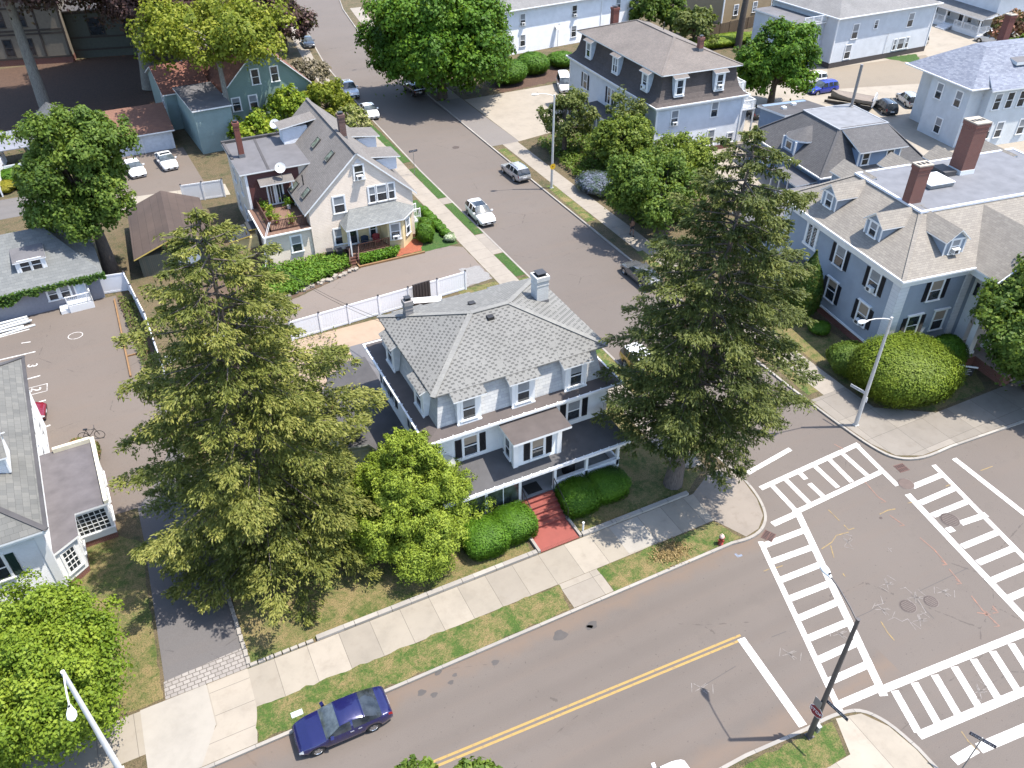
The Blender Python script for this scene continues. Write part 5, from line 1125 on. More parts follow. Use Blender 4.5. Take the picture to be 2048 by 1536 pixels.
# yellow lean-to
q = g(470, 480); H = House('yellow_shed', 'tiny pale yellow shed with black roof against the cream house', 'shed', (6.9, 71.2), 0)
boxwall(H, 0, 0, 2.4, 2.2, 2.1, plain('pale_yellow_boards', (.55, .44, .22), .6)); mb = MB(); mb.plate([(-.2, -.25, 2.2), (1.8, -.25, 2.45), (1.8, 2.4, 2.45), (-.2, 2.4, 2.2)], .1, 0, 1); mb.plate([(1.8, .6, 2.6), (2.6, .6, 2.6), (2.6, 2.4, 2.6), (1.8, 2.4, 2.6)], .1, 0, 1); H.part(mb, 'roof', [plain('black_felt', (.035, .04, .048), .8), YL])
mb = MB(); railing(mb, [(.2, -.6), (2.6, .0)], .12, 1.0); H.part(mb, 'stair_rail', plain('weathered_wood', (.28, .2, .12), .8))
# grey-blue stucco building with ivy
H = House('stucco_house', 'low grey stucco building with slate roof, ivy under the eaves and white side door', 'house', (-4.5, 69.7), R(3))
ST = plain('grey_stucco', (.33, .335, .375), .85, 0.0, .12, 5); SLA = shingle('light_slate', (.26, .27, .265), (.20, .21, .21), (.11, .115, .115), .42, .27, .15)
boxwall(H, -30, 0, 0, 9, 2.9, ST); mb = MB(); mb.plate([(-30.3, -.55, 2.75), (.45, -.55, 2.75), (-2.9, 4.2, 5.75), (-30.3, 4.2, 5.75)], .13, 0, 1); mb.plate([(.45, -.55, 2.75), (.45, 9.5, 2.75), (-2.9, 4.2, 5.75)], .13, 0, 1); mb.plate([(-30.3, 4.2, 5.75), (-2.9, 4.2, 5.75), (.45, 9.5, 2.75), (-30.3, 9.5, 2.75)], .13, 2, 1); H.part(mb, 'roof', [SLA, plain('grey_trim', (.5, .52, .53)), FLATD])
for dx in (0, .95): H.win(-3.75 + dx, 0, 1.05, 'S', .72, 1.0, fr=.4)
mb = MB(); mb.box(-2.1, -.06, .75, -1.15, -.0, 2.75, 0); mb.box(-1.98, -.075, 1.0, -1.28, -.06, 2.5, 1); H.part(mb, 'side_door', [TRIM, plain('pale_blue_door', (.45, .52, .6), .4)])
mb = MB(); mb.box(-2.9, -1.3, .12, -1.0, -.02, .75); railing(mb, [(-2.9, -1.25), (-1.05, -1.25)], .75, .85, 0, .14); railing(mb, [(-1.05, -1.25), (-1.05, -.1)], .75, .85, 0, .14); mb.box(-3.6, -1.2, .12, -2.9, -.1, .45); H.part(mb, 'stoop', WHITE)
box_dormer(H, -4.5, .9, 3.35, 'S', 2.2, 1.25, 2.2, plain('slate_grey_cheek', (.3, .31, .34)), FLATG, ww=1.7, wh=.95, tab=2.2, tabz=.35, ov=.15, double=True)
# lower left white house with slate roof and sunroom
H = House('white_sunroom_house', 'white clapboard house with slate roof and flat topped sunroom at the lower left', 'house', (-8.9, 36.7), R(2.5))
WC = siding('white_clapboard_left', (.66, .665, .66), .13); SL2 = shingle('grey_slate_tiles', (.235, .23, .21), (.165, .165, .155), (.07, .07, .066), .40, .34, .2)
boxwall(H, -14, .0, -.2, 16.5, 5.4, WC); mb = MB(); mb.box(-.55, -.05, .12, -.14, .3, 5.3); mb.box(-14.4, -.4, 5.3, .1, 16.9, 5.5); H.part(mb, 'corner_board', TRIM)
mb = MB(); c, A, B = hip(mb, (-14.5, -.5, .25, 17), 5.62, 6.5, 9.5, 9.0, 0, 1, .12, 'y'); H.part(mb, 'roof', [SL2, TRIM])
caps(H, [(c[1], A), (c[2], B)], FLATD, .28); mb = MB(); mb.box(.1, -.5, 5.63, .3, 17, 5.7); H.part(mb, 'gutter', FLATD)
mb = MB(); mb.box(-3.6, 4.3, 6.0, -1.0, 6.1, 7.6, 0); mb.plate([(-.75, 5.2, 8.3), (-4.5, 5.2, 8.3), (-4.5, 4.0, 7.5), (-.75, 4.0, 7.5)], .1, 1, 2); mb.plate([(-.75, 5.2, 8.3), (-4.5, 5.2, 8.3), (-4.5, 6.4, 7.5), (-.75, 6.4, 7.5)], .1, 1, 2); mb.box(-1.0, 4.2, 6.3, -.9, 6.2, 7.5, 2); H.part(mb, 'dormer', [WC, SL2, TRIM])
H.win(-2.7, 0, 2.9, 'S', .95, 1.6, plain('dark_green_shutter', (.012, .045, .035), .45)); H.win(-6.5, 0, 2.9, 'S', .95, 1.6, plain('dark_green_shutter', (.012, .045, .035), .45))
boxwall(H, -.2, 3.2, 2.75, 9.1, 2.95, TRIM, 'sunroom_wall', .55); boxwall(H, -.2, 3.22, 2.73, 9.08, .55, BRICK, 'sunroom_base')
mb = MB(); mb.prism([(-.21, .45), (.95, 1.25), (.95, 3.19), (-.21, 3.19)], .55, 2.95); H.part(mb, 'bay_wall', TRIM); mb = MB(); mb.prism([(-.2, .47), (.93, 1.27), (.93, 3.19), (-.2, 3.19)], .12, .55); H.part(mb, 'bay_base', BRICK)
mb = MB(); mb.plate([(-.2, .3, 3.1), (1.15, 1.15, 3.1), (1.15, 3.0, 3.1), (2.95, 3.0, 3.1), (2.95, 9.3, 3.1), (-.2, 9.3, 3.1)], .15, 0, 1); H.part(mb, 'sunroom_roof', [plain('brown_grey_membrane', (.145, .13, .135), .8, 0.0, .3, 1.0), TRIM])
mb = MB(); mb.box(2.75, 3.0, 3.1, 2.97, 9.32, 3.32); mb.box(.6, 9.1, 3.1, 2.75, 9.32, 3.4); H.part(mb, 'parapet', plain('cream_parapet', (.62, .58, .45), .6))
H.win(1.75, 3.2, 1.15, 'S', 1.8, 1.55, cols=6, fr=0, mid=False); a = math.atan2(.8, 1.16); H.win(.4, .87, 1.1, a, .75, 1.5, cols=3, fr=0); H.win(.95, 2.3, 1.1, 'E', .9, 1.5, cols=3, fr=0)
for y in (4.4, 6.1, 7.8): H.win(2.75, y, 1.1, 'E', 1.1, 1.55, cols=3, fr=0)
for y in (11, 14): H.win(-.2, y, 3.2, 'E', .9, 1.5); H.win(-.2, y, .9, 'E', .9, 1.4)
# dark mansion, top left
H = House('brown_mansion', 'shaded brown timbered mansion with brick base at the upper left corner', 'house', (-6.2, 146.8), R(-13))
TB = plain('taupe_stucco', (.25, .215, .17), .85); DT = plain('dark_timber', (.055, .042, .035), .7)
boxwall(H, -16, 0, 3.8, 14, 11, TB); boxwall(H, -16.05, -.05, 3.85, 14, 1.0, BRICK, 'foundation'); boxwall(H, 3.8, 2.0, 24, 14, 7, plain('dark_green_panel', (.09, .10, .085), .7), 'wing_wall')
mb = MB()
for z in (1.0, 4.4, 4.9, 8): mb.box(-16.1, -.12, z, 3.9, -.0, z + .25)
for x in (-10, -6.6, .2, 3.6): mb.box(x, -.11, 1.25, x + .28, -.0, 11)
for z in (1.2, 3.0, 6.5): mb.box(3.9, 1.88, z, 24, 2.0, z + .25)
H.part(mb, 'timber_band', DT)
for x in (-4.5, -1.6): H.win(x, 0, 1.5, 'S', 1.1, 2.3, fr=0, trim=DT); H.win(x, 0, 5.6, 'S', 1.1, 2.0, fr=0, trim=DT)
for x in (8, 13, 18): H.win(x, 2.0, 3.4, 'S', 2.2, 2.4, fr=0, trim=DT)
mb = MB(); hip(mb, (-16.6, -.7, 4.4, 14.6), 11, -9, -3, 15, 0, 1); mb.plate([(3.8, 1.4, 7.1), (24.4, 1.4, 7.1), (24.4, 14, 8.5), (3.8, 14, 8.5)], .2, 0, 1); H.part(mb, 'roof', [FLATD, DT])
# left edge: fence house bits
H = House('grey_gabled_shed', 'weathered grey gabled outbuilding left of the maple', 'shed', (-8.6, 107.0), R(8))
gabled(H, 0, 0, 6.2, 5, 2.2, 4.3, planks('grey_weathered_boards', (.2, .2, .2), (.27, .27, .27), .2), shingle('weathered_shingles', (.13, .135, .145), (.17, .175, .18), (.07, .07, .08), .4, .3, .3), 'y')
H = House('metal_lean_to', 'silvery corrugated canopy at the left edge above a patio', 'canopy', (-15.2, 103.5), R(3))
mb = MB(); mb.plate([(0, 0, 2.5), (6.3, 0, 2.5), (6.3, 4.6, 3.1), (0, 4.6, 3.1)], .08, 0, 0); H.part(mb, 'canopy_roof', plain('corrugated_silver', (.38, .39, .44), .45, .3, .2, 1))
mb = MB()
for x in (.2, 6.1):
    for y in (.2, 4.4): mb.box(x - .06, y - .06, .12, x + .06, y + .06, 2.5)
H.part(mb, 'canopy_post', WHITE)
H = House('slate_sided_house', 'sliver of a dark grey sided house at the left edge below the canopy', 'house', (-20, 97.0), R(2))
boxwall(H, 0, 0, 7.6, 5.5, 3.6, siding('dark_slate_clapboard', (.10, .11, .125))); flatroof(H, 0, 0, 7.6, 5.5, 3.8, FLATD)

# ------------------------------------------------------------------ vegetation
def leaf_object(name, C, N, A, S, T, asp, mat, parent=None, core=None, fold=.18):
    """one mesh of folded diamond leaves: centres C, normals N, axes A, half lengths S, tones T"""
    n = len(C); A = A - N * np.sum(A * N, 1)[:, None]; A /= np.linalg.norm(A, axis=1)[:, None] + 1e-9
    B = np.cross(N, A); S1 = S[:, None]
    V = np.empty((n, 4, 3)); V[:, 0] = C - A * S1; V[:, 1] = C + B * S1 * asp + N * S1 * fold; V[:, 2] = C + A * S1; V[:, 3] = C - B * S1 * asp + N * S1 * fold
    V = V.reshape(-1, 3); F = np.arange(4 * n).reshape(n, 4); tone = T
    if core is not None:
        cv, cf, ct = core; F = np.vstack([F, cf + len(V)]); V = np.vstack([V, cv]); tone = np.concatenate([T, np.full(len(cf), ct)])
    me = bpy.data.meshes.new(name); me.vertices.add(len(V)); me.vertices.foreach_set('co', V.astype(np.float32).ravel())
    me.loops.add(F.size); me.loops.foreach_set('vertex_index', F.astype(np.int32).ravel())
    me.polygons.add(len(F)); me.polygons.foreach_set('loop_start', np.arange(0, F.size, 4, dtype=np.int32)); me.polygons.foreach_set('loop_total', np.full(len(F), 4, dtype=np.int32))
    me.update(); at = me.attributes.new('tone', 'FLOAT', 'FACE'); at.data.foreach_set('value', np.clip(tone, 0, 1).astype(np.float32))
    me.materials.append(mat); o = bpy.data.objects.new(name, me); COL.objects.link(o)
    if parent is not None: o.parent = parent
    return o
def unit(V): return V / (np.linalg.norm(V, axis=-1, keepdims=True) + 1e-9)
def sphere_pts(rg, n): return unit(rg.normal(size=(n, 3)))
L_SPR = leafm('spruce_needles', (.062, .08, .014), (.15, .165, .032), (.27, .26, .065), .2)
L_SPR2 = leafm('dark_spruce_needles', (.036, .052, .012), (.085, .105, .024), (.165, .175, .042), .18)
L_MAP = leafm('maple_leaves', (.04, .08, .010), (.095, .155, .02), (.19, .25, .04), .3)
L_BRI = leafm('bright_maple_leaves', (.03, .08, .006), (.075, .165, .010), (.15, .26, .02), .3)
L_LOC = leafm('yellow_green_leaves', (.10, .14, .012), (.19, .22, .018), (.30, .30, .035), .32)
L_HED = leafm('clipped_yew', (.03, .085, .005), (.07, .16, .008), (.13, .24, .016), .15)
L_YEW = leafm('golden_yew', (.06, .095, .006), (.12, .17, .010), (.20, .245, .022), .15)
L_CYP = leafm('cypress_sprays', (.10, .15, .012), (.21, .28, .028), (.34, .40, .055), .25)
L_BEE = leafm('copper_beech_leaves', (.03, .014, .014), (.06, .030, .028), (.14, .085, .075), .15)
L_ARB = leafm('arborvitae_sprays', (.02, .05, .008), (.05, .095, .010), (.16, .10, .025), .15)
L_LIM = leafm('lime_green_leaves', (.10, .17, .015), (.19, .27, .02), (.33, .35, .03), .3)
L_OLD = leafm('olive_shrub_leaves', (.05, .075, .018), (.11, .135, .03), (.18, .19, .055), .25)
L_GRY = leafm('dry_grey_twigs', (.10, .085, .06), (.2, .17, .11), (.30, .25, .15), .1)
L_PNK = leafm('pink_green_leaves', (.08, .10, .025), (.28, .13, .08), (.45, .20, .14), .2)
BARK = bark('brown_bark', (.10, .078, .06)); BARKG = bark('grey_beech_bark', (.22, .205, .18))

def broadleaf(name, label, cat, base, H, R, zc, Rz, mat, seed, leaf=.16, dens=1.0, lobes=30, barkm=None, group=None, shape='round', trunk_r=None, gap=.25, droop=0.0, lean=(0, 0), asp=.62):
    rg = np.random.default_rng(seed); t = thing(name, label, cat, (base[0], base[1], .12), 0, group)
    tr = trunk_r or .03 * H + .06; top = np.array([lean[0], lean[1], zc])
    D = sphere_pts(rg, lobes * 3); D = D[D[:, 2] > -.55][:lobes]
    if len(D) < lobes: D = np.vstack([D, sphere_pts(rg, lobes - len(D)) * [1, 1, .5]])
    k = rg.uniform(.45, .92, lobes)[:, None]
    LC = D * k * np.array([R, R, Rz]) + np.array([lean[0], lean[1], zc])
    lr = rg.uniform(.26, .46, lobes) * R * (1 if shape == 'round' else .8)
    if shape == 'cone':
        h = rg.beta(1.15, 1.6, lobes); an = rg.uniform(0, 2 * np.pi, lobes); rr = R * (1 - h) ** .8 * rg.uniform(.5, 1.0, lobes)
        LC = np.stack([rr * np.cos(an), rr * np.sin(an), .5 + h * (H - 1.2)], 1); lr = (.22 + .62 * (1 - h)) * R * .42
    if droop: LC[:, 2] -= droop * (np.hypot(LC[:, 0], LC[:, 1]) / R) ** 2
    C = []; N = []; T = []
    for i in range(lobes):
        # a lobe is a loose shell of leafy clumps; clumps are small tilted pads of leaves with gaps between them
        nc = int(26 * rg.uniform(.7, 1.2)); d = sphere_pts(rg, nc); out = unit((LC[i] - top) + 1e-6)
        d = d[(d @ out + d[:, 2] * .55) > rg.uniform(-.9, .25, len(d))]; d = d[rg.uniform(size=len(d)) > gap * .55]
        cc = LC[i] + d * (lr[i] * rg.uniform(.55, 1.18, len(d)))[:, None] * [1, 1, .8]; cr = lr[i] * rg.uniform(.22, .42, len(d))
        lt = rg.normal(0, .10)
        for k_ in range(len(d)):
            n = int(dens * 2.0 * cr[k_] ** 2 * 5.2 / (leaf * leaf * 2 * asp)) + 4
            q = rg.normal(size=(n, 3)) * [.62, .62, .36]; tilt = unit(d[k_] * .6 + [0, 0, .8])
            q = q - tilt * (np.sum(q[:, :2] ** 2, 1) * .45)[:, None]
            C.append(cc[k_] + q * cr[k_]); N.append(unit(tilt * .8 + q * .55 + rg.normal(0, .42, q.shape)))
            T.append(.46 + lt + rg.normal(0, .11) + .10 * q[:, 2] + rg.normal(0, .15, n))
    C = np.vstack(C); N = np.vstack(N); T = np.concatenate(T); n = len(C)
    ok = C[:, 2] > .15; C = C[ok]; N = N[ok]; T = T[ok]; n = len(C)
    A = rg.normal(size=(n, 3)); S = leaf * rg.uniform(.65, 1.25, n)
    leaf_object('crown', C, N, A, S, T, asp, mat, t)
    mb = MB(); zt = max(zc - Rz * .45, H * .25); w = [(0, 0, 0), (lean[0] * .2 + rg.normal(0, .05), lean[1] * .2, zt * .5), (lean[0] * .5, lean[1] * .5, zt)]
    mb.tube(w + [(lean[0] * .9, lean[1] * .9, zc + Rz * .35)], [tr * 1.35, tr, tr * .8, tr * .25], 9)
    for i in range(min(lobes, 26)):
        s = np.array(w[2]) * rg.uniform(.75, 1.05); m = (s + LC[i]) / 2 + [0, 0, rg.uniform(-.2, .5)]
        mb.tube([tuple(s), tuple(m), tuple(LC[i] + (LC[i] - top) * .15)], [tr * .42, tr * .22, .025], 5)
    mb.build('trunk', barkm or BARK, t)
    return t
def spruce(name, label, base, H, R, mat, seed, bare=1.5, tiers=46, per=7, lean=(0, 0), thin_top=0.0, leaf=.105, pw=.55):
    rg = np.random.default_rng(seed); t = thing(name, label, 'tree', (base[0], base[1], .12))
    C = []; N = []; A = []; S = []; T = []; wood = MB(); up = np.array([0, 0, 1.0])
    axis = lambda z: np.array([lean[0] * z / H, lean[1] * z / H, z])
    wood.tube([tuple(axis(z) - (0 if z else np.array([0, 0, .2]))) for z in np.linspace(0, H, 9)], [.52 - .5 * (z / H) ** .75 if z > 1 else .66 for z in np.linspace(0, H, 9)], 10)
    for k in range(tiers):
        f = min(.995, max(0, (k + rg.uniform(-.2, .2)) / (tiers - 1))); z = z0 = bare + f * (H - bare - .25)
        prof = (1 - f) ** pw * (.62 + .38 * min(1, f / .22)); L0 = R * prof + .25
        nb = max(3, int(per * (.55 + .45 * (1 - f)))); a0 = rg.uniform(0, 6.28)
        if thin_top and f > .72 and rg.uniform() < thin_top: nb = max(2, nb - 2)
        for b in range(nb):
            L = L0 * rg.uniform(.55, 1.24); a = a0 + 6.283 * b / nb + rg.normal(0, .25); z = z0 + rg.normal(0, .16); h = np.array([math.cos(a), math.sin(a), 0]); side = np.array([-h[1], h[0], 0])
            dr = (.05 + .30 * (1 - f)) * L * rg.uniform(.5, 1.2); up_tip = rg.uniform(.05, .30) * L * .4
            zc_ = lambda q: .12 * L * q - dr * q ** 1.25 + up_tip * np.clip(q - .6, 0, 1) ** 1.2 * 1.6
            swing = rg.normal(0, .07) * L; bt = rg.normal(0, .10)
            if L > 1.0: wood.tube([tuple(axis(z) + h * L * q + side * swing * q * q + up * float(zc_(q))) for q in (0, .35, .7)], [.065, .04, .018], 4, 0, False)
            m = max(5, int(L * 15 * rg.uniform(.75, 1.15))); q = rg.beta(1.7, .95, m) * .95 + .05; q = q[q > .22 + .12 * (1 - f)]; m = len(q)
            lat = rg.normal(0, 1, m); lat = np.clip(lat, -1.6, 1.6) * .175 * min(L, 4.5) * np.sin(np.pi * np.clip(q * .86 + .10, 0, 1)) ** .7
            cen = axis(z) + h * (q * L)[:, None] + side * (swing * q * q + lat)[:, None] + up * (zc_(q) - .16 * np.abs(lat) + rg.normal(0, .014 * min(L, 3), m))[:, None]
            dirs = unit(h * 1.0 + side * (lat / (.17 * min(L, 4.5)))[:, None] * .9 + up * rg.normal(-.18, .16, m)[:, None])
            k = (12 * rg.uniform(.6, 1.4, m)).astype(int); idx = np.repeat(np.arange(m), k); nn = len(idx); pd = rg.uniform(.20, .36, m)[idx] * (.7 + .1 * min(L, 4))
            u = rg.uniform(-1, 1, nn); wv = rg.normal(0, .32, nn); D = dirs[idx]; Sd = unit(np.cross(D, up)); 
            P = cen[idx] + D * (u * pd)[:, None] + Sd * (wv * pd * (1.1 - .5 * u))[:, None] - up * (np.abs(wv) * .5 * pd + np.abs(rg.normal(0, .035, nn)))[:, None]
            C.append(P); A.append(unit(D + Sd * (wv * 1.3)[:, None] + up * rg.normal(-.25, .3, nn)[:, None])); N.append(unit(up * .85 + Sd * (wv * .9)[:, None] + rg.normal(0, .42, (nn, 3))))
            S.append(leaf * rg.uniform(.6, 1.35, nn)); T.append(.24 + bt + rg.normal(0, .10, m)[idx] + .20 * u + .30 * q[idx] + rg.normal(0, .12, nn))  # shade painted into the tone: darker inside the crown, lighter at bough tips
            hn = int(nn * .22); hs = rg.choice(nn, hn)
            C.append(P[hs] - up * rg.uniform(.05, .22, hn)[:, None]); A.append(unit(-up + rg.normal(0, .3, (hn, 3)))); N.append(unit(h + rg.normal(0, .6, (hn, 3)))); S.append(leaf * rg.uniform(.8, 1.5, hn)); T.append(.22 + bt + rg.normal(0, .1, hn))  # hanging leaves get a darker tone, underside shade put into the colour
    C = np.vstack(C); ok = C[:, 2] > .25
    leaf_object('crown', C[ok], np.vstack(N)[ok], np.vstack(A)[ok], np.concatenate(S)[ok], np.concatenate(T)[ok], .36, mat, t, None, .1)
    wood.build('trunk', bark('spruce_bark', (.125, .10, .085)), t)
    if 1:   # clusters of tan cones near the outer tips
        sel = rg.choice(np.where((C[:, 2] > H * .45))[0], 420); mb = MB()
        for i in sel: mb.tube([tuple(C[i] + [0, 0, -.02]), tuple(C[i] + [.01, 0, -.09]), tuple(C[i] + [.01, .01, -.18])], [.028, .035, .015], 5)
        o = mb.build('cones', plain('spruce_cone', (.23, .13, .06), .8), t)
    return t
def bush(name, label, base, rx, ry, h, mat, seed, leaf=.07, e=2.0, group=None, cat='shrub', lump=.06, z0=.0, dens=1.0, prof=None, rz=0.0, tone=.42):
    """clipped or rounded shrub: a solid leafy skin of small leaves over a superellipsoid"""
    rg = np.random.default_rng(seed)
    area = 2 * math.pi * max(rx, ry) * h * 1.15; n = int(dens * 2.4 * area / (leaf * leaf * 1.2)); d = sphere_pts(rg, n); d[:, 2] = np.where(d[:, 2] < -.75, -d[:, 2], d[:, 2])
    fr = rg.normal(size=(7, 3)) * 2.6; ph = rg.uniform(0, 6.28, 7)
    def surf(d, k):
        p = 1.0 / (np.abs(d[:, 0]) ** e + np.abs(d[:, 1]) ** e + np.abs(d[:, 2]) ** e) ** (1 / e)
        bumpv = np.sin(d @ fr.T + ph).mean(1) * lump * 2
        q = d * (p * (k + bumpv))[:, None]
        z = (q[:, 2] * .5 + .5)
        s = np.ones(len(d)) if prof is None else prof(np.clip(z, 0, 1))
        return np.stack([q[:, 0] * rx * s, q[:, 1] * ry * s, z * h + z0], 1)
    C = surf(d, 1 + rg.normal(0, .04, n)); Nn = unit(d / np.array([rx, ry, h * .5]) + rg.normal(0, .45, d.shape) * .6 / max(rx, .3)); A = rg.normal(size=d.shape) + [0, 0, .4]
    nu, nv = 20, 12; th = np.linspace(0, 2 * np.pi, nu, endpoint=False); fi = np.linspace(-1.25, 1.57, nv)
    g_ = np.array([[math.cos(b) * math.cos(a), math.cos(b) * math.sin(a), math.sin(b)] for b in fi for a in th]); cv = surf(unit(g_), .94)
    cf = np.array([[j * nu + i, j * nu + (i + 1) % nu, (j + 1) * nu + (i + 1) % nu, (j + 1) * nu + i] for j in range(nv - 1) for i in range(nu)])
    cl = np.sin(C @ (rg.normal(size=(3, 4)) * 3.2)).mean(1)
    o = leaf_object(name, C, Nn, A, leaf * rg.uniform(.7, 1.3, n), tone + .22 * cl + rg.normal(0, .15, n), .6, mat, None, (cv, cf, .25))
    o.location = (base[0], base[1], .12); o.rotation_euler = (0, 0, rz); tag(o, label, cat, group); return o
def clump(name, label, pts_fn, n, mat, seed, leaf, cat='plants', kind=None, z=.14, hgt=.5, group=None):
    rg = np.random.default_rng(seed); P = pts_fn(rg, n); C = np.column_stack([P, z + rg.uniform(0, 1, n) ** .7 * hgt])
    N = unit(rg.normal(0, .55, (n, 3)) + [0, 0, 1]); o = leaf_object(name, C, N, rg.normal(size=(n, 3)), leaf * rg.uniform(.6, 1.3, n), .45 + rg.normal(0, .22, n), .5, mat)
    if kind: o['kind'] = kind
    tag(o, label, cat, group); return o
def inpoly(poly):
    P = np.array(poly)
    def fn(rg, n):
        out = []
        while len(out) < n:
            q = rg.uniform(P.min(0), P.max(0), (n, 2)); x, y = q[:, 0], q[:, 1]; ins = np.zeros(n, bool)
            for i in range(len(P)):
                a, b = P[i], P[(i + 1) % len(P)]
                ins ^= ((a[1] > y) != (b[1] > y)) & (x < (b[0] - a[0]) * (y - a[1]) / (b[1] - a[1] + 1e-12) + a[0])
            out.extend(q[ins].tolist())
        return np.array(out[:n])
    return fn

# --- the trees
LGT = leafm('light_maple_leaves', (.08, .14, .010), (.17, .245, .020), (.29, .36, .04), .34)
GDN = leafm('garden_tree_leaves', (.06, .10, .012), (.135, .185, .022), (.23, .27, .04), .3)
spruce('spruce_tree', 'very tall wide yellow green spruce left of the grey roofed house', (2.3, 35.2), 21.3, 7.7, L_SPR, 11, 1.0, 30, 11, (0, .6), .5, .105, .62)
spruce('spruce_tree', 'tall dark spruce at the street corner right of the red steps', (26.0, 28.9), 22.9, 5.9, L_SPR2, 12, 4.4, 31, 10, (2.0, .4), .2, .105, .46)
broadleaf('cypress_tree', 'broad light green feathery conifer at the left front corner of the grey roofed house', 'tree', (9.6, 32.6), 8.8, 4.4, 3.4, 3.4, L_CYP, 21, .085, .8, 96, shape='cone', gap=.3, asp=.40)
broadleaf('maple_tree', 'green maple leaning over the stucco building on the left', 'tree', (-3.6, 74.4), 15, 4.3, 8.9, 6.8, L_MAP, 22, .16, .95, 54, gap=.3, lean=(-.4, .6))
broadleaf('maple_tree', 'leafy light green maple behind the lamp at the lower left corner', 'tree', (-10.9, 29.3), 7.2, 4.1, 3.6, 3.2, LGT, 23, .095, .95, 56, gap=.35)
broadleaf('locust_tree', 'open yellow green locust spreading over the rust roof of the green house', 'tree', (13.0, 101.5), 15, 8.2, 12.4, 2.4, L_LOC, 24, .22, .5, 30, BARKG, gap=.75, trunk_r=.3, lean=(.6, 4.0))
broadleaf('copper_beech', 'huge copper beech with pale grey trunk at the upper left', 'tree', (6.3, 127.0), 26, 12.5, 18, 7.5, L_BEE, 25, .24, .9, 70, BARKG, gap=.3, droop=4.0, trunk_r=.8, lean=(4, 3))
broadleaf('copper_beech', 'added copper beech crown, mostly out of view, shading the mansion yard', 'tree', (-7, 121.0), 26, 10.5, 20, 6.0, L_BEE, 251, .26, .9, 50, BARKG, gap=.3, trunk_r=.6)  # extra tree, mostly out of view, added to cast shade on the mansion yard
broadleaf('maple_tree', 'big round bright green maple shading the side street', 'tree', (41.9, 105.2), 17, 8.3, 7.6, 7.4, L_BRI, 26, .26, 1.0, 64, gap=.25)
broadleaf('small_tree', 'pointed bright green tree between the pale blue house and the parked cars', 'tree', (79.5, 81.8), 11.5, 4.3, 6.2, 5.6, L_BRI, 27, .22, 1.0, 46, gap=.2)
broadleaf('street_tree', 'dark leafy tree at the right edge in front of the blue corner house', 'tree', (55.4, 25.2), 11, 4.6, 5.2, 5.0, L_MAP, 28, .16, 1.0, 46, gap=.3)
broadleaf('garden_tree', 'bright green small tree in front of the pale blue house', 'tree', (49.6, 72.6), 7, 3.5, 3.7, 2.6, GDN, 29, .17, .8, 32, gap=.4)
broadleaf('garden_tree', 'tall tangled shrub by the lamp beside the gravel lot', 'tree', (46.9, 80.0), 7.5, 2.9, 4.2, 3.5, L_OLD, 30, .17, .65, 28, gap=.5)
broadleaf('garden_tree', 'dark green tree hanging over the pavement by the walking person', 'tree', (45.3, 57.5), 8.5, 4.4, 4.8, 3.0, L_MAP, 31, .17, .8, 36, gap=.4, lean=(-1.0, .5))
broadleaf('garden_tree', 'light green shrubby tree in the yard behind the dark corner spruce', 'tree', (49.2, 62.2), 7.5, 4.2, 4.0, 3.0, GDN, 32, .17, .8, 34, gap=.4)
broadleaf('garden_tree', 'sparse greyish shrub against the porch of the pale blue house', 'tree', (52.3, 75.6), 7, 2.6, 4.6, 2.6, L_OLD, 33, .17, .5, 20, gap=.6)
for i, (px, py, z, r, h, m, lb) in enumerate(((505, 258, 2.5, 2.6, 4.6, L_LIM, 'yellow green shrub behind the orange brick chimney'), (580, 215, 2.5, 3.0, 5.0, L_LIM, 'leafy yellow green shrub in front of the green house gable'), (655, 205, 2.6, 3.0, 5.2, L_LOC, 'yellow green shrub behind the steep gable ridge'), (705, 240, 2.0, 2.0, 3.8, leafm('cream_blossom', (.12, .17, .02), (.28, .29, .09), (.60, .55, .30), .3), 'cream flowering shrub by the white sedan'), (620, 140, 3.2, 2.6, 5.0, L_GRY, 'dry grey twiggy tree beside the silver pickup'))):
    q = g(px, py, z); broadleaf('garden_shrub', lb, 'shrub', q, h, r, h * .52, h * .46, m, 40 + i, .2, .7 if m is not L_GRY else .35, 22, gap=.35, group='shrubs behind the cream house')
for i, (px, py, z, r, h, m, lb) in enumerate(((1390, 60, 3, 3.2, 6, L_OLD, 'pale green bushy tree behind the dark mansard'), (1300, 15, 4, 3.6, 7.5, L_MAP, 'dark green tree behind the orange chimney at the top'), (1345, 25, 3.5, 3.0, 6.5, L_MAP, 'dark green shrub at the top beside the tan house fence'), (2020, 60, 3.5, 3.0, 6, L_PNK, 'pink and green tree at the upper right corner'), (2046, 105, 3, 2.6, 5.5, L_MAP, 'green tree at the right edge beside the orange chimney'), (560, 25, 6, 5, 10, L_BEE, 'dark purple tree over the far bend of the side street'), (330, 25, 6, 4, 10, L_BRI, 'dark shrubby green tree behind the beech trunk'))):
    q = g(px, py, z); broadleaf('background_tree', lb, 'tree', q, h, r, h * .55, h * .45, m, 60 + i, .28, .85, 24, gap=.3)
for i, (px, py, z, lb) in enumerate(((828, 1548, 6.6, 'leafy twig tips at the bottom edge left of the yellow lines end'), (955, 1546, 6.6, 'small green treetop at the bottom edge beside the centre line'))):
    q = g(px, py, z); broadleaf('street_tree', lb, 'tree', (q[0], q[1]), 6.9, 1.0, 5.6, 1.3, L_MAP, 70 + i, .12, .8, 14, gap=.4, trunk_r=.08)
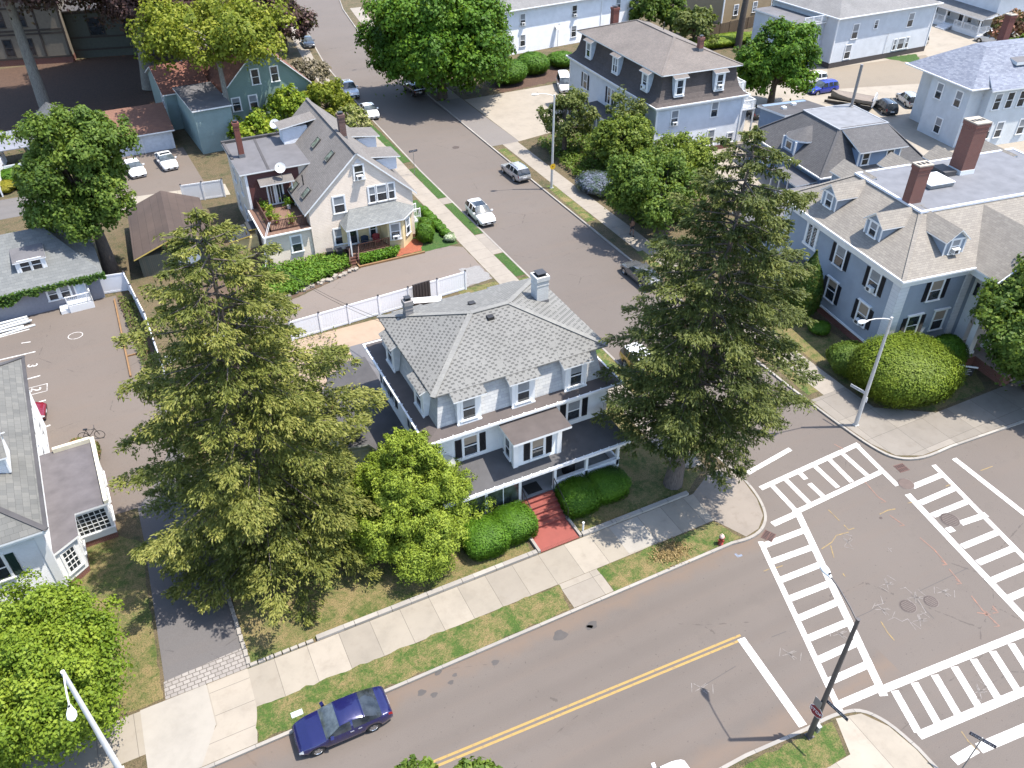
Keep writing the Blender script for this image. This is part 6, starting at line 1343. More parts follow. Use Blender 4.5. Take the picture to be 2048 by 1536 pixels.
# bare dark trunk at the top
mb = MB(); mb.tube([(0, 0, 0), (.2, .2, 5), (.9, .6, 11), (1.6, 1.2, 16)], [.62, .5, .42, .3], 10); mb.tube([(.5, .4, 8), (-1.5, 1, 12)], [.25, .12], 7)
t = thing('old_tree', 'thick bare dark trunk in front of the brown board fence', 'tree', (94.1, 106.5, .12)); mb.build('trunk', bark('dark_bark', (.075, .06, .05)), t)
t2 = bush('ivy_mass', 'bright green ground shrubs along the brown board fence', (92, 109), 6.5, 2.2, 1.6, L_LIM, 77, .16, 2.2, lump=.25)

# --- clipped shrubs
for i, (x, y, a, b, h, lb) in enumerate(((12.95, 29.55, 1.25, 1.2, 1.75, 'clipped green hedge ball left of the steps, partly under the light green conifer'), (15.05, 29.75, 1.15, 1.15, 1.8, 'clipped square green hedge immediately left of the red steps'), (19.5, 29.95, 1.15, 1.15, 1.8, 'clipped green hedge immediately right of the red steps'), (21.75, 30.05, 1.2, 1.05, 1.7, 'clipped green hedge under the right porch corner'))):
    bush('clipped_hedge', lb, (x, y), a, b, h * .92, L_HED, 80 + i, .05, 4.6, 'clipped hedges in front of the porch', 'hedge', .05)
for i, (x, y, r, h, lb) in enumerate(((24.0, 38.2, .75, 1.3, 'round dark bush in the middle of the right side wall of the grey roofed house'), (24.3, 34.6, .8, 1.25, 'small round dark bush at the right side wall behind the porch roof corner'), (24.0, 41.0, .7, 1.2, 'low dark bush at the right wall near the back corner of the grey roofed house'))):
    bush('foundation_bush', lb, (x, y), r, r, h, L_HED, 90 + i, .055, 2.4, 'bushes along the side wall', tone=.3)
bush('yew_mound', 'very large rounded golden green yew at the corner beside the street lamp', (46.6, 29.6), 3.5, 3.2, 3.7, L_YEW, 95, .075, 2.6, None, 'shrub', .07)
bush('round_shrub', 'rounded dark green shrub left of the big golden yew', (44.9, 33.0), 1.4, 1.5, 2.2, L_MAP, 96, .08, 2.2, None, 'shrub', .12)
bush('round_shrub', 'rounded green shrub beside the stone steps of the blue house', (51.9, 30.3), 1.3, 1.4, 2.4, L_HED, 97, .08, 2.2, None, 'shrub', .12)
bush('round_shrub', 'dark shrub against the blue wall behind the yew', (50.6, 31.3), 1.6, 1.1, 1.8, L_HED, 98, .08, 2.2, None, 'shrub', .12)
bush('small_shrub', 'low bright green shrub at the foot of the narrow arborvitae', (46.9, 38.0), .9, .8, .9, L_BRI, 99, .08, 2.0, None, 'shrub', .12)
bush('arborvitae', 'narrow pointed arborvitae with browning tips against the blue wall', (46.9, 40.2), 1.35, 1.35, 6.2, L_ARB, 100, .10, 2.0, None, 'tree', .10, 0, 1.0, lambda z: np.clip(1.25 * (1 - z) ** .62 + .04, 0, 1.1))
bush('arborvitae', 'shorter browning arborvitae beside the pointed one', (46.2, 41.6), 1.0, 1.0, 4.4, L_ARB, 101, .10, 2.0, None, 'tree', .10, 0, 1.0, lambda z: np.clip(1.25 * (1 - z) ** .62 + .04, 0, 1.1), 0, .62)
for i, (x, y, r, h, lb) in enumerate(((53.0, 107.0, 2.6, 3.0, 'large clipped round bush nearest the big maple'), (58.2, 109.5, 2.3, 2.8, 'clipped round bush in the middle of the row by the white house'), (63.6, 110.5, 2.0, 2.0, 'low round bush behind the white van'))):
    bush('round_bush', lb, (x, y), r, r, h, L_HED, 110 + i, .12, 2.3, 'round bushes before the white house', 'shrub', .05)
bush('flowering_shrub', 'blue violet flowering hydrangea beside the east pavement', (45.0, 69.6), 2.0, 2.3, 1.7, leafm('hydrangea_flowers', (.045, .085, .03), (.11, .13, .17), (.27, .28, .40), .2), 115, .13, 2.2, None, 'shrub', .15)
bush('yellow_shrub', 'lime yellow shrub left of the white cars', (-2.3, 96.5), 1.5, 2.4, 2.2, L_LIM, 116, .14, 2.2, None, 'shrub', .15)
bush('hedge_block', 'clipped square hedge beside the silver minivan', (119.3, 96.2), 1.9, 1.5, 2.4, L_HED, 117, .14, 4, None, 'hedge', .06)
bush('pink_shrub', 'pink flowering shrub behind the sunroom', (-7.6, 48.0), 1.1, 1.3, 1.5, leafm('pink_flowers', (.05, .11, .02), (.16, .17, .05), (.62, .18, .16), .2), 118, .09, 2.0, None, 'shrub', .2, tone=.55)
for i, (px, py, r, h, m, lb) in enumerate(((30, 365, 1.6, 1.4, L_HED, 'low green shrub by the rear lane'), (12, 385, 1.3, 1.0, leafm('gold_leaves', (.13, .14, .01), (.24, .21, .02), (.38, .32, .04), .2), 'golden yellow shrub by the rear lane'), (60, 375, 1.5, 1.0, L_BRI, 'bright green low shrub under the maple'))):
    bush('lane_shrub', lb, g(px, py), r, r * .9, h, m, 120 + i, .12, 2.0, 'shrubs by the rear lane', 'shrub', .2)
for i, (x, y, r, h, lb) in enumerate(((24.1, 67.0, .9, 1.7, 'green shrub with pale flowers at the bay corner of the cream house'), (26.3, 66.0, .55, .7, 'white flowering small shrub at the driveway corner'), (24.9, 68.6, .8, 1.4, 'green shrub beside the cream house lawn'))):
    bush('flower_shrub', lb, (x, y), r, r, h, L_BRI if i != 1 else leafm('white_flowers', (.1, .16, .05), (.35, .40, .25), (.7, .72, .6), .2), 125 + i, .09, 2.0, 'shrubs on the cream house lawn', 'shrub', .2)
for i in range(6):
    bush('low_hedge', 'low dark green hedge bush in the row along the cream house lawn', (26.35, 67.2 + i * 1.15), .5, .62, .6, L_HED, 130 + i, .08, 2.4, 'low hedge row on the cream house lawn', 'hedge', .12)
clump('hosta_bed', 'bright green leafy hosta bed in front of the cream house wing', inpoly([(7.5, 62.6), (10.4, 62.7), (16.2, 65.2), (16.2, 67.8), (8.5, 68.0)]), 6500, leafm('hosta_leaves', (.05, .13, .012), (.11, .21, .02), (.20, .30, .035), .3), 140, .15, 'plants', 'stuff', .14, .7)
clump('flower_bed_plants', 'green flower bed plants below the cream house porch', inpoly([(17.0, 65.0), (20.4, 65.0), (21.4, 66.4), (17.3, 66.3)]), 2200, L_HED, 141, .13, 'plants', 'stuff', .14, .6)
clump('vegetable_bed', 'grey green plants in the narrow timber edged bed beside the parking lot', inpoly([(-3.5, 68.5), (-2.9, 57), (-2.1, 57), (-2.3, 68.5)]), 900, L_OLD, 142, .13, 'plants', 'stuff', .14, .5)
clump('spruce_litter', 'scattered weeds and litter on the ground under the left spruce', inpoly([(-1, 50), (8, 44), (12, 56), (2, 62), (-1.5, 60)]), 1500, L_OLD, 143, .12, 'plants', 'stuff', .14, .3)
clump('dead_straw', 'heap of pale dead straw on the corner grass strip', lambda rg, n: np.array([22.55, 24.25]) + rg.normal(0, 1, (n, 2)) * [.52, .34], 1500, leafm('straw', (.13, .09, .035), (.24, .17, .07), (.36, .27, .12), .1), 160, .07, 'straw', 'stuff', .13, .06)
clump('garden_groundcover', 'dense green groundcover between the east pavement and the pale blue house', inpoly([(44.2, 60), (50, 58), (54, 70), (53, 84), (45.5, 84.5), (44.4, 72)]), 9000, L_MAP, 144, .2, 'plants', 'stuff', .14, .8)
def ivy():
    rg = np.random.default_rng(150); n = 7000; x = rg.uniform(-20, .5, n); dep = (.35 + .65 * np.abs(np.sin(x * 1.1) * np.sin(x * .37 + 1))) * 1.15
    z = 2.75 - rg.uniform(0, 1, n) ** 1.3 * dep; ok = ~((x > -4.7) & (x < -1.0) & (z < 2.2)); x = x[ok]; z = z[ok]; n = len(x)
    y = -.12 - rg.uniform(0, .5, n); C = np.column_stack([x, y, z]); N = unit(rg.normal(0, .45, (n, 3)) + [0, -1, .7])
    o = leaf_object('ivy', C, N, rg.normal(size=(n, 3)), .13 * rg.uniform(.7, 1.3, n), .4 + rg.normal(0, .2, n), .7, leafm('ivy_leaves', (.02, .055, .008), (.05, .11, .012), (.12, .17, .02), .2))
    o.location = (-4.5, 69.7, 0); o.rotation_euler = (0, 0, R(3)); tag(o, 'green ivy hanging under the eaves of the stucco building', 'ivy')
ivy()

# ------------------------------------------------------------------ vehicles
KINDS = dict(
    sedan=dict(L=4.55, W=1.78, wb=2.70, roof=1.44, belt=((-.5, .80), (-.47, .95), (-.30, .99), (0, .94), (.22, .93), (.36, .86), (.46, .74), (.5, .60)), cab=(-.395, -.20, .05, .215), low=.20),
    coupe=dict(L=4.60, W=1.82, wb=2.62, roof=1.30, belt=((-.5, .76), (-.47, .90), (-.30, .94), (0, .88), (.18, .86), (.34, .78), (.46, .64), (.5, .52)), cab=(-.36, -.17, .02, .17), low=.18),
    suv=dict(L=4.65, W=1.86, wb=2.70, roof=1.68, belt=((-.5, .82), (-.48, 1.02), (-.30, 1.06), (0, 1.03), (.22, 1.02), (.36, .97), (.46, .84), (.5, .66)), cab=(-.492, -.41, .06, .225), low=.26),
    crossover=dict(L=4.45, W=1.80, wb=2.64, roof=1.58, belt=((-.5, .80), (-.48, .98), (-.30, 1.02), (0, .98), (.22, .97), (.36, .90), (.46, .78), (.5, .62)), cab=(-.490, -.38, .06, .225), low=.25),
    minivan=dict(L=5.08, W=1.98, wb=3.02, roof=1.76, belt=((-.5, .85), (-.48, 1.02), (-.30, 1.05), (0, 1.02), (.25, 1.00), (.38, .92), (.46, .78), (.5, .62)), cab=(-.494, -.44, .10, .30), low=.22),
    van=dict(L=5.2, W=2.0, wb=3.2, roof=2.0, belt=((-.5, .95), (-.49, 1.15), (-.30, 1.18), (0, 1.16), (.28, 1.12), (.38, 1.04), (.46, .9), (.5, .7)), cab=(-.497, -.47, .18, .32), low=.25),
    pickup=dict(L=5.6, W=1.95, wb=3.55, roof=1.82, belt=((-.5, .95), (-.49, 1.12), (-.30, 1.13), (0, 1.12), (.16, 1.11), (.34, 1.06), (.46, .92), (.5, .72)), cab=(-.10, -.075, .10, .205), low=.30))
TINT = glassm('car_glass', (.018, .022, .026)); SCREEN = glassm('windscreen_glass', (.045, .055, .06))
LAMPW = plain('headlamp_glass', (.55, .57, .58), .1, .2, .1, 6); LAMPR = plain('tail_lamp_red', (.30, .010, .012), .15, 0, .1, 6)
def car(name, label, kind, paintm, x, y, rz, group=None, roof=None, rails=False, plate=True, sunroof=False, lower=None):
    K = KINDS[kind]; L, Wd, wbase, zr = K['L'], K['W'], K['wb'], K['roof']; hw = Wd / 2
    t = thing(name, label, 'car' if kind not in ('van', 'pickup', 'minivan') else {'van': 'van', 'pickup': 'pickup truck', 'minivan': 'van'}[kind], (x, y, 0), rz, group)
    c0, c1, c2, c3 = [q * L for q in K['cab']]; bx = [q[0] * L for q in K['belt']]; bz = [q[1] for q in K['belt']]
    ax = (wbase / 2 + .02 * L - .0, -wbase / 2 + .02 * L); wr = .335 if kind not in ('pickup', 'suv', 'van') else .365; arch = wr + .06
    base = set(np.round(np.linspace(-L / 2, L / 2, 46), 3)) | {round(v, 3) for v in (c0, c1, c2, c3)}
    for a in ax: base |= {round(a + d, 3) for d in np.linspace(-arch - .02, arch + .02, 13)}
    st = sorted(base); rings = []
    for sx in st:
        zb = float(np.interp(sx, bx, bz)); u = abs(2 * sx / L); w = hw * (1 - .13 * max(0, (u - .62) / .38) ** 2.2 - .02 * u)
        zl = K['low'] + (.10 * max(0, (u - .8) / .2))
        if sx <= c0 or sx >= c3: hc = 0.0
        elif sx < c1: hc = (zr - .05 - zb) * ((sx - c0) / (c1 - c0)) ** .92
        elif sx > c2: hc = (zr - .04 - zb) * ((c3 - sx) / (c3 - c2)) ** .95
        else: q = (sx - c1) / (c2 - c1); hc = (zr - zb) - .05 * (2 * q - 1.15) ** 2
        hc = max(hc, 0.0); k = min(1, hc / .35)
        cut = min(1, hc / max(.1, zr - zb)); ws = w * (.955 - .20 * cut); wt = w * (.62 * (1 - k) + .63 * k)
        P = [(0, zl), (w * .84, zl), (w * .955, zl + .07), (w, zl + .26), (w * .995, zb - .16), (w * .955, zb), (ws * .995 if k > .02 else w * .90, zb + (hc * .88 if k > .02 else .018)), (wt, zb + hc * (.975) + .03 * (1 - k) + .012 * k), (0, zb + hc + .045 * (1 - k) + .02 * k)]
        for a in ax:
            dx = abs(sx - a)
            if dx < arch:
                za = wr - .01 + math.sqrt(arch * arch - dx * dx); P[:4] = [(p[0], max(p[1], za - (.03 if i < 1 else 0))) for i, p in enumerate(P[:4])]
                P[3] = (P[3][0] + .018, P[3][1]); P[4] = (P[4][0] + .006, max(P[4][1], za + .04))
        rings.append(P)
    V = []; nP = 9
    for sx, P in zip(st, rings):
        bow = 0
        for p in P: V.append((sx, p[0], p[1]))
        for p in P[1:-1][::-1]: V.append((sx, -p[0], p[1]))
    n = 16; buckets = {}
    def put(k, f): buckets.setdefault(k, []).append(f)
    xb = [c1 + (c2 - c1) * q for q in ((.45,) if kind in ('coupe',) else (.52,) if kind in ('sedan', 'pickup') else (.38, .74))]
    for i in range(len(st) - 1):
        xm = (st[i] + st[i + 1]) / 2
        for j in range(n):
            f = (i * n + j, i * n + (j + 1) % n, (i + 1) * n + (j + 1) % n, (i + 1) * n + j)
            seg = j if j < 8 else 15 - j; sd = 'L' if j < 8 else 'R'; key = 'body'
            if seg == 5 and c0 + .12 * (c1 - c0) < xm < c3 - .1 * (c3 - c2):
                post = any(abs(xm - b) < .045 for b in xb) or (kind == 'pickup' and xm < c1) or (c2 < xm < c2 + .0)
                key = 'body' if post else 'side' + sd
            elif seg in (6, 7) and c2 + .03 < xm < c3 - .02: key = 'front'
            elif seg in (6, 7) and c0 + .02 < xm < c1 - .03: key = 'rear'
            elif seg in (6, 7) and c1 < xm < c2 and kind in ('sedan',) and False: key = 'body'
            elif seg in (3, 4) and xm > L * .445: key = 'hl' + sd
            elif seg == 4 and xm < -L * .462 and kind != 'pickup': key = 'tl' + sd
            elif seg in (4, 5) and xm < -L * .475 and kind in ('suv', 'minivan', 'van'): key = 'tl' + sd
            elif seg in (6, 7) and c1 <= xm <= c2: key = 'roof'
            if sunroof and seg == 7 and c1 + .45 * (c2 - c1) < xm < c2 - .04: key = 'sunroof'
            put(key, f)
    N0 = len(st) - 1
    put('body', tuple(range(n))[::-1]); put('body', tuple(N0 * n + j for j in range(n)))
    names = {'body': 'body', 'roof': 'roof_panel', 'sideL': 'side_window', 'sideR': 'side_window', 'front': 'windshield', 'rear': 'rear_window', 'hlL': 'headlight', 'hlR': 'headlight', 'tlL': 'tail_light', 'tlR': 'tail_light', 'sunroof': 'sunroof'}
    if roof is None: buckets['body'] += buckets.pop('roof', [])
    for k, fs in buckets.items():
        used = sorted({q for f in fs for q in f}); ix = {q: i for i, q in enumerate(used)}
        mb = MB(); mb.add([V[q] for q in used], [[ix[q] for q in f] for f in fs], 0, True)
        m = {'body': paintm, 'roof': roof, 'front': SCREEN, 'sunroof': TINT}.get(k, TINT if k[:4] in ('side', 'rear') else LAMPW if k[:2] == 'hl' else LAMPR)
        o = mb.build(names[k], m, t)
        if k == 'body':
            bm = bmesh.new(); bm.from_mesh(o.data); bmesh.ops.recalc_face_normals(bm, faces=bm.faces); bm.to_mesh(o.data); bm.free()
    # lower trim, grille, plates, mirrors, handles
    mb = MB(); mb.box(L / 2 - .03, -hw * .52, K['low'] + .16, L / 2 + .012, hw * .52, K['low'] + .32); mb.box(-L / 2 - .012, -hw * .6, K['low'] + .1, -L / 2 + .03, hw * .6, K['low'] + .2); mb.box(L / 2 - .06, -hw * .42, bz[-1] - .14, L / 2 + .006, hw * .42, bz[-1] - .04); mb.build('grille', BLK, t)
    if plate:
        mb = MB(); mb.box(-L / 2 - .016, -.26, .62, -L / 2, .26, .76); mb.build('licence_plate', plain('plate_white', (.6, .6, .6), .5), t); mb = MB(); mb.box(L / 2 + .012, -.2, .42, L / 2 + .018, .2, .52); mb.build('licence_plate', plain('plate_white', (.6, .6, .6), .5), t)
    zm = float(np.interp(c3, bx, bz)) + .06
    for s in (-1, 1):
        mb = MB(); mb.cbox(c3 - .28, s * (hw + .08), zm + .05, .16, .2, .14, 0, s * -.2); mb.cbox(c3 - .26, s * (hw - .02), zm, .07, .1, .05); mb.build('mirror', paintm, t)
        for q in ((.12, .46) if kind != 'coupe' else (.3,)):
            mb = MB(); xx = c1 + (c2 - c1) * (q + .12); mb.box(xx - .09, s * hw * .992 - .012, zm - .17, xx + .09, s * hw * .992 + .022, zm - .14); mb.build('door_handle', CHROME if kind == 'sedan' else paintm, t)
    if rails:
        mb = MB()
        for s in (-1, 1): mb.tube([(c1 + .1, s * hw * .62, zr - .03), (c1 + .25, s * hw * .62, zr + .06), (c2 - .25, s * hw * .62, zr + .06), (c2 - .1, s * hw * .62, zr - .02)], .022, 6)
        mb.build('roof_rack', BLK if rails == 2 else GALV, t)
    if kind == 'pickup':
        mb = MB(); zb = 1.135; mb.box(-L / 2 + .12, -hw * .82, zb + .012, c0 - .06, hw * .82, zb + .03); mb.build('truck_bed', plain('bed_liner', (.05, .05, .05), .8), t)
        mb = MB(); mb.box(-L / 2 + .06, hw * .80, zb, c0 - .05, hw * .92, zb + .09); mb.box(-L / 2 + .06, -hw * .92, zb, c0 - .05, -hw * .80, zb + .09); mb.box(-L / 2 + .02, -hw * .9, zb, -L / 2 + .12, hw * .9, zb + .08); mb.build('bed_rail', paintm, t)
    if lower:
        mb = MB()
        for s in (-1, 1):
            mb.box(ax[1] + arch, s * hw * .99 - .02, K['low'] + .02, ax[0] - arch, s * hw * .99 + .03, K['low'] + .2)
        mb.build('sill_cladding', lower, t)
    # wheels
    if ('wheel', wr) not in _wm:
        mb = MB(); w2 = .11
        prof = [(wr * .64, -w2), (wr * .9, -w2), (wr, -w2 * .7), (wr, w2 * .7), (wr * .9, w2), (wr * .64, w2), (wr * .62, 0)]
        nn = 22; v = [(r_ * math.cos(2 * math.pi * j / nn), z, r_ * math.sin(2 * math.pi * j / nn)) for r_, z in prof for j in range(nn)]
        mb.add(v, [(i * nn + j, (i + 1) * nn + j, (i + 1) * nn + (j + 1) % nn, i * nn + (j + 1) % nn) for i in range(len(prof) - 1) for j in range(nn)], 0, True)
        _wm[('wheel', wr)] = mb.mesh('wheel', RUBBER)
        mb = MB(); ro = wr * .66
        mb.add([(ro * math.cos(2 * math.pi * j / nn), -.05, ro * math.sin(2 * math.pi * j / nn)) for j in range(nn)], [list(range(nn))], 1)
        for q in range(5):
            a = 2 * math.pi * q / 5; d = Vector((math.cos(a), 0, math.sin(a))); e = Vector((-math.sin(a), 0, math.cos(a)))
            pts = [d * ro * .12 + e * .05, d * ro * .98 + e * .075, d * ro * .98 - e * .075, d * ro * .12 - e * .05]
            mb.add([p + Vector((0, -.085, 0)) for p in pts], [(0, 1, 2, 3)], 0); mb.add([p + Vector((0, -.085, 0)) for p in pts] + [p + Vector((0, -.05, 0)) for p in pts], [(0, 1, 5, 4), (2, 3, 7, 6)], 0)
        pr = [(ro, -.05), (ro, -.10), (ro * .93, -.10), (ro * .90, -.05)]
        v = [(r_ * math.cos(2 * math.pi * j / nn), z, r_ * math.sin(2 * math.pi * j / nn)) for r_, z in pr for j in range(nn)]
        mb.add(v, [(i * nn + j, (i + 1) * nn + j, (i + 1) * nn + (j + 1) % nn, i * nn + (j + 1) % nn) for i in range(3) for j in range(nn)], 0, True)
        mb.add([(.07 * math.cos(2 * math.pi * j / 10), -.09, .07 * math.sin(2 * math.pi * j / 10)) for j in range(10)], [list(range(10))], 0)
        _wm[('rim', wr)] = mb.mesh('rim', [CHROME, BLK])
    for a in ax:
        for s in (-1, 1):
            wv = link('wheel', _wm[('wheel', wr)], t, (a, s * (hw - .125), wr), 0 if s < 0 else math.pi); link('rim', _wm[('rim', wr)], wv)
    return t
WCAR = paint('white_car_paint', (.72, .72, .71)); SILV = paint('silver_car_paint', (.42, .43, .44), .4); NAVY = paint('navy_car_paint', (.012, .013, .075), .25, .15)
DKGR = paint('dark_grey_car_paint', (.035, .037, .04), .3); COBB = paint('cobalt_car_paint', (.012, .035, .33), .3, .18)
PN, PS, PE, PW = math.pi / 2, -math.pi / 2, 0.0, math.pi
car('sedan_car', 'dark navy blue sedan parked along the front kerb at the bottom of the picture', 'sedan', NAVY, 2.13, 22.38, PW - .015)
car('white_car', 'white car cut by the bottom edge of the picture', 'sedan', WCAR, 13.3, 12.75, PE)
car('white_suv', 'white sport utility with dark sunroof driving on the side street by the cream house', 'crossover', WCAR, 31.0, 69.2, PS - .02, sunroof=True, rails=1)
car('silver_crossover', 'silver crossover with black roof rails parked beside the far lamp post', 'crossover', SILV, 39.0, 77.1, PN + .02, rails=2)
car('dark_sedan', 'dark grey brown sedan parked in the shade of the big maple', 'sedan', paint('dark_taupe_paint', (.07, .06, .055), .3), 39.3, 109.2, PN + .03)
car('white_sedan', 'small white sedan parked on the left side of the side street', 'sedan', WCAR, 30.75, 103.3, PS - .06)
car('pickup_truck', 'silver white pickup truck parked behind the small white sedan', 'pickup', paint('pale_silver_paint', (.55, .55, .54), .2), 30.9, 112.7, PS - .05)
car('white_coupe', 'old white coupe in front of the garage, the left one of the two', 'coupe', WCAR, 1.0, 97.2, PS + .12)
car('sunroof_car', 'white sedan with open black sunroof in front of the garage, right one of the two', 'sedan', WCAR, 4.55, 97.7, PS + .10, sunroof=True)
car('grey_sedan', 'grey sedan parked under the tree shade, half hidden by the right spruce', 'sedan', paint('steel_grey_paint', (.14, .145, .15), .5), 38.75, 51.7, PN)
car('gold_car', 'gold wagon with white roof parked on the left kerb behind the right spruce', 'suv', paint('gold_car_paint', (.36, .235, .06), .3), 31.05, 39.7, PS, roof=WCAR)
car('red_car', 'dark red car nose peeking out behind the slate roofed white house', 'sedan', paint('dark_red_paint', (.16, .008, .018), .1), -11.9, 54.7, PE - .1)
car('white_van', 'white van parked beside the dark mansard house', 'van', WCAR, 58.9, 101.2, PS - .4)
car('white_suv', 'white sport utility parked furthest left in the rear lot', 'suv', WCAR, 91.6, 87.2, PW - .1)
car('blue_suv', 'bright cobalt blue sport utility in the rear lot', 'suv', COBB, 90.3, 83.6, PW - .06)
car('black_suv', 'black sport utility with roof rack parked by the boat', 'suv', DKGR, 92.4, 74.2, PN - .42, rails=2)
car('silver_suv', 'silver sport utility beside the black one in the rear lot', 'suv', SILV, 97.3, 74.8, PN - .45)
car('minivan', 'champagne silver minivan behind the clipped square hedge', 'minivan', paint('champagne_paint', (.50, .48, .44), .3), 122.2, 96.3, PN - .1, rails=1)
car('white_van', 'white van half hidden behind the pink and green tree', 'van', WCAR, 133.2, 90.0, PN + .3)
car('charcoal_suv', 'charcoal sport utility seen from behind by the white balcony', 'suv', DKGR, 75.4, 80.9, PN - .15)
car('black_car', 'black car parked under the copper beech at the top', 'sedan', DKGR, 32.3, 139.0, PS - .1)

# ------------------------------------------------------------------ lamps, signs, hydrant, covers
def street_lamp(label, px, top, head, H=8.9, m=None):
    b = g(*px); t = thing('street_lamp', label, 'street lamp', (b[0], b[1], .12), 0, 'street lamps')
    h = g(*head, H + .25); d = Vector((h[0] - b[0], h[1] - b[1], 0)); m = m or GALV
    mb = MB(); mb.tube([(0, 0, 0), (0, 0, 2.5), (0, 0, H)], [.15, .13, .085], 12); mb.cbox(0, 0, .04, .34, .34, .08); mb.tube([(0, 0, H), (0, 0, H + .05)], [.085, .085], 10); mb.build('pole', m, t)
    L = d.length; mb = MB(); mb.tube([(0, 0, H - .12), tuple(d * .25 + Vector((0, 0, H + .08))), tuple(d * .6 + Vector((0, 0, H + .22))), tuple(d * .85 + Vector((0, 0, H + .22)))], .035, 8); mb.build('arm', m, t)
    u = d.normalized(); w = Vector((-u.y, u.x, 0)); c = Vector((0, 0, H + .2)) + d * .85; v = []; prof = [(0, .06, .05), (.15, .1, .08), (.4, .19, .11), (.62, .18, .10), (.75, .08, .05)]
    for a, r_, hh in prof:
        for j in range(10): an = 2 * math.pi * j / 10; v.append(c + u * a + w * r_ * math.cos(an) + Vector((0, 0, hh * math.sin(an))))
    mb = MB(); mb.add(v, [(i * 10 + j, i * 10 + (j + 1) % 10, (i + 1) * 10 + (j + 1) % 10, (i + 1) * 10 + j) for i in range(4) for j in range(10)], 0, True); mb.add(v[-10:], [list(range(10))]); mb.add(v[:10], [list(range(10))])
    mb.cbox(*(c + u * .15 + Vector((0, 0, .1))), .08, .08, .07, 1)
    mb.build('lamp_head', [plain('lamp_head_grey', (.62, .63, .62), .4), BLK], t); return t
street_lamp('grey street lamp on the corner kerb in front of the big golden yew', (1710, 853), (1783, 640), (1727, 645), 8.9, plain('pale_lamp_pole', (.50, .49, .47), .5, .2, .1))
street_lamp('dark street lamp carrying the stop sign at the bottom right corner', (1617, 1475), (1720, 1243), (1652, 1145), 9.0, plain('dark_lamp_pole', (.12, .11, .11), .5, .3, .1))
street_lamp('tall grey street lamp with a yellow sign beside the silver crossover', (1103, 378), (1110, 190), (1072, 190), 10.0, plain('grey_lamp_pole', (.50, .50, .49), .5, .2, .1))
street_lamp('white street lamp at the lower left in front of the leafy maple', (243, 1545), (141, 1341), (143, 1425), 7.9, plain('white_lamp_pole', (.62, .63, .63), .45, .1, .08))
q = g(835, 60); t = thing('street_lamp', 'wooden lamp post half hidden by the big round maple', 'street lamp', (41.2, 121.5, .12), 0, 'street lamps')
mb = MB(); mb.tube([(0, 0, 0), (0, 0, 9.5)], [.15, .10], 8); mb.build('pole', plain('grey_wood', (.22, .19, .16), .8), t); mb = MB(); mb.tube([(0, 0, 8.8), (-1.5, 0, 9.4), (-2.4, 0, 9.5)], .03, 6); mb.build('arm', GALV, t); mb = MB(); mb.cbox(-2.6, 0, 9.5, .6, .25, .12); mb.build('lamp_head', GALV, t)
# stop sign on the dark lamp
b = g(1617, 1475); SGN = plain('sign_red', (.27, .012, .03), .4, 0, .08); SW = plain('sign_white', (.72, .72, .72), .4, 0, .05)
t = thing('stop_sign', 'red octagonal stop sign on the dark lamp pole', 'sign', (b[0] - .17, b[1] + .05, 2.35), R(-84))
mb = MB(); oc = [(.38 * math.cos(R(22.5 + 45 * i)), .38 * math.sin(R(22.5 + 45 * i))) for i in range(8)]
for r_, y, m in ((1.0, -.01, 1), (.93, -.014, 0)): mb.add([(x * r_, y, z * r_) for x, z in oc], [list(range(8))], m)
mb.add([(x, .0, z) for x, z in oc], [list(range(8))[::-1]], 2); mb.add([(x, -.01, z) for x, z in oc] + [(x, 0, z) for x, z in oc], [(i, (i + 1) % 8, 8 + (i + 1) % 8, 8 + i) for i in range(8)], 2)
mb.build('sign_face', [SGN, SW, GALV], t)
o = link('lettering', text_mesh('STOP', .26, SW), t, (0, -.019, -.01)); o.rotation_euler = (R(90), 0, 0)
t = thing('pole_plate', 'small grey back plate on the dark lamp pole above the stop sign', 'sign', (b[0] - .2, b[1] + .12, 2.95)); mb = MB(); mb.box(-.012, -.2, -.28, .0, .2, .28); mb.build('plate', GALV, t)
t = thing('control_box', 'small grey box strapped low on the dark lamp pole', 'box', (b[0] + .17, b[1] - .1, .9)); mb = MB(); mb.cbox(0, 0, 0, .16, .3, .45); mb.cbox(0, 0, .24, .2, .34, .03); mb.build('case', GALV, t)
def blade(label, x, y, z, rz, face, ink, L=1.0, pole=None, name='street_name_sign', off=0.0):
    t = thing(name, label, 'sign', (x, y, z), rz); mb = MB(); mb.box(off, -.012, -.11, off + L, .012, .11); mb.build('sign_face', face, t)
    mb = MB()   # the worn lettering: unreadable strokes, both sides
    r_ = random.Random(int(x * 10))
    u = off + .08
    while u < off + L - .12:
        w = r_.uniform(.03, .06)
        for yy in (-.0135, .0135): mb.box(u, yy - .001, -.045, u + w * .35, yy + .001, .045); mb.box(u, yy - .001, r_.choice((-.045, .0, .03)), u + w, yy + .001, r_.choice((.02, .045)))
        u += w + .03
    mb.build('lettering', ink, t)
    if pole: mb = MB(); mb.tube([(pole, 0, -z + .1), (pole, 0, .12)], .03, 7); mb.build('post', GALV, t)
    return t
SGB = plain('sign_dark_blue', (.02, .03, .065), .4, 0, .1); SGI = plain('sign_ink_pale', (.5, .5, .52), .5); SGW = plain('sign_pale_face', (.55, .56, .56), .4); SGK = plain('sign_ink_blue', (.05, .06, .15), .5)
blade('dark street name blade reaching from the dark lamp pole over the pavement corner', b[0] + .12, b[1] - .05, 3.15, R(-82), SGB, SGI, 1.15)
q = g(1710, 853); blade('pale street name blade on the lamp pole below the golden yew', q[0] - .1, q[1] + .05, 3.0, R(100), SGW, SGK, 1.1)
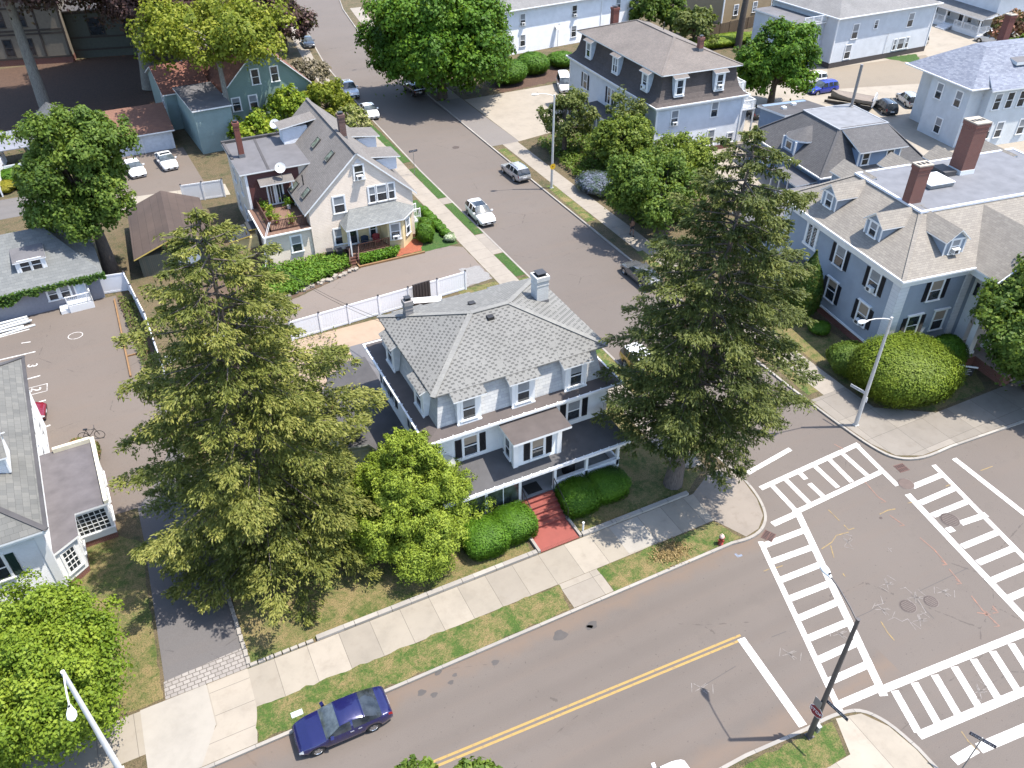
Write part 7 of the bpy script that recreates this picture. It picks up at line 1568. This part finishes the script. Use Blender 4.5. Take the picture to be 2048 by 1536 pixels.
t = thing('pole_tag', 'little white plate on the lamp pole below the street name blade', 'sign', (q[0] + .14, q[1], 2.4)); mb = MB(); mb.cbox(0, 0, 0, .03, .28, .4); mb.build('plate', SW, t)
q = g(830, 352); blade('blue street name sign on a thin post at the left kerb of the side street', q[0], q[1], 2.9, R(2), SGB, SGI, 1.0, .001, 'street_name_sign', -.5)
q = g(1922, 1540); blade('dark street name sign on a post at the bottom right edge', q[0], q[1], 2.7, R(-65), SGB, SGI, 1.1, .001, 'street_name_sign', -.5)
q = g(1103, 378); t = thing('yellow_sign', 'yellow warning disc on the tall grey lamp post', 'sign', (q[0], q[1] - .12, 2.6)); mb = MB(); mb.add([(.34 * math.cos(R(45 * i)), -.01, .34 * math.sin(R(45 * i))) for i in range(8)], [list(range(8))], 0); mb.add([(.34 * math.cos(R(45 * i)), 0, .34 * math.sin(R(45 * i))) for i in range(8)], [list(range(8))[::-1]], 0); mb.box(-.03, -.014, -.12, .03, -.012, .12, 1); mb.box(-.1, -.014, .0, .1, -.012, .05, 1); mb.build('sign_face', [plain('sign_yellow', (.60, .38, .02), .5), plain('sign_ink_brown', (.25, .08, .01), .5)], t)
q = g(1905, 767); t = thing('yard_sign', 'black hanging yard sign on a white post beside the shrub', 'sign', (q[0], q[1], .12), R(-40)); mb = MB(); mb.box(-.05, -.05, 0, .05, .05, 1.75); mb.box(-.25, -.04, 1.5, 1.25, .04, 1.6); mb.build('post', WHITE, t); mb = MB(); mb.box(.3, -.012, .75, 1.05, .012, 1.45); mb.build('sign_board', BLK, t)
mb = MB()
for i in range(4): mb.box(.38, -.0135, .86 + i * .14, .38 + (.5, .35, .55, .42)[i], -.0125, .90 + i * .14)
mb.build('lettering', SGI, t)
# hydrant
q = g(1440, 1090); t = thing('fire_hydrant', 'red fire hydrant with pale cap on the grass strip by the corner', 'hydrant', (q[0], q[1], .12)); HR = plain('hydrant_red', (.33, .035, .02), .5, 0, .2, 6)
mb = MB(); mb.lathe([(.17, 0), (.17, .05), (.12, .07), (.12, .5), (.16, .52), (.16, .58)], 14); mb.build('barrel', HR, t)
mb = MB(); mb.lathe([(.15, .58), (.14, .68), (.09, .76), (.03, .79), (.03, .84)], 14); mb.build('bonnet', plain('hydrant_cap', (.60, .45, .38), .5), t)
mb = MB(); mb.tube([(-.24, 0, .42), (.24, 0, .42)], .055, 9); mb.tube([(0, 0, .40), (0, -.22, .40)], .075, 9); mb.build('nozzle', HR, t)
q = g(1166, 1056); t = thing('marker_post', 'short white pipe post beside the red landing', 'post', (18.75, 27.95, .12)); mb = MB(); mb.tube([(0, 0, 0), (0, 0, .75)], .06, 9); mb.tube([(0, 0, .75), (0, 0, .8)], .075, 9); mb.build('pipe', WHITE, t)
# covers and drains
IRON = plain('cast_iron', (.10, .075, .065), .7, .2, .3, 8)
def cover(label, px, r, pat=True, m=IRON):
    q = g(*px); t = thing('manhole_cover', label, 'manhole cover', (q[0], q[1], .0)); mb = MB(); mb.lathe([(r, .001), (r, .010), (r * .9, .011)], 22); mb.build('cover', m, t)
    mb = MB(); mb.lathe([(r * 1.1, .001), (r * 1.1, .007), (r * 1.0, .008)], 22)
    if pat:
        for i in range(-3, 4): hw = math.sqrt(max(0, (r * .85) ** 2 - (i * r * .24) ** 2)); mb.box(-hw, i * r * .24 - .012, .011, hw, i * r * .24 + .012, .016)
    mb.build('rim', plain('iron_rim', (.17, .14, .125), .7), t)
cover('round iron cover inside the right hand crosswalk', (1900, 1040), .55); cover('smooth brown cover between the two upper crosswalks', (1812, 968), .48, False, plain('brown_cover', (.14, .10, .085), .8)); cover('ring marked iron cover in the middle of the survey marks', (1816, 1213), .42); cover('faint iron cover just right of the ring marked one', (1862, 1203), .38); cover('iron cover on the side street opposite the gravel lot', (912, 295), .42); cover('tiny black valve cover at the middle of the crossing', (1762, 1036), .10, False)
for lb, px, a in (('rusty square storm drain grate by the red hydrant corner', (1537, 1072), .5), ('rusty square storm drain grate below the shaded corner', (1803, 936), -.1)):
    q = g(*px); t = thing('storm_drain', lb, 'drain', (q[0], q[1], 0), a); mb = MB(); mb.box(-.38, -.34, .001, .38, .34, .006, 1)
    for i in range(7): mb.box(-.36 + i * .112, -.34, .006, -.31 + i * .112, .34, .014)
    for j in (-.34, -.03, .3): mb.box(-.38, j, .007, .38, j + .05, .0155)
    mb.build('grate', [plain('rusty_iron', (.15, .075, .06), .8), DARK], t)
# lawn kerb walls
for lb, x0, x1 in (('long granite edging between the lawn and the front pavement, left of the red landing', 2.3, 15.5), ('granite edging along the front pavement right of the red landing', 18.55, 26.3)):
    mb = MB(); x = x0
    while x < x1: e = min(x + 2.1, x1); mb.box(x + .012, 27.58, .12, e - .012, 27.86, .30); x = e
    tag(mb.build('granite_edging', KERBM), lb, 'edging')
mb = MB(); r_ = random.Random(4)
for i in range(34): y = 28.0 + i * .5; mb.cbox(-1.22 - .012 * i, y, .17, .2, .42, .14, 0, r_.uniform(-.1, .1))
for i in range(8): mb.cbox(-1.0 + i * .42, 27.68 + .0 * i, .17, .36, .18, .14, 0, r_.uniform(-.06, .06))
tag(mb.build('stone_edging', concrete('pale_stone', (.36, .33, .29))), 'row of pale stones edging the left driveway beside the lawn', 'edging')
mb = MB()
for i in range(34):
    f = i / 33; x = 7.5 + 9 * f; y = 62.2 + 2.4 * f; mb.cbox(x + r_.uniform(-.2, .2), y + r_.uniform(-.2, .2), .22, r_.uniform(.2, .5), r_.uniform(.2, .4), r_.uniform(.15, .32), 0, r_.uniform(0, 3), r_.uniform(-.2, .2))
tag(mb.build('rock_edging', concrete('field_stone', (.36, .32, .27))), 'loose pale rocks edging the hosta bed', 'rocks')
mb = MB(); mb.box(16.9, 64.72, .12, 23.2, 64.9, .3); mb.box(16.75, 64.72, .12, 16.9, 66.0, .3); tag(mb.build('timber_edging', plain('edging_timber', (.30, .17, .075), .8)), 'brown timber edging below the cream house porch', 'edging')
mb = MB(); mb.box(-3.9, 56.5, .12, -3.78, 68.8, .3); mb.box(-3.85, 62.4, .13, -2.2, 62.5, .25); mb.box(-3.85, 59.4, .13, -2.1, 59.5, .25); tag(mb.build('timber_edging', plain('edging_timber', (.30, .17, .075), .8)), 'weathered timber frame of the narrow bed beside the parking lot', 'edging')

# ------------------------------------------------------------------ fences
VINYL = plain('white_vinyl', (.72, .73, .76), .45, 0.0, .04)
def vinyl_fence(label, pts, h=1.75, bay=2.45, caps_=True, group=None):
    t = thing('vinyl_fence', label, 'fence', (pts[0][0], pts[0][1], .12), 0, group); o = Vector((*pts[0], 0))
    for i in range(len(pts) - 1):
        a = Vector((*pts[i], 0)) - o; b = Vector((*pts[i + 1], 0)) - o; d = b - a; n = max(1, round(d.length / bay)); u = d.normalized()
        for k in range(n + 1):
            p = a + d * k / n
            if k < n or i == len(pts) - 2:
                mb = MB(); mb.cbox(p.x, p.y, (h + .1) / 2, .13, .13, h + .1, 0, math.atan2(u.y, u.x)); po = mb.build('post', VINYL, t)
                if caps_: mb = MB(); mb.lathe([(.1, h + .1), (.1, h + .14), (.02, h + .22)], 8, (p.x, p.y, 0)); mb.build('cap', plain('cap_dark', (.06, .05, .05), .5), po)
            if k < n:
                q = a + d * (k + 1) / n; p1 = p + u * .07; q1 = q - u * .07; mb = MB()
                mb.beam((p1.x, p1.y, .14), (q1.x, q1.y, .14), .06, .18); mb.beam((p1.x, p1.y, h - .05), (q1.x, q1.y, h - .05), .06, .16)
                m = int((q1 - p1).length / .2)
                for s in range(m): c0_ = p1 + (q1 - p1) * (s + .015) / m; c1_ = p1 + (q1 - p1) * (s + .985) / m; mb.beam((c0_.x, c0_.y, h / 2 + .04), (c1_.x, c1_.y, h / 2 + .04), .035, h - .36)
                mb.beam((p1.x, p1.y, h / 2 + .04), (q1.x, q1.y, h / 2 + .04), .02, h - .38); mb.build('panel', VINYL, t)
    return t
vinyl_fence('white vinyl panel fence behind the grey roofed house', [(8.3, 55.9), (13.15, 56.25), (23.95, 56.95)])
vinyl_fence('white vinyl fence running away beside the narrow planted bed', [(-4.7, 70.3), (-2.55, 70.0), (-1.75, 62.4), (-1.5, 55.5)])
vinyl_fence('white vinyl fence closing the gap left of the cream house', [(4.7, 86.3), (8.8, 85.9)], 1.9, 2.0)
vinyl_fence('white vinyl fence beside the rear lane at the left edge', [(-11.8, 101.0), (-6.9, 101.4)], 1.6, 2.4)
vinyl_fence('white vinyl fence along the left edge patio', [(-12.4, 96.5), (-12.0, 107)], 1.6, 2.4)
vinyl_fence('low white rail fence beside the stone terrace under the left spruce', [(-1.1, 57.0), (3.6, 58.6)], .7, 2.4, False)
t = thing('board_fence', 'tall brown board fence in front of the tan house', 'fence', (96.5, 113.8, .12), R(11)); FW = planks('brown_fence_boards', (.13, .09, .055), (.18, .125, .075), .16)
mb = MB(); mb.box(-3, -.03, .1, 19, .03, 1.9); mb.build('panel', FW, t)
for i in range(10): mb = MB(); mb.box(-3 + i * 2.4, -.08, 0, -2.88 + i * 2.4, -.03, 2.0); mb.build('post', FW, t)
t = thing('board_fence', 'weathered dark board fence along the shaded mansion yard', 'fence', (-2, 110.8, .12), R(4)); mb = MB(); mb.box(-2, -.03, .1, 11, .03, 1.9); mb.build('panel', planks('grey_fence_boards', (.11, .09, .075), (.16, .13, .11), .16), t)
for i in range(6): mb = MB(); mb.box(-2 + i * 2.5, -.08, 0, -1.88 + i * 2.5, -.03, 2.0); mb.build('post', FW, t)

# ------------------------------------------------------------------ odds and ends
t = thing('teal_canopy', 'teal green tent canopy behind the maple', 'canopy', (-3.0, 108.2, .12), R(-18)); mb = MB(); TL = plain('teal_fabric', (.01, .30, .22), .6, 0, .1); mb.plate([(-1.7, 0, 2.2), (1.7, 0, 2.2), (1.7, 1.1, 3.0), (-1.7, 1.1, 3.0)], .03); mb.plate([(-1.7, 2.2, 2.2), (1.7, 2.2, 2.2), (1.7, 1.1, 3.0), (-1.7, 1.1, 3.0)], .03); mb.build('canopy_cover', TL, t)
for x in (-1.6, 1.6):
    for y in (.1, 2.1): mb = MB(); mb.tube([(x, y, 0), (x, y, 2.2)], .03, 6); mb.build('leg', WHITE, t)
# boat on its trailer in the rear lot
t = thing('stored_boat', 'old boat with white arched stern and brown deck parked beside the black sport utility', 'boat', (90.0, 77.4, .12), R(121)); v = []; secs = ((-2.6, 1.25, 1.0), (-1.2, 1.3, .95), (.6, 1.2, .98), (2.0, .8, 1.08), (3.1, .08, 1.25))
for x, w, zt in secs:
    for y, z in ((-w, zt), (-w * .95, .6), (-w * .55, .35), (0, .3), (w * .55, .35), (w * .95, .6), (w, zt)): v.append((x, y, z + .35))
mb = MB(); mb.add(v, [(i * 7 + j, i * 7 + j + 1, (i + 1) * 7 + j + 1, (i + 1) * 7 + j) for i in range(4) for j in range(6)], 0, True); mb.build('hull', plain('hull_grey', (.22, .21, .2), .6), t)
mb = MB(); mb.poly([(x, -w, zt + .33) for x, w, zt in secs] + [(x, w, zt + .33) for x, w, zt in secs[::-1]]); mb.build('deck', planks('boat_deck', (.27, .22, .18), (.33, .27, .22), .5, True), t)
mb = MB(); mb.add([(-2.66, 1.3 * math.cos(R(a)), .6 + 1.55 * math.sin(R(a))) for a in range(0, 181, 15)] + [(-2.55, 1.3 * math.cos(R(a)), .6 + 1.55 * math.sin(R(a))) for a in range(0, 181, 15)], [list(range(13)), list(range(13, 26))[::-1]] + [(i, i + 1, 14 + i, 13 + i) for i in range(12)]); mb.build('transom', plain('transom_white', (.55, .55, .56), .5), t)
mb = MB()
for i in range(3): mb.box(-2.69, -.75 + i * .55, .7, -2.665, -.4 + i * .55, 1.5)
mb.build('transom_panel', WHITE, t)
mb = MB(); mb.box(-2.4, -.9, .1, 3.6, -.8, .45); mb.box(-2.4, .8, .1, 3.6, .9, .45); mb.tube([(-.6, -1.15, .28), (-.6, 1.15, .28)], .28, 12); mb.build('trailer', BLK, t)
# flue on the small blue house roof is a tall steel pole
q = g(1703, 212, 7.0); t = thing('steel_flue', 'tall bare steel flue rising beside the flat deck of the small blue house', 'flue', (q[0], q[1], 6.4)); mb = MB(); mb.tube([(0, 0, 0), (0, 0, 5.0)], .16, 10); mb.lathe([(.24, .5), (.24, .62), (.17, .66)], 10); mb.build('pipe', plain('flue_steel', (.33, .31, .30), .5, .3), t)
# rubbish and equipment in the yard behind the corner house
t = thing('white_boards', 'pile of white boards leaning by the vinyl fence', 'boards', (19.3, 55.0, .12), R(-18)); mb = MB(); mb.cbox(.2, 0, 1.25, 2.6, .5, .12, 0, 0, .5); mb.cbox(.6, -.5, .7, .9, .5, .1, 0, .4, .6); mb.box(-.4, .1, 0, -.3, .2, 1.3); mb.box(1.1, .1, 0, 1.2, .2, 1.3); mb.build('board', WHITE, t)
t = thing('wheelbarrow', 'black wheelbarrow beside the white boards', 'wheelbarrow', (18.2, 53.9, .12), R(20)); mb = MB(); mb.add([(-.5, -.35, .65), (.5, -.25, .65), (.5, .25, .65), (-.5, .35, .65), (-.3, -.2, .35), (.3, -.15, .35), (.3, .15, .35), (-.3, .2, .35)], [(0, 1, 5, 4), (1, 2, 6, 5), (2, 3, 7, 6), (3, 0, 4, 7), (4, 5, 6, 7)]); mb.tube([(-1.0, -.3, .7), (.6, -.1, .3)], .025, 6); mb.tube([(-1.0, .3, .7), (.6, .1, .3)], .025, 6); mb.build('tray', BLK, t); mb = MB(); mb.tube([(.7, -.05, .2), (.7, .05, .2)], .2, 12); mb.build('wheel', RUBBER, t)
t = thing('ribbed_sheet', 'dark ribbed panel standing against the white vinyl fence', 'sheet', (19.6, 56.3, .12), R(4)); mb = MB(); mb.box(-.8, -.1, 0, .8, -.02, 2.2)
for i in range(6): mb.box(-.75 + i * .27, -.14, .02, -.62 + i * .27, -.1, 2.18)
mb.build('panel_face', plain('dark_ribbed_panel', (.05, .04, .04), .6), t)
t = thing('lattice_boards', 'white boards stacked on the tarmac at the left edge of the parking lot', 'boards', (-11.9, 68.0, .133), R(7)); mb = MB(); r_ = random.Random(2)
for i in range(7): mb.cbox(r_.uniform(-.6, .3), -.8 + i * .3, .08 + (i % 3) * .1, 3.0, .18, .08, 0, r_.uniform(-.06, .06))
mb.build('board', plain('aluminium_boards', (.60, .62, .62), .4), t)
# items on the porch and the roof deck
t = thing('grill_cover', 'tall black covered grill standing on the front porch', 'grill', (20.0, 32.0, 1.15)); mb = MB(); mb.lathe([(.42, 0), (.40, .5), (.34, 1.0), (.3, 1.15), (.12, 1.3), (.02, 1.32)], 10); mb.build('cover_cloth', plain('black_cover', (.012, .012, .014), .7), t)
r_ = random.Random(5)
for i, (x, y, lb) in enumerate(((10.7, 73.5, 'flower pot at the back left of the roof deck'), (11.0, 72.4, 'terracotta flower pot along the left deck railing'), (10.7, 71.2, 'leafy pot in the left middle of the roof deck'), (11.1, 70.2, 'bushy pot near the front left deck corner'), (12.9, 72.9, 'white pot by the gable wall on the roof deck'), (12.3, 69.6, 'small pot behind the front deck railing'))):
    t = thing('flower_pot', lb, 'flower pot', (x, y, 3.42), 0, 'flower pots on the roof deck'); mb = MB(); mb.lathe([(.16, 0), (.22, .36), (.24, .4)], 12); mb.build('pot', plain('terracotta', (.35, .13, .07), .7) if i != 4 else WHITE, t)
    rg = np.random.default_rng(200 + i); n = 160; C = rg.normal(0, .2, (n, 3)) + [0, 0, .62]; leaf_object('foliage', C, unit(rg.normal(size=(n, 3)) + [0, 0, .8]), rg.normal(size=(n, 3)), rg.uniform(.06, .12, n), rg.uniform(.1, 1, n), .6, L_LIM if i % 2 else L_BRI, t)
t = thing('deck_chair', 'red cushioned chair beside the gable wall on the roof deck', 'chair', (13.1, 73.6, 3.42), R(30)); mb = MB(); mb.box(-.3, -.3, .3, .3, .3, .42); mb.build('seat', plain('red_cushion', (.4, .03, .04), .8), t); mb = MB(); mb.cbox(0, .32, .7, .6, .1, .7, 0, 0, -.2); mb.build('backrest', plain('dark_wicker', (.05, .04, .035), .8), t)
for x, y in ((-.27, -.27), (.27, -.27), (-.27, .27), (.27, .27)): mb = MB(); mb.box(x - .03, y - .03, 0, x + .03, y + .03, .3); mb.build('leg', BLK, t)
for i, (x, y, m, lb) in enumerate(((18.3, 67.4, (.03, .05, .09), 'round blue black chair on the cream house porch'), (19.4, 67.3, (.35, .05, .05), 'red seat behind the porch railing'))):
    t = thing('porch_chair', lb, 'chair', (x, y, .72), R(10 * i)); mb = MB(); mb.lathe([(.3, .35), (.34, .42), (.3, .46)], 12); mb.build('seat', plain('porch_seat_' + str(i), m, .7), t); mb = MB(); mb.add([(.36 * math.cos(R(a)), .36 * math.sin(R(a)), z) for z in (.44, 1.0) for a in range(0, 181, 20)], [(j, j + 1, 11 + j, 10 + j) for j in range(9)], 0, True); mb.build('backrest', plain('porch_seat_' + str(i), m, .7), t)
    for a in (45, 135, 225, 315): mb = MB(); mb.tube([(.22 * math.cos(R(a)), .22 * math.sin(R(a)), 0), (.2 * math.cos(R(a)), .2 * math.sin(R(a)), .36)], .02, 5); mb.build('leg', BLK, t)
# bins beside the cream house steps
for i, (x, y, lb) in enumerate(((14.9, 67.5, 'dark wheeled bin by the cream house foundation'), (15.7, 67.2, 'black bin next to the cream house porch steps'))):
    t = thing('wheeled_bin', lb, 'bin', (x, y, .12), R(-8)); mb = MB(); mb.add([(-.22, -.25, .05), (.22, -.25, .05), (.22, .25, .05), (-.22, .25, .05), (-.29, -.33, .95), (.29, -.33, .95), (.29, .33, .95), (-.29, .33, .95)], [(0, 1, 5, 4), (1, 2, 6, 5), (2, 3, 7, 6), (3, 0, 4, 7), (3, 2, 1, 0)]); mb.build('bin_body', plain('bin_dark', (.03, .03, .035), .6), t); mb = MB(); mb.cbox(0, 0, .98, .62, .72, .07); mb.build('lid', plain('bin_dark', (.03, .03, .035), .6), t)
# bicycles by the sunroom
t = thing('bicycle', 'dark bicycle leaning by the pink flowers behind the sunroom', 'bicycle', (-7.0, 50.2, .13), R(-15)); mb = MB()
mb.tube([(-.5, 0, .35), (-.1, 0, .32), (.35, 0, .85), (-.2, 0, .85), (-.1, 0, .32)], .025, 6); mb.tube([(-.5, 0, .35), (-.2, 0, .85)], .02, 6); mb.tube([(.35, 0, .95), (.55, 0, .35)], .022, 6); mb.build('frame', BLK, t)
for x in (-.5, .55): mb = MB(); mb.tube([(x + .33 * math.cos(R(a)), 0, .35 + .33 * math.sin(R(a))) for a in range(0, 361, 24)], .022, 5, 0, False); mb.build('wheel', RUBBER, t)
mb = MB(); mb.tube([(.3, -.28, 1.0), (.36, 0, .97), (.3, .28, 1.0)], .018, 5); mb.build('handlebar', BLK, t); mb = MB(); mb.cbox(-.22, 0, .92, .26, .13, .06); mb.build('saddle', BLK, t)
q = g(596, 1434); t = thing('utility_cover', 'small pale green utility lid in the grass by the navy sedan', 'lid', (q[0], q[1] + .1, .131)); mb = MB(); mb.prism([(-.28, -.15), (.28, -.15), (.28, .15), (-.28, .15)], 0, .04); mb.build('lid', plain('pale_green_lid', (.42, .52, .44), .6), t)
# overhead service wires
t = thing('service_wires', 'two thin dark wires sagging over the neighbour driveway to the grey roofed house', 'wires', (0, 0, 0)); mb = MB()
for k in (0, .35):
    a = Vector((7.5, 60.5 - k, 6.2)); b_ = Vector((14.5, 42.6, 7.2 - k)); pts = [a.lerp(b_, i / 10) - Vector((0, 0, .9 * (1 - (2 * i / 10 - 1) ** 2))) for i in range(11)]; mb.tube([tuple(p) for p in pts], .014, 5)
mb.build('wire', RUBBER, t)

# ------------------------------------------------------------------ a walker under the overhanging tree
def person(label, x, y, rz):
    t = thing('person', label, 'person', (x, y, .127), rz)
    J = dict(p=(0, 0, .95), w=(.01, 0, 1.12), c=(.03, 0, 1.34), n=(.04, 0, 1.5), h=(.06, 0, 1.58), h2=(.07, 0, 1.72),
             hl=(0, .10, .92), kl=(.16, .11, .52), al=(.12, .11, .10), fl=(.28, .12, .05), hr=(0, -.10, .92), kr=(.02, -.11, .50), ar=(-.26, -.11, .20), fr=(-.16, -.11, .06),
             sl=(.03, .19, 1.42), el=(-.10, .23, 1.16), wl=(-.02, .22, .94), ml=(.03, .21, .86), sr=(.03, -.19, 1.42), er=(.0, -.23, 1.15), wr=(.2, -.21, 1.02), mr=(.27, -.2, .98))
    E = ['pw', 'wc', 'cn', 'nh', 'h,h2', 'p,hl', 'hl,kl', 'kl,al', 'al,fl', 'p,hr', 'hr,kr', 'kr,ar', 'ar,fr', 'c,sl', 'sl,el', 'el,wl', 'wl,ml', 'c,sr', 'sr,er', 'er,wr', 'wr,mr']
    rad = dict(p=.15, w=.13, c=.145, n=.055, h=.085, h2=.075, hl=.10, kl=.062, al=.042, fl=.04, hr=.10, kr=.062, ar=.042, fr=.04, sl=.07, el=.043, wl=.03, ml=.035, sr=.07, er=.043, wr=.03, mr=.035)
    def grow(name, names, m, scale=1.0, cut=None):
        me = bpy.data.meshes.new(name); ks = list(names); ed = []
        for e in E:
            a, b_ = e.split(',') if ',' in e else (e[0], e[1:])
            if a in ks and b_ in ks: ed.append((ks.index(a), ks.index(b_)))
        me.from_pydata([(cut or {}).get(k, J[k]) for k in ks], ed, []); o = bpy.data.objects.new(name, me); COL.objects.link(o); o.parent = t
        md = o.modifiers.new('skin', 'SKIN'); md.use_smooth_shade = True; ss = o.modifiers.new('sub', 'SUBSURF'); ss.levels = 1; ss.render_levels = 2
        for i, k in enumerate(ks): me.skin_vertices[0].data[i].radius = (rad[k] * scale, rad[k] * scale); me.skin_vertices[0].data[i].use_root = (i == 0)
        me.materials.append(m); return o
    for nm in ('skin_helper',): pass
    grow('body', J.keys(), plain('skin', (.36, .20, .14), .6))
    grow('shirt', ('c', 'w', 'sl', 'el', 'sr', 'er'), plain('black_shirt', (.012, .012, .013), .8), 1.13, {'el': (-.06, .22, 1.24), 'er': (.01, -.22, 1.24)})
    grow('shorts', ('p', 'hl', 'kl', 'hr', 'kr'), plain('dark_shorts', (.03, .03, .035), .8), 1.15, {'kl': (.12, .11, .62), 'kr': (.02, -.11, .60)})
    mb = MB(); mb.lathe([(.105, 1.60), (.115, 1.68), (.10, 1.77), (.05, 1.83), (.01, 1.84)], 12, (.05, 0, 0)); mb.build('hair', plain('dark_hair', (.02, .014, .01), .7), t)
    for a in ('fl', 'fr'):
        p = J[a]; mb = MB(); mb.cbox(p[0], p[1], .05 if a == 'fl' else .08, .27, .10, .09, 0, 0, 0); mb.build('shoe', plain('black_shoe', (.02, .02, .02), .7), t)
    return t
q = g(1266, 472); person('person in black shirt and shorts walking under the tree on the east pavement', q[0] - .2, q[1], R(250))
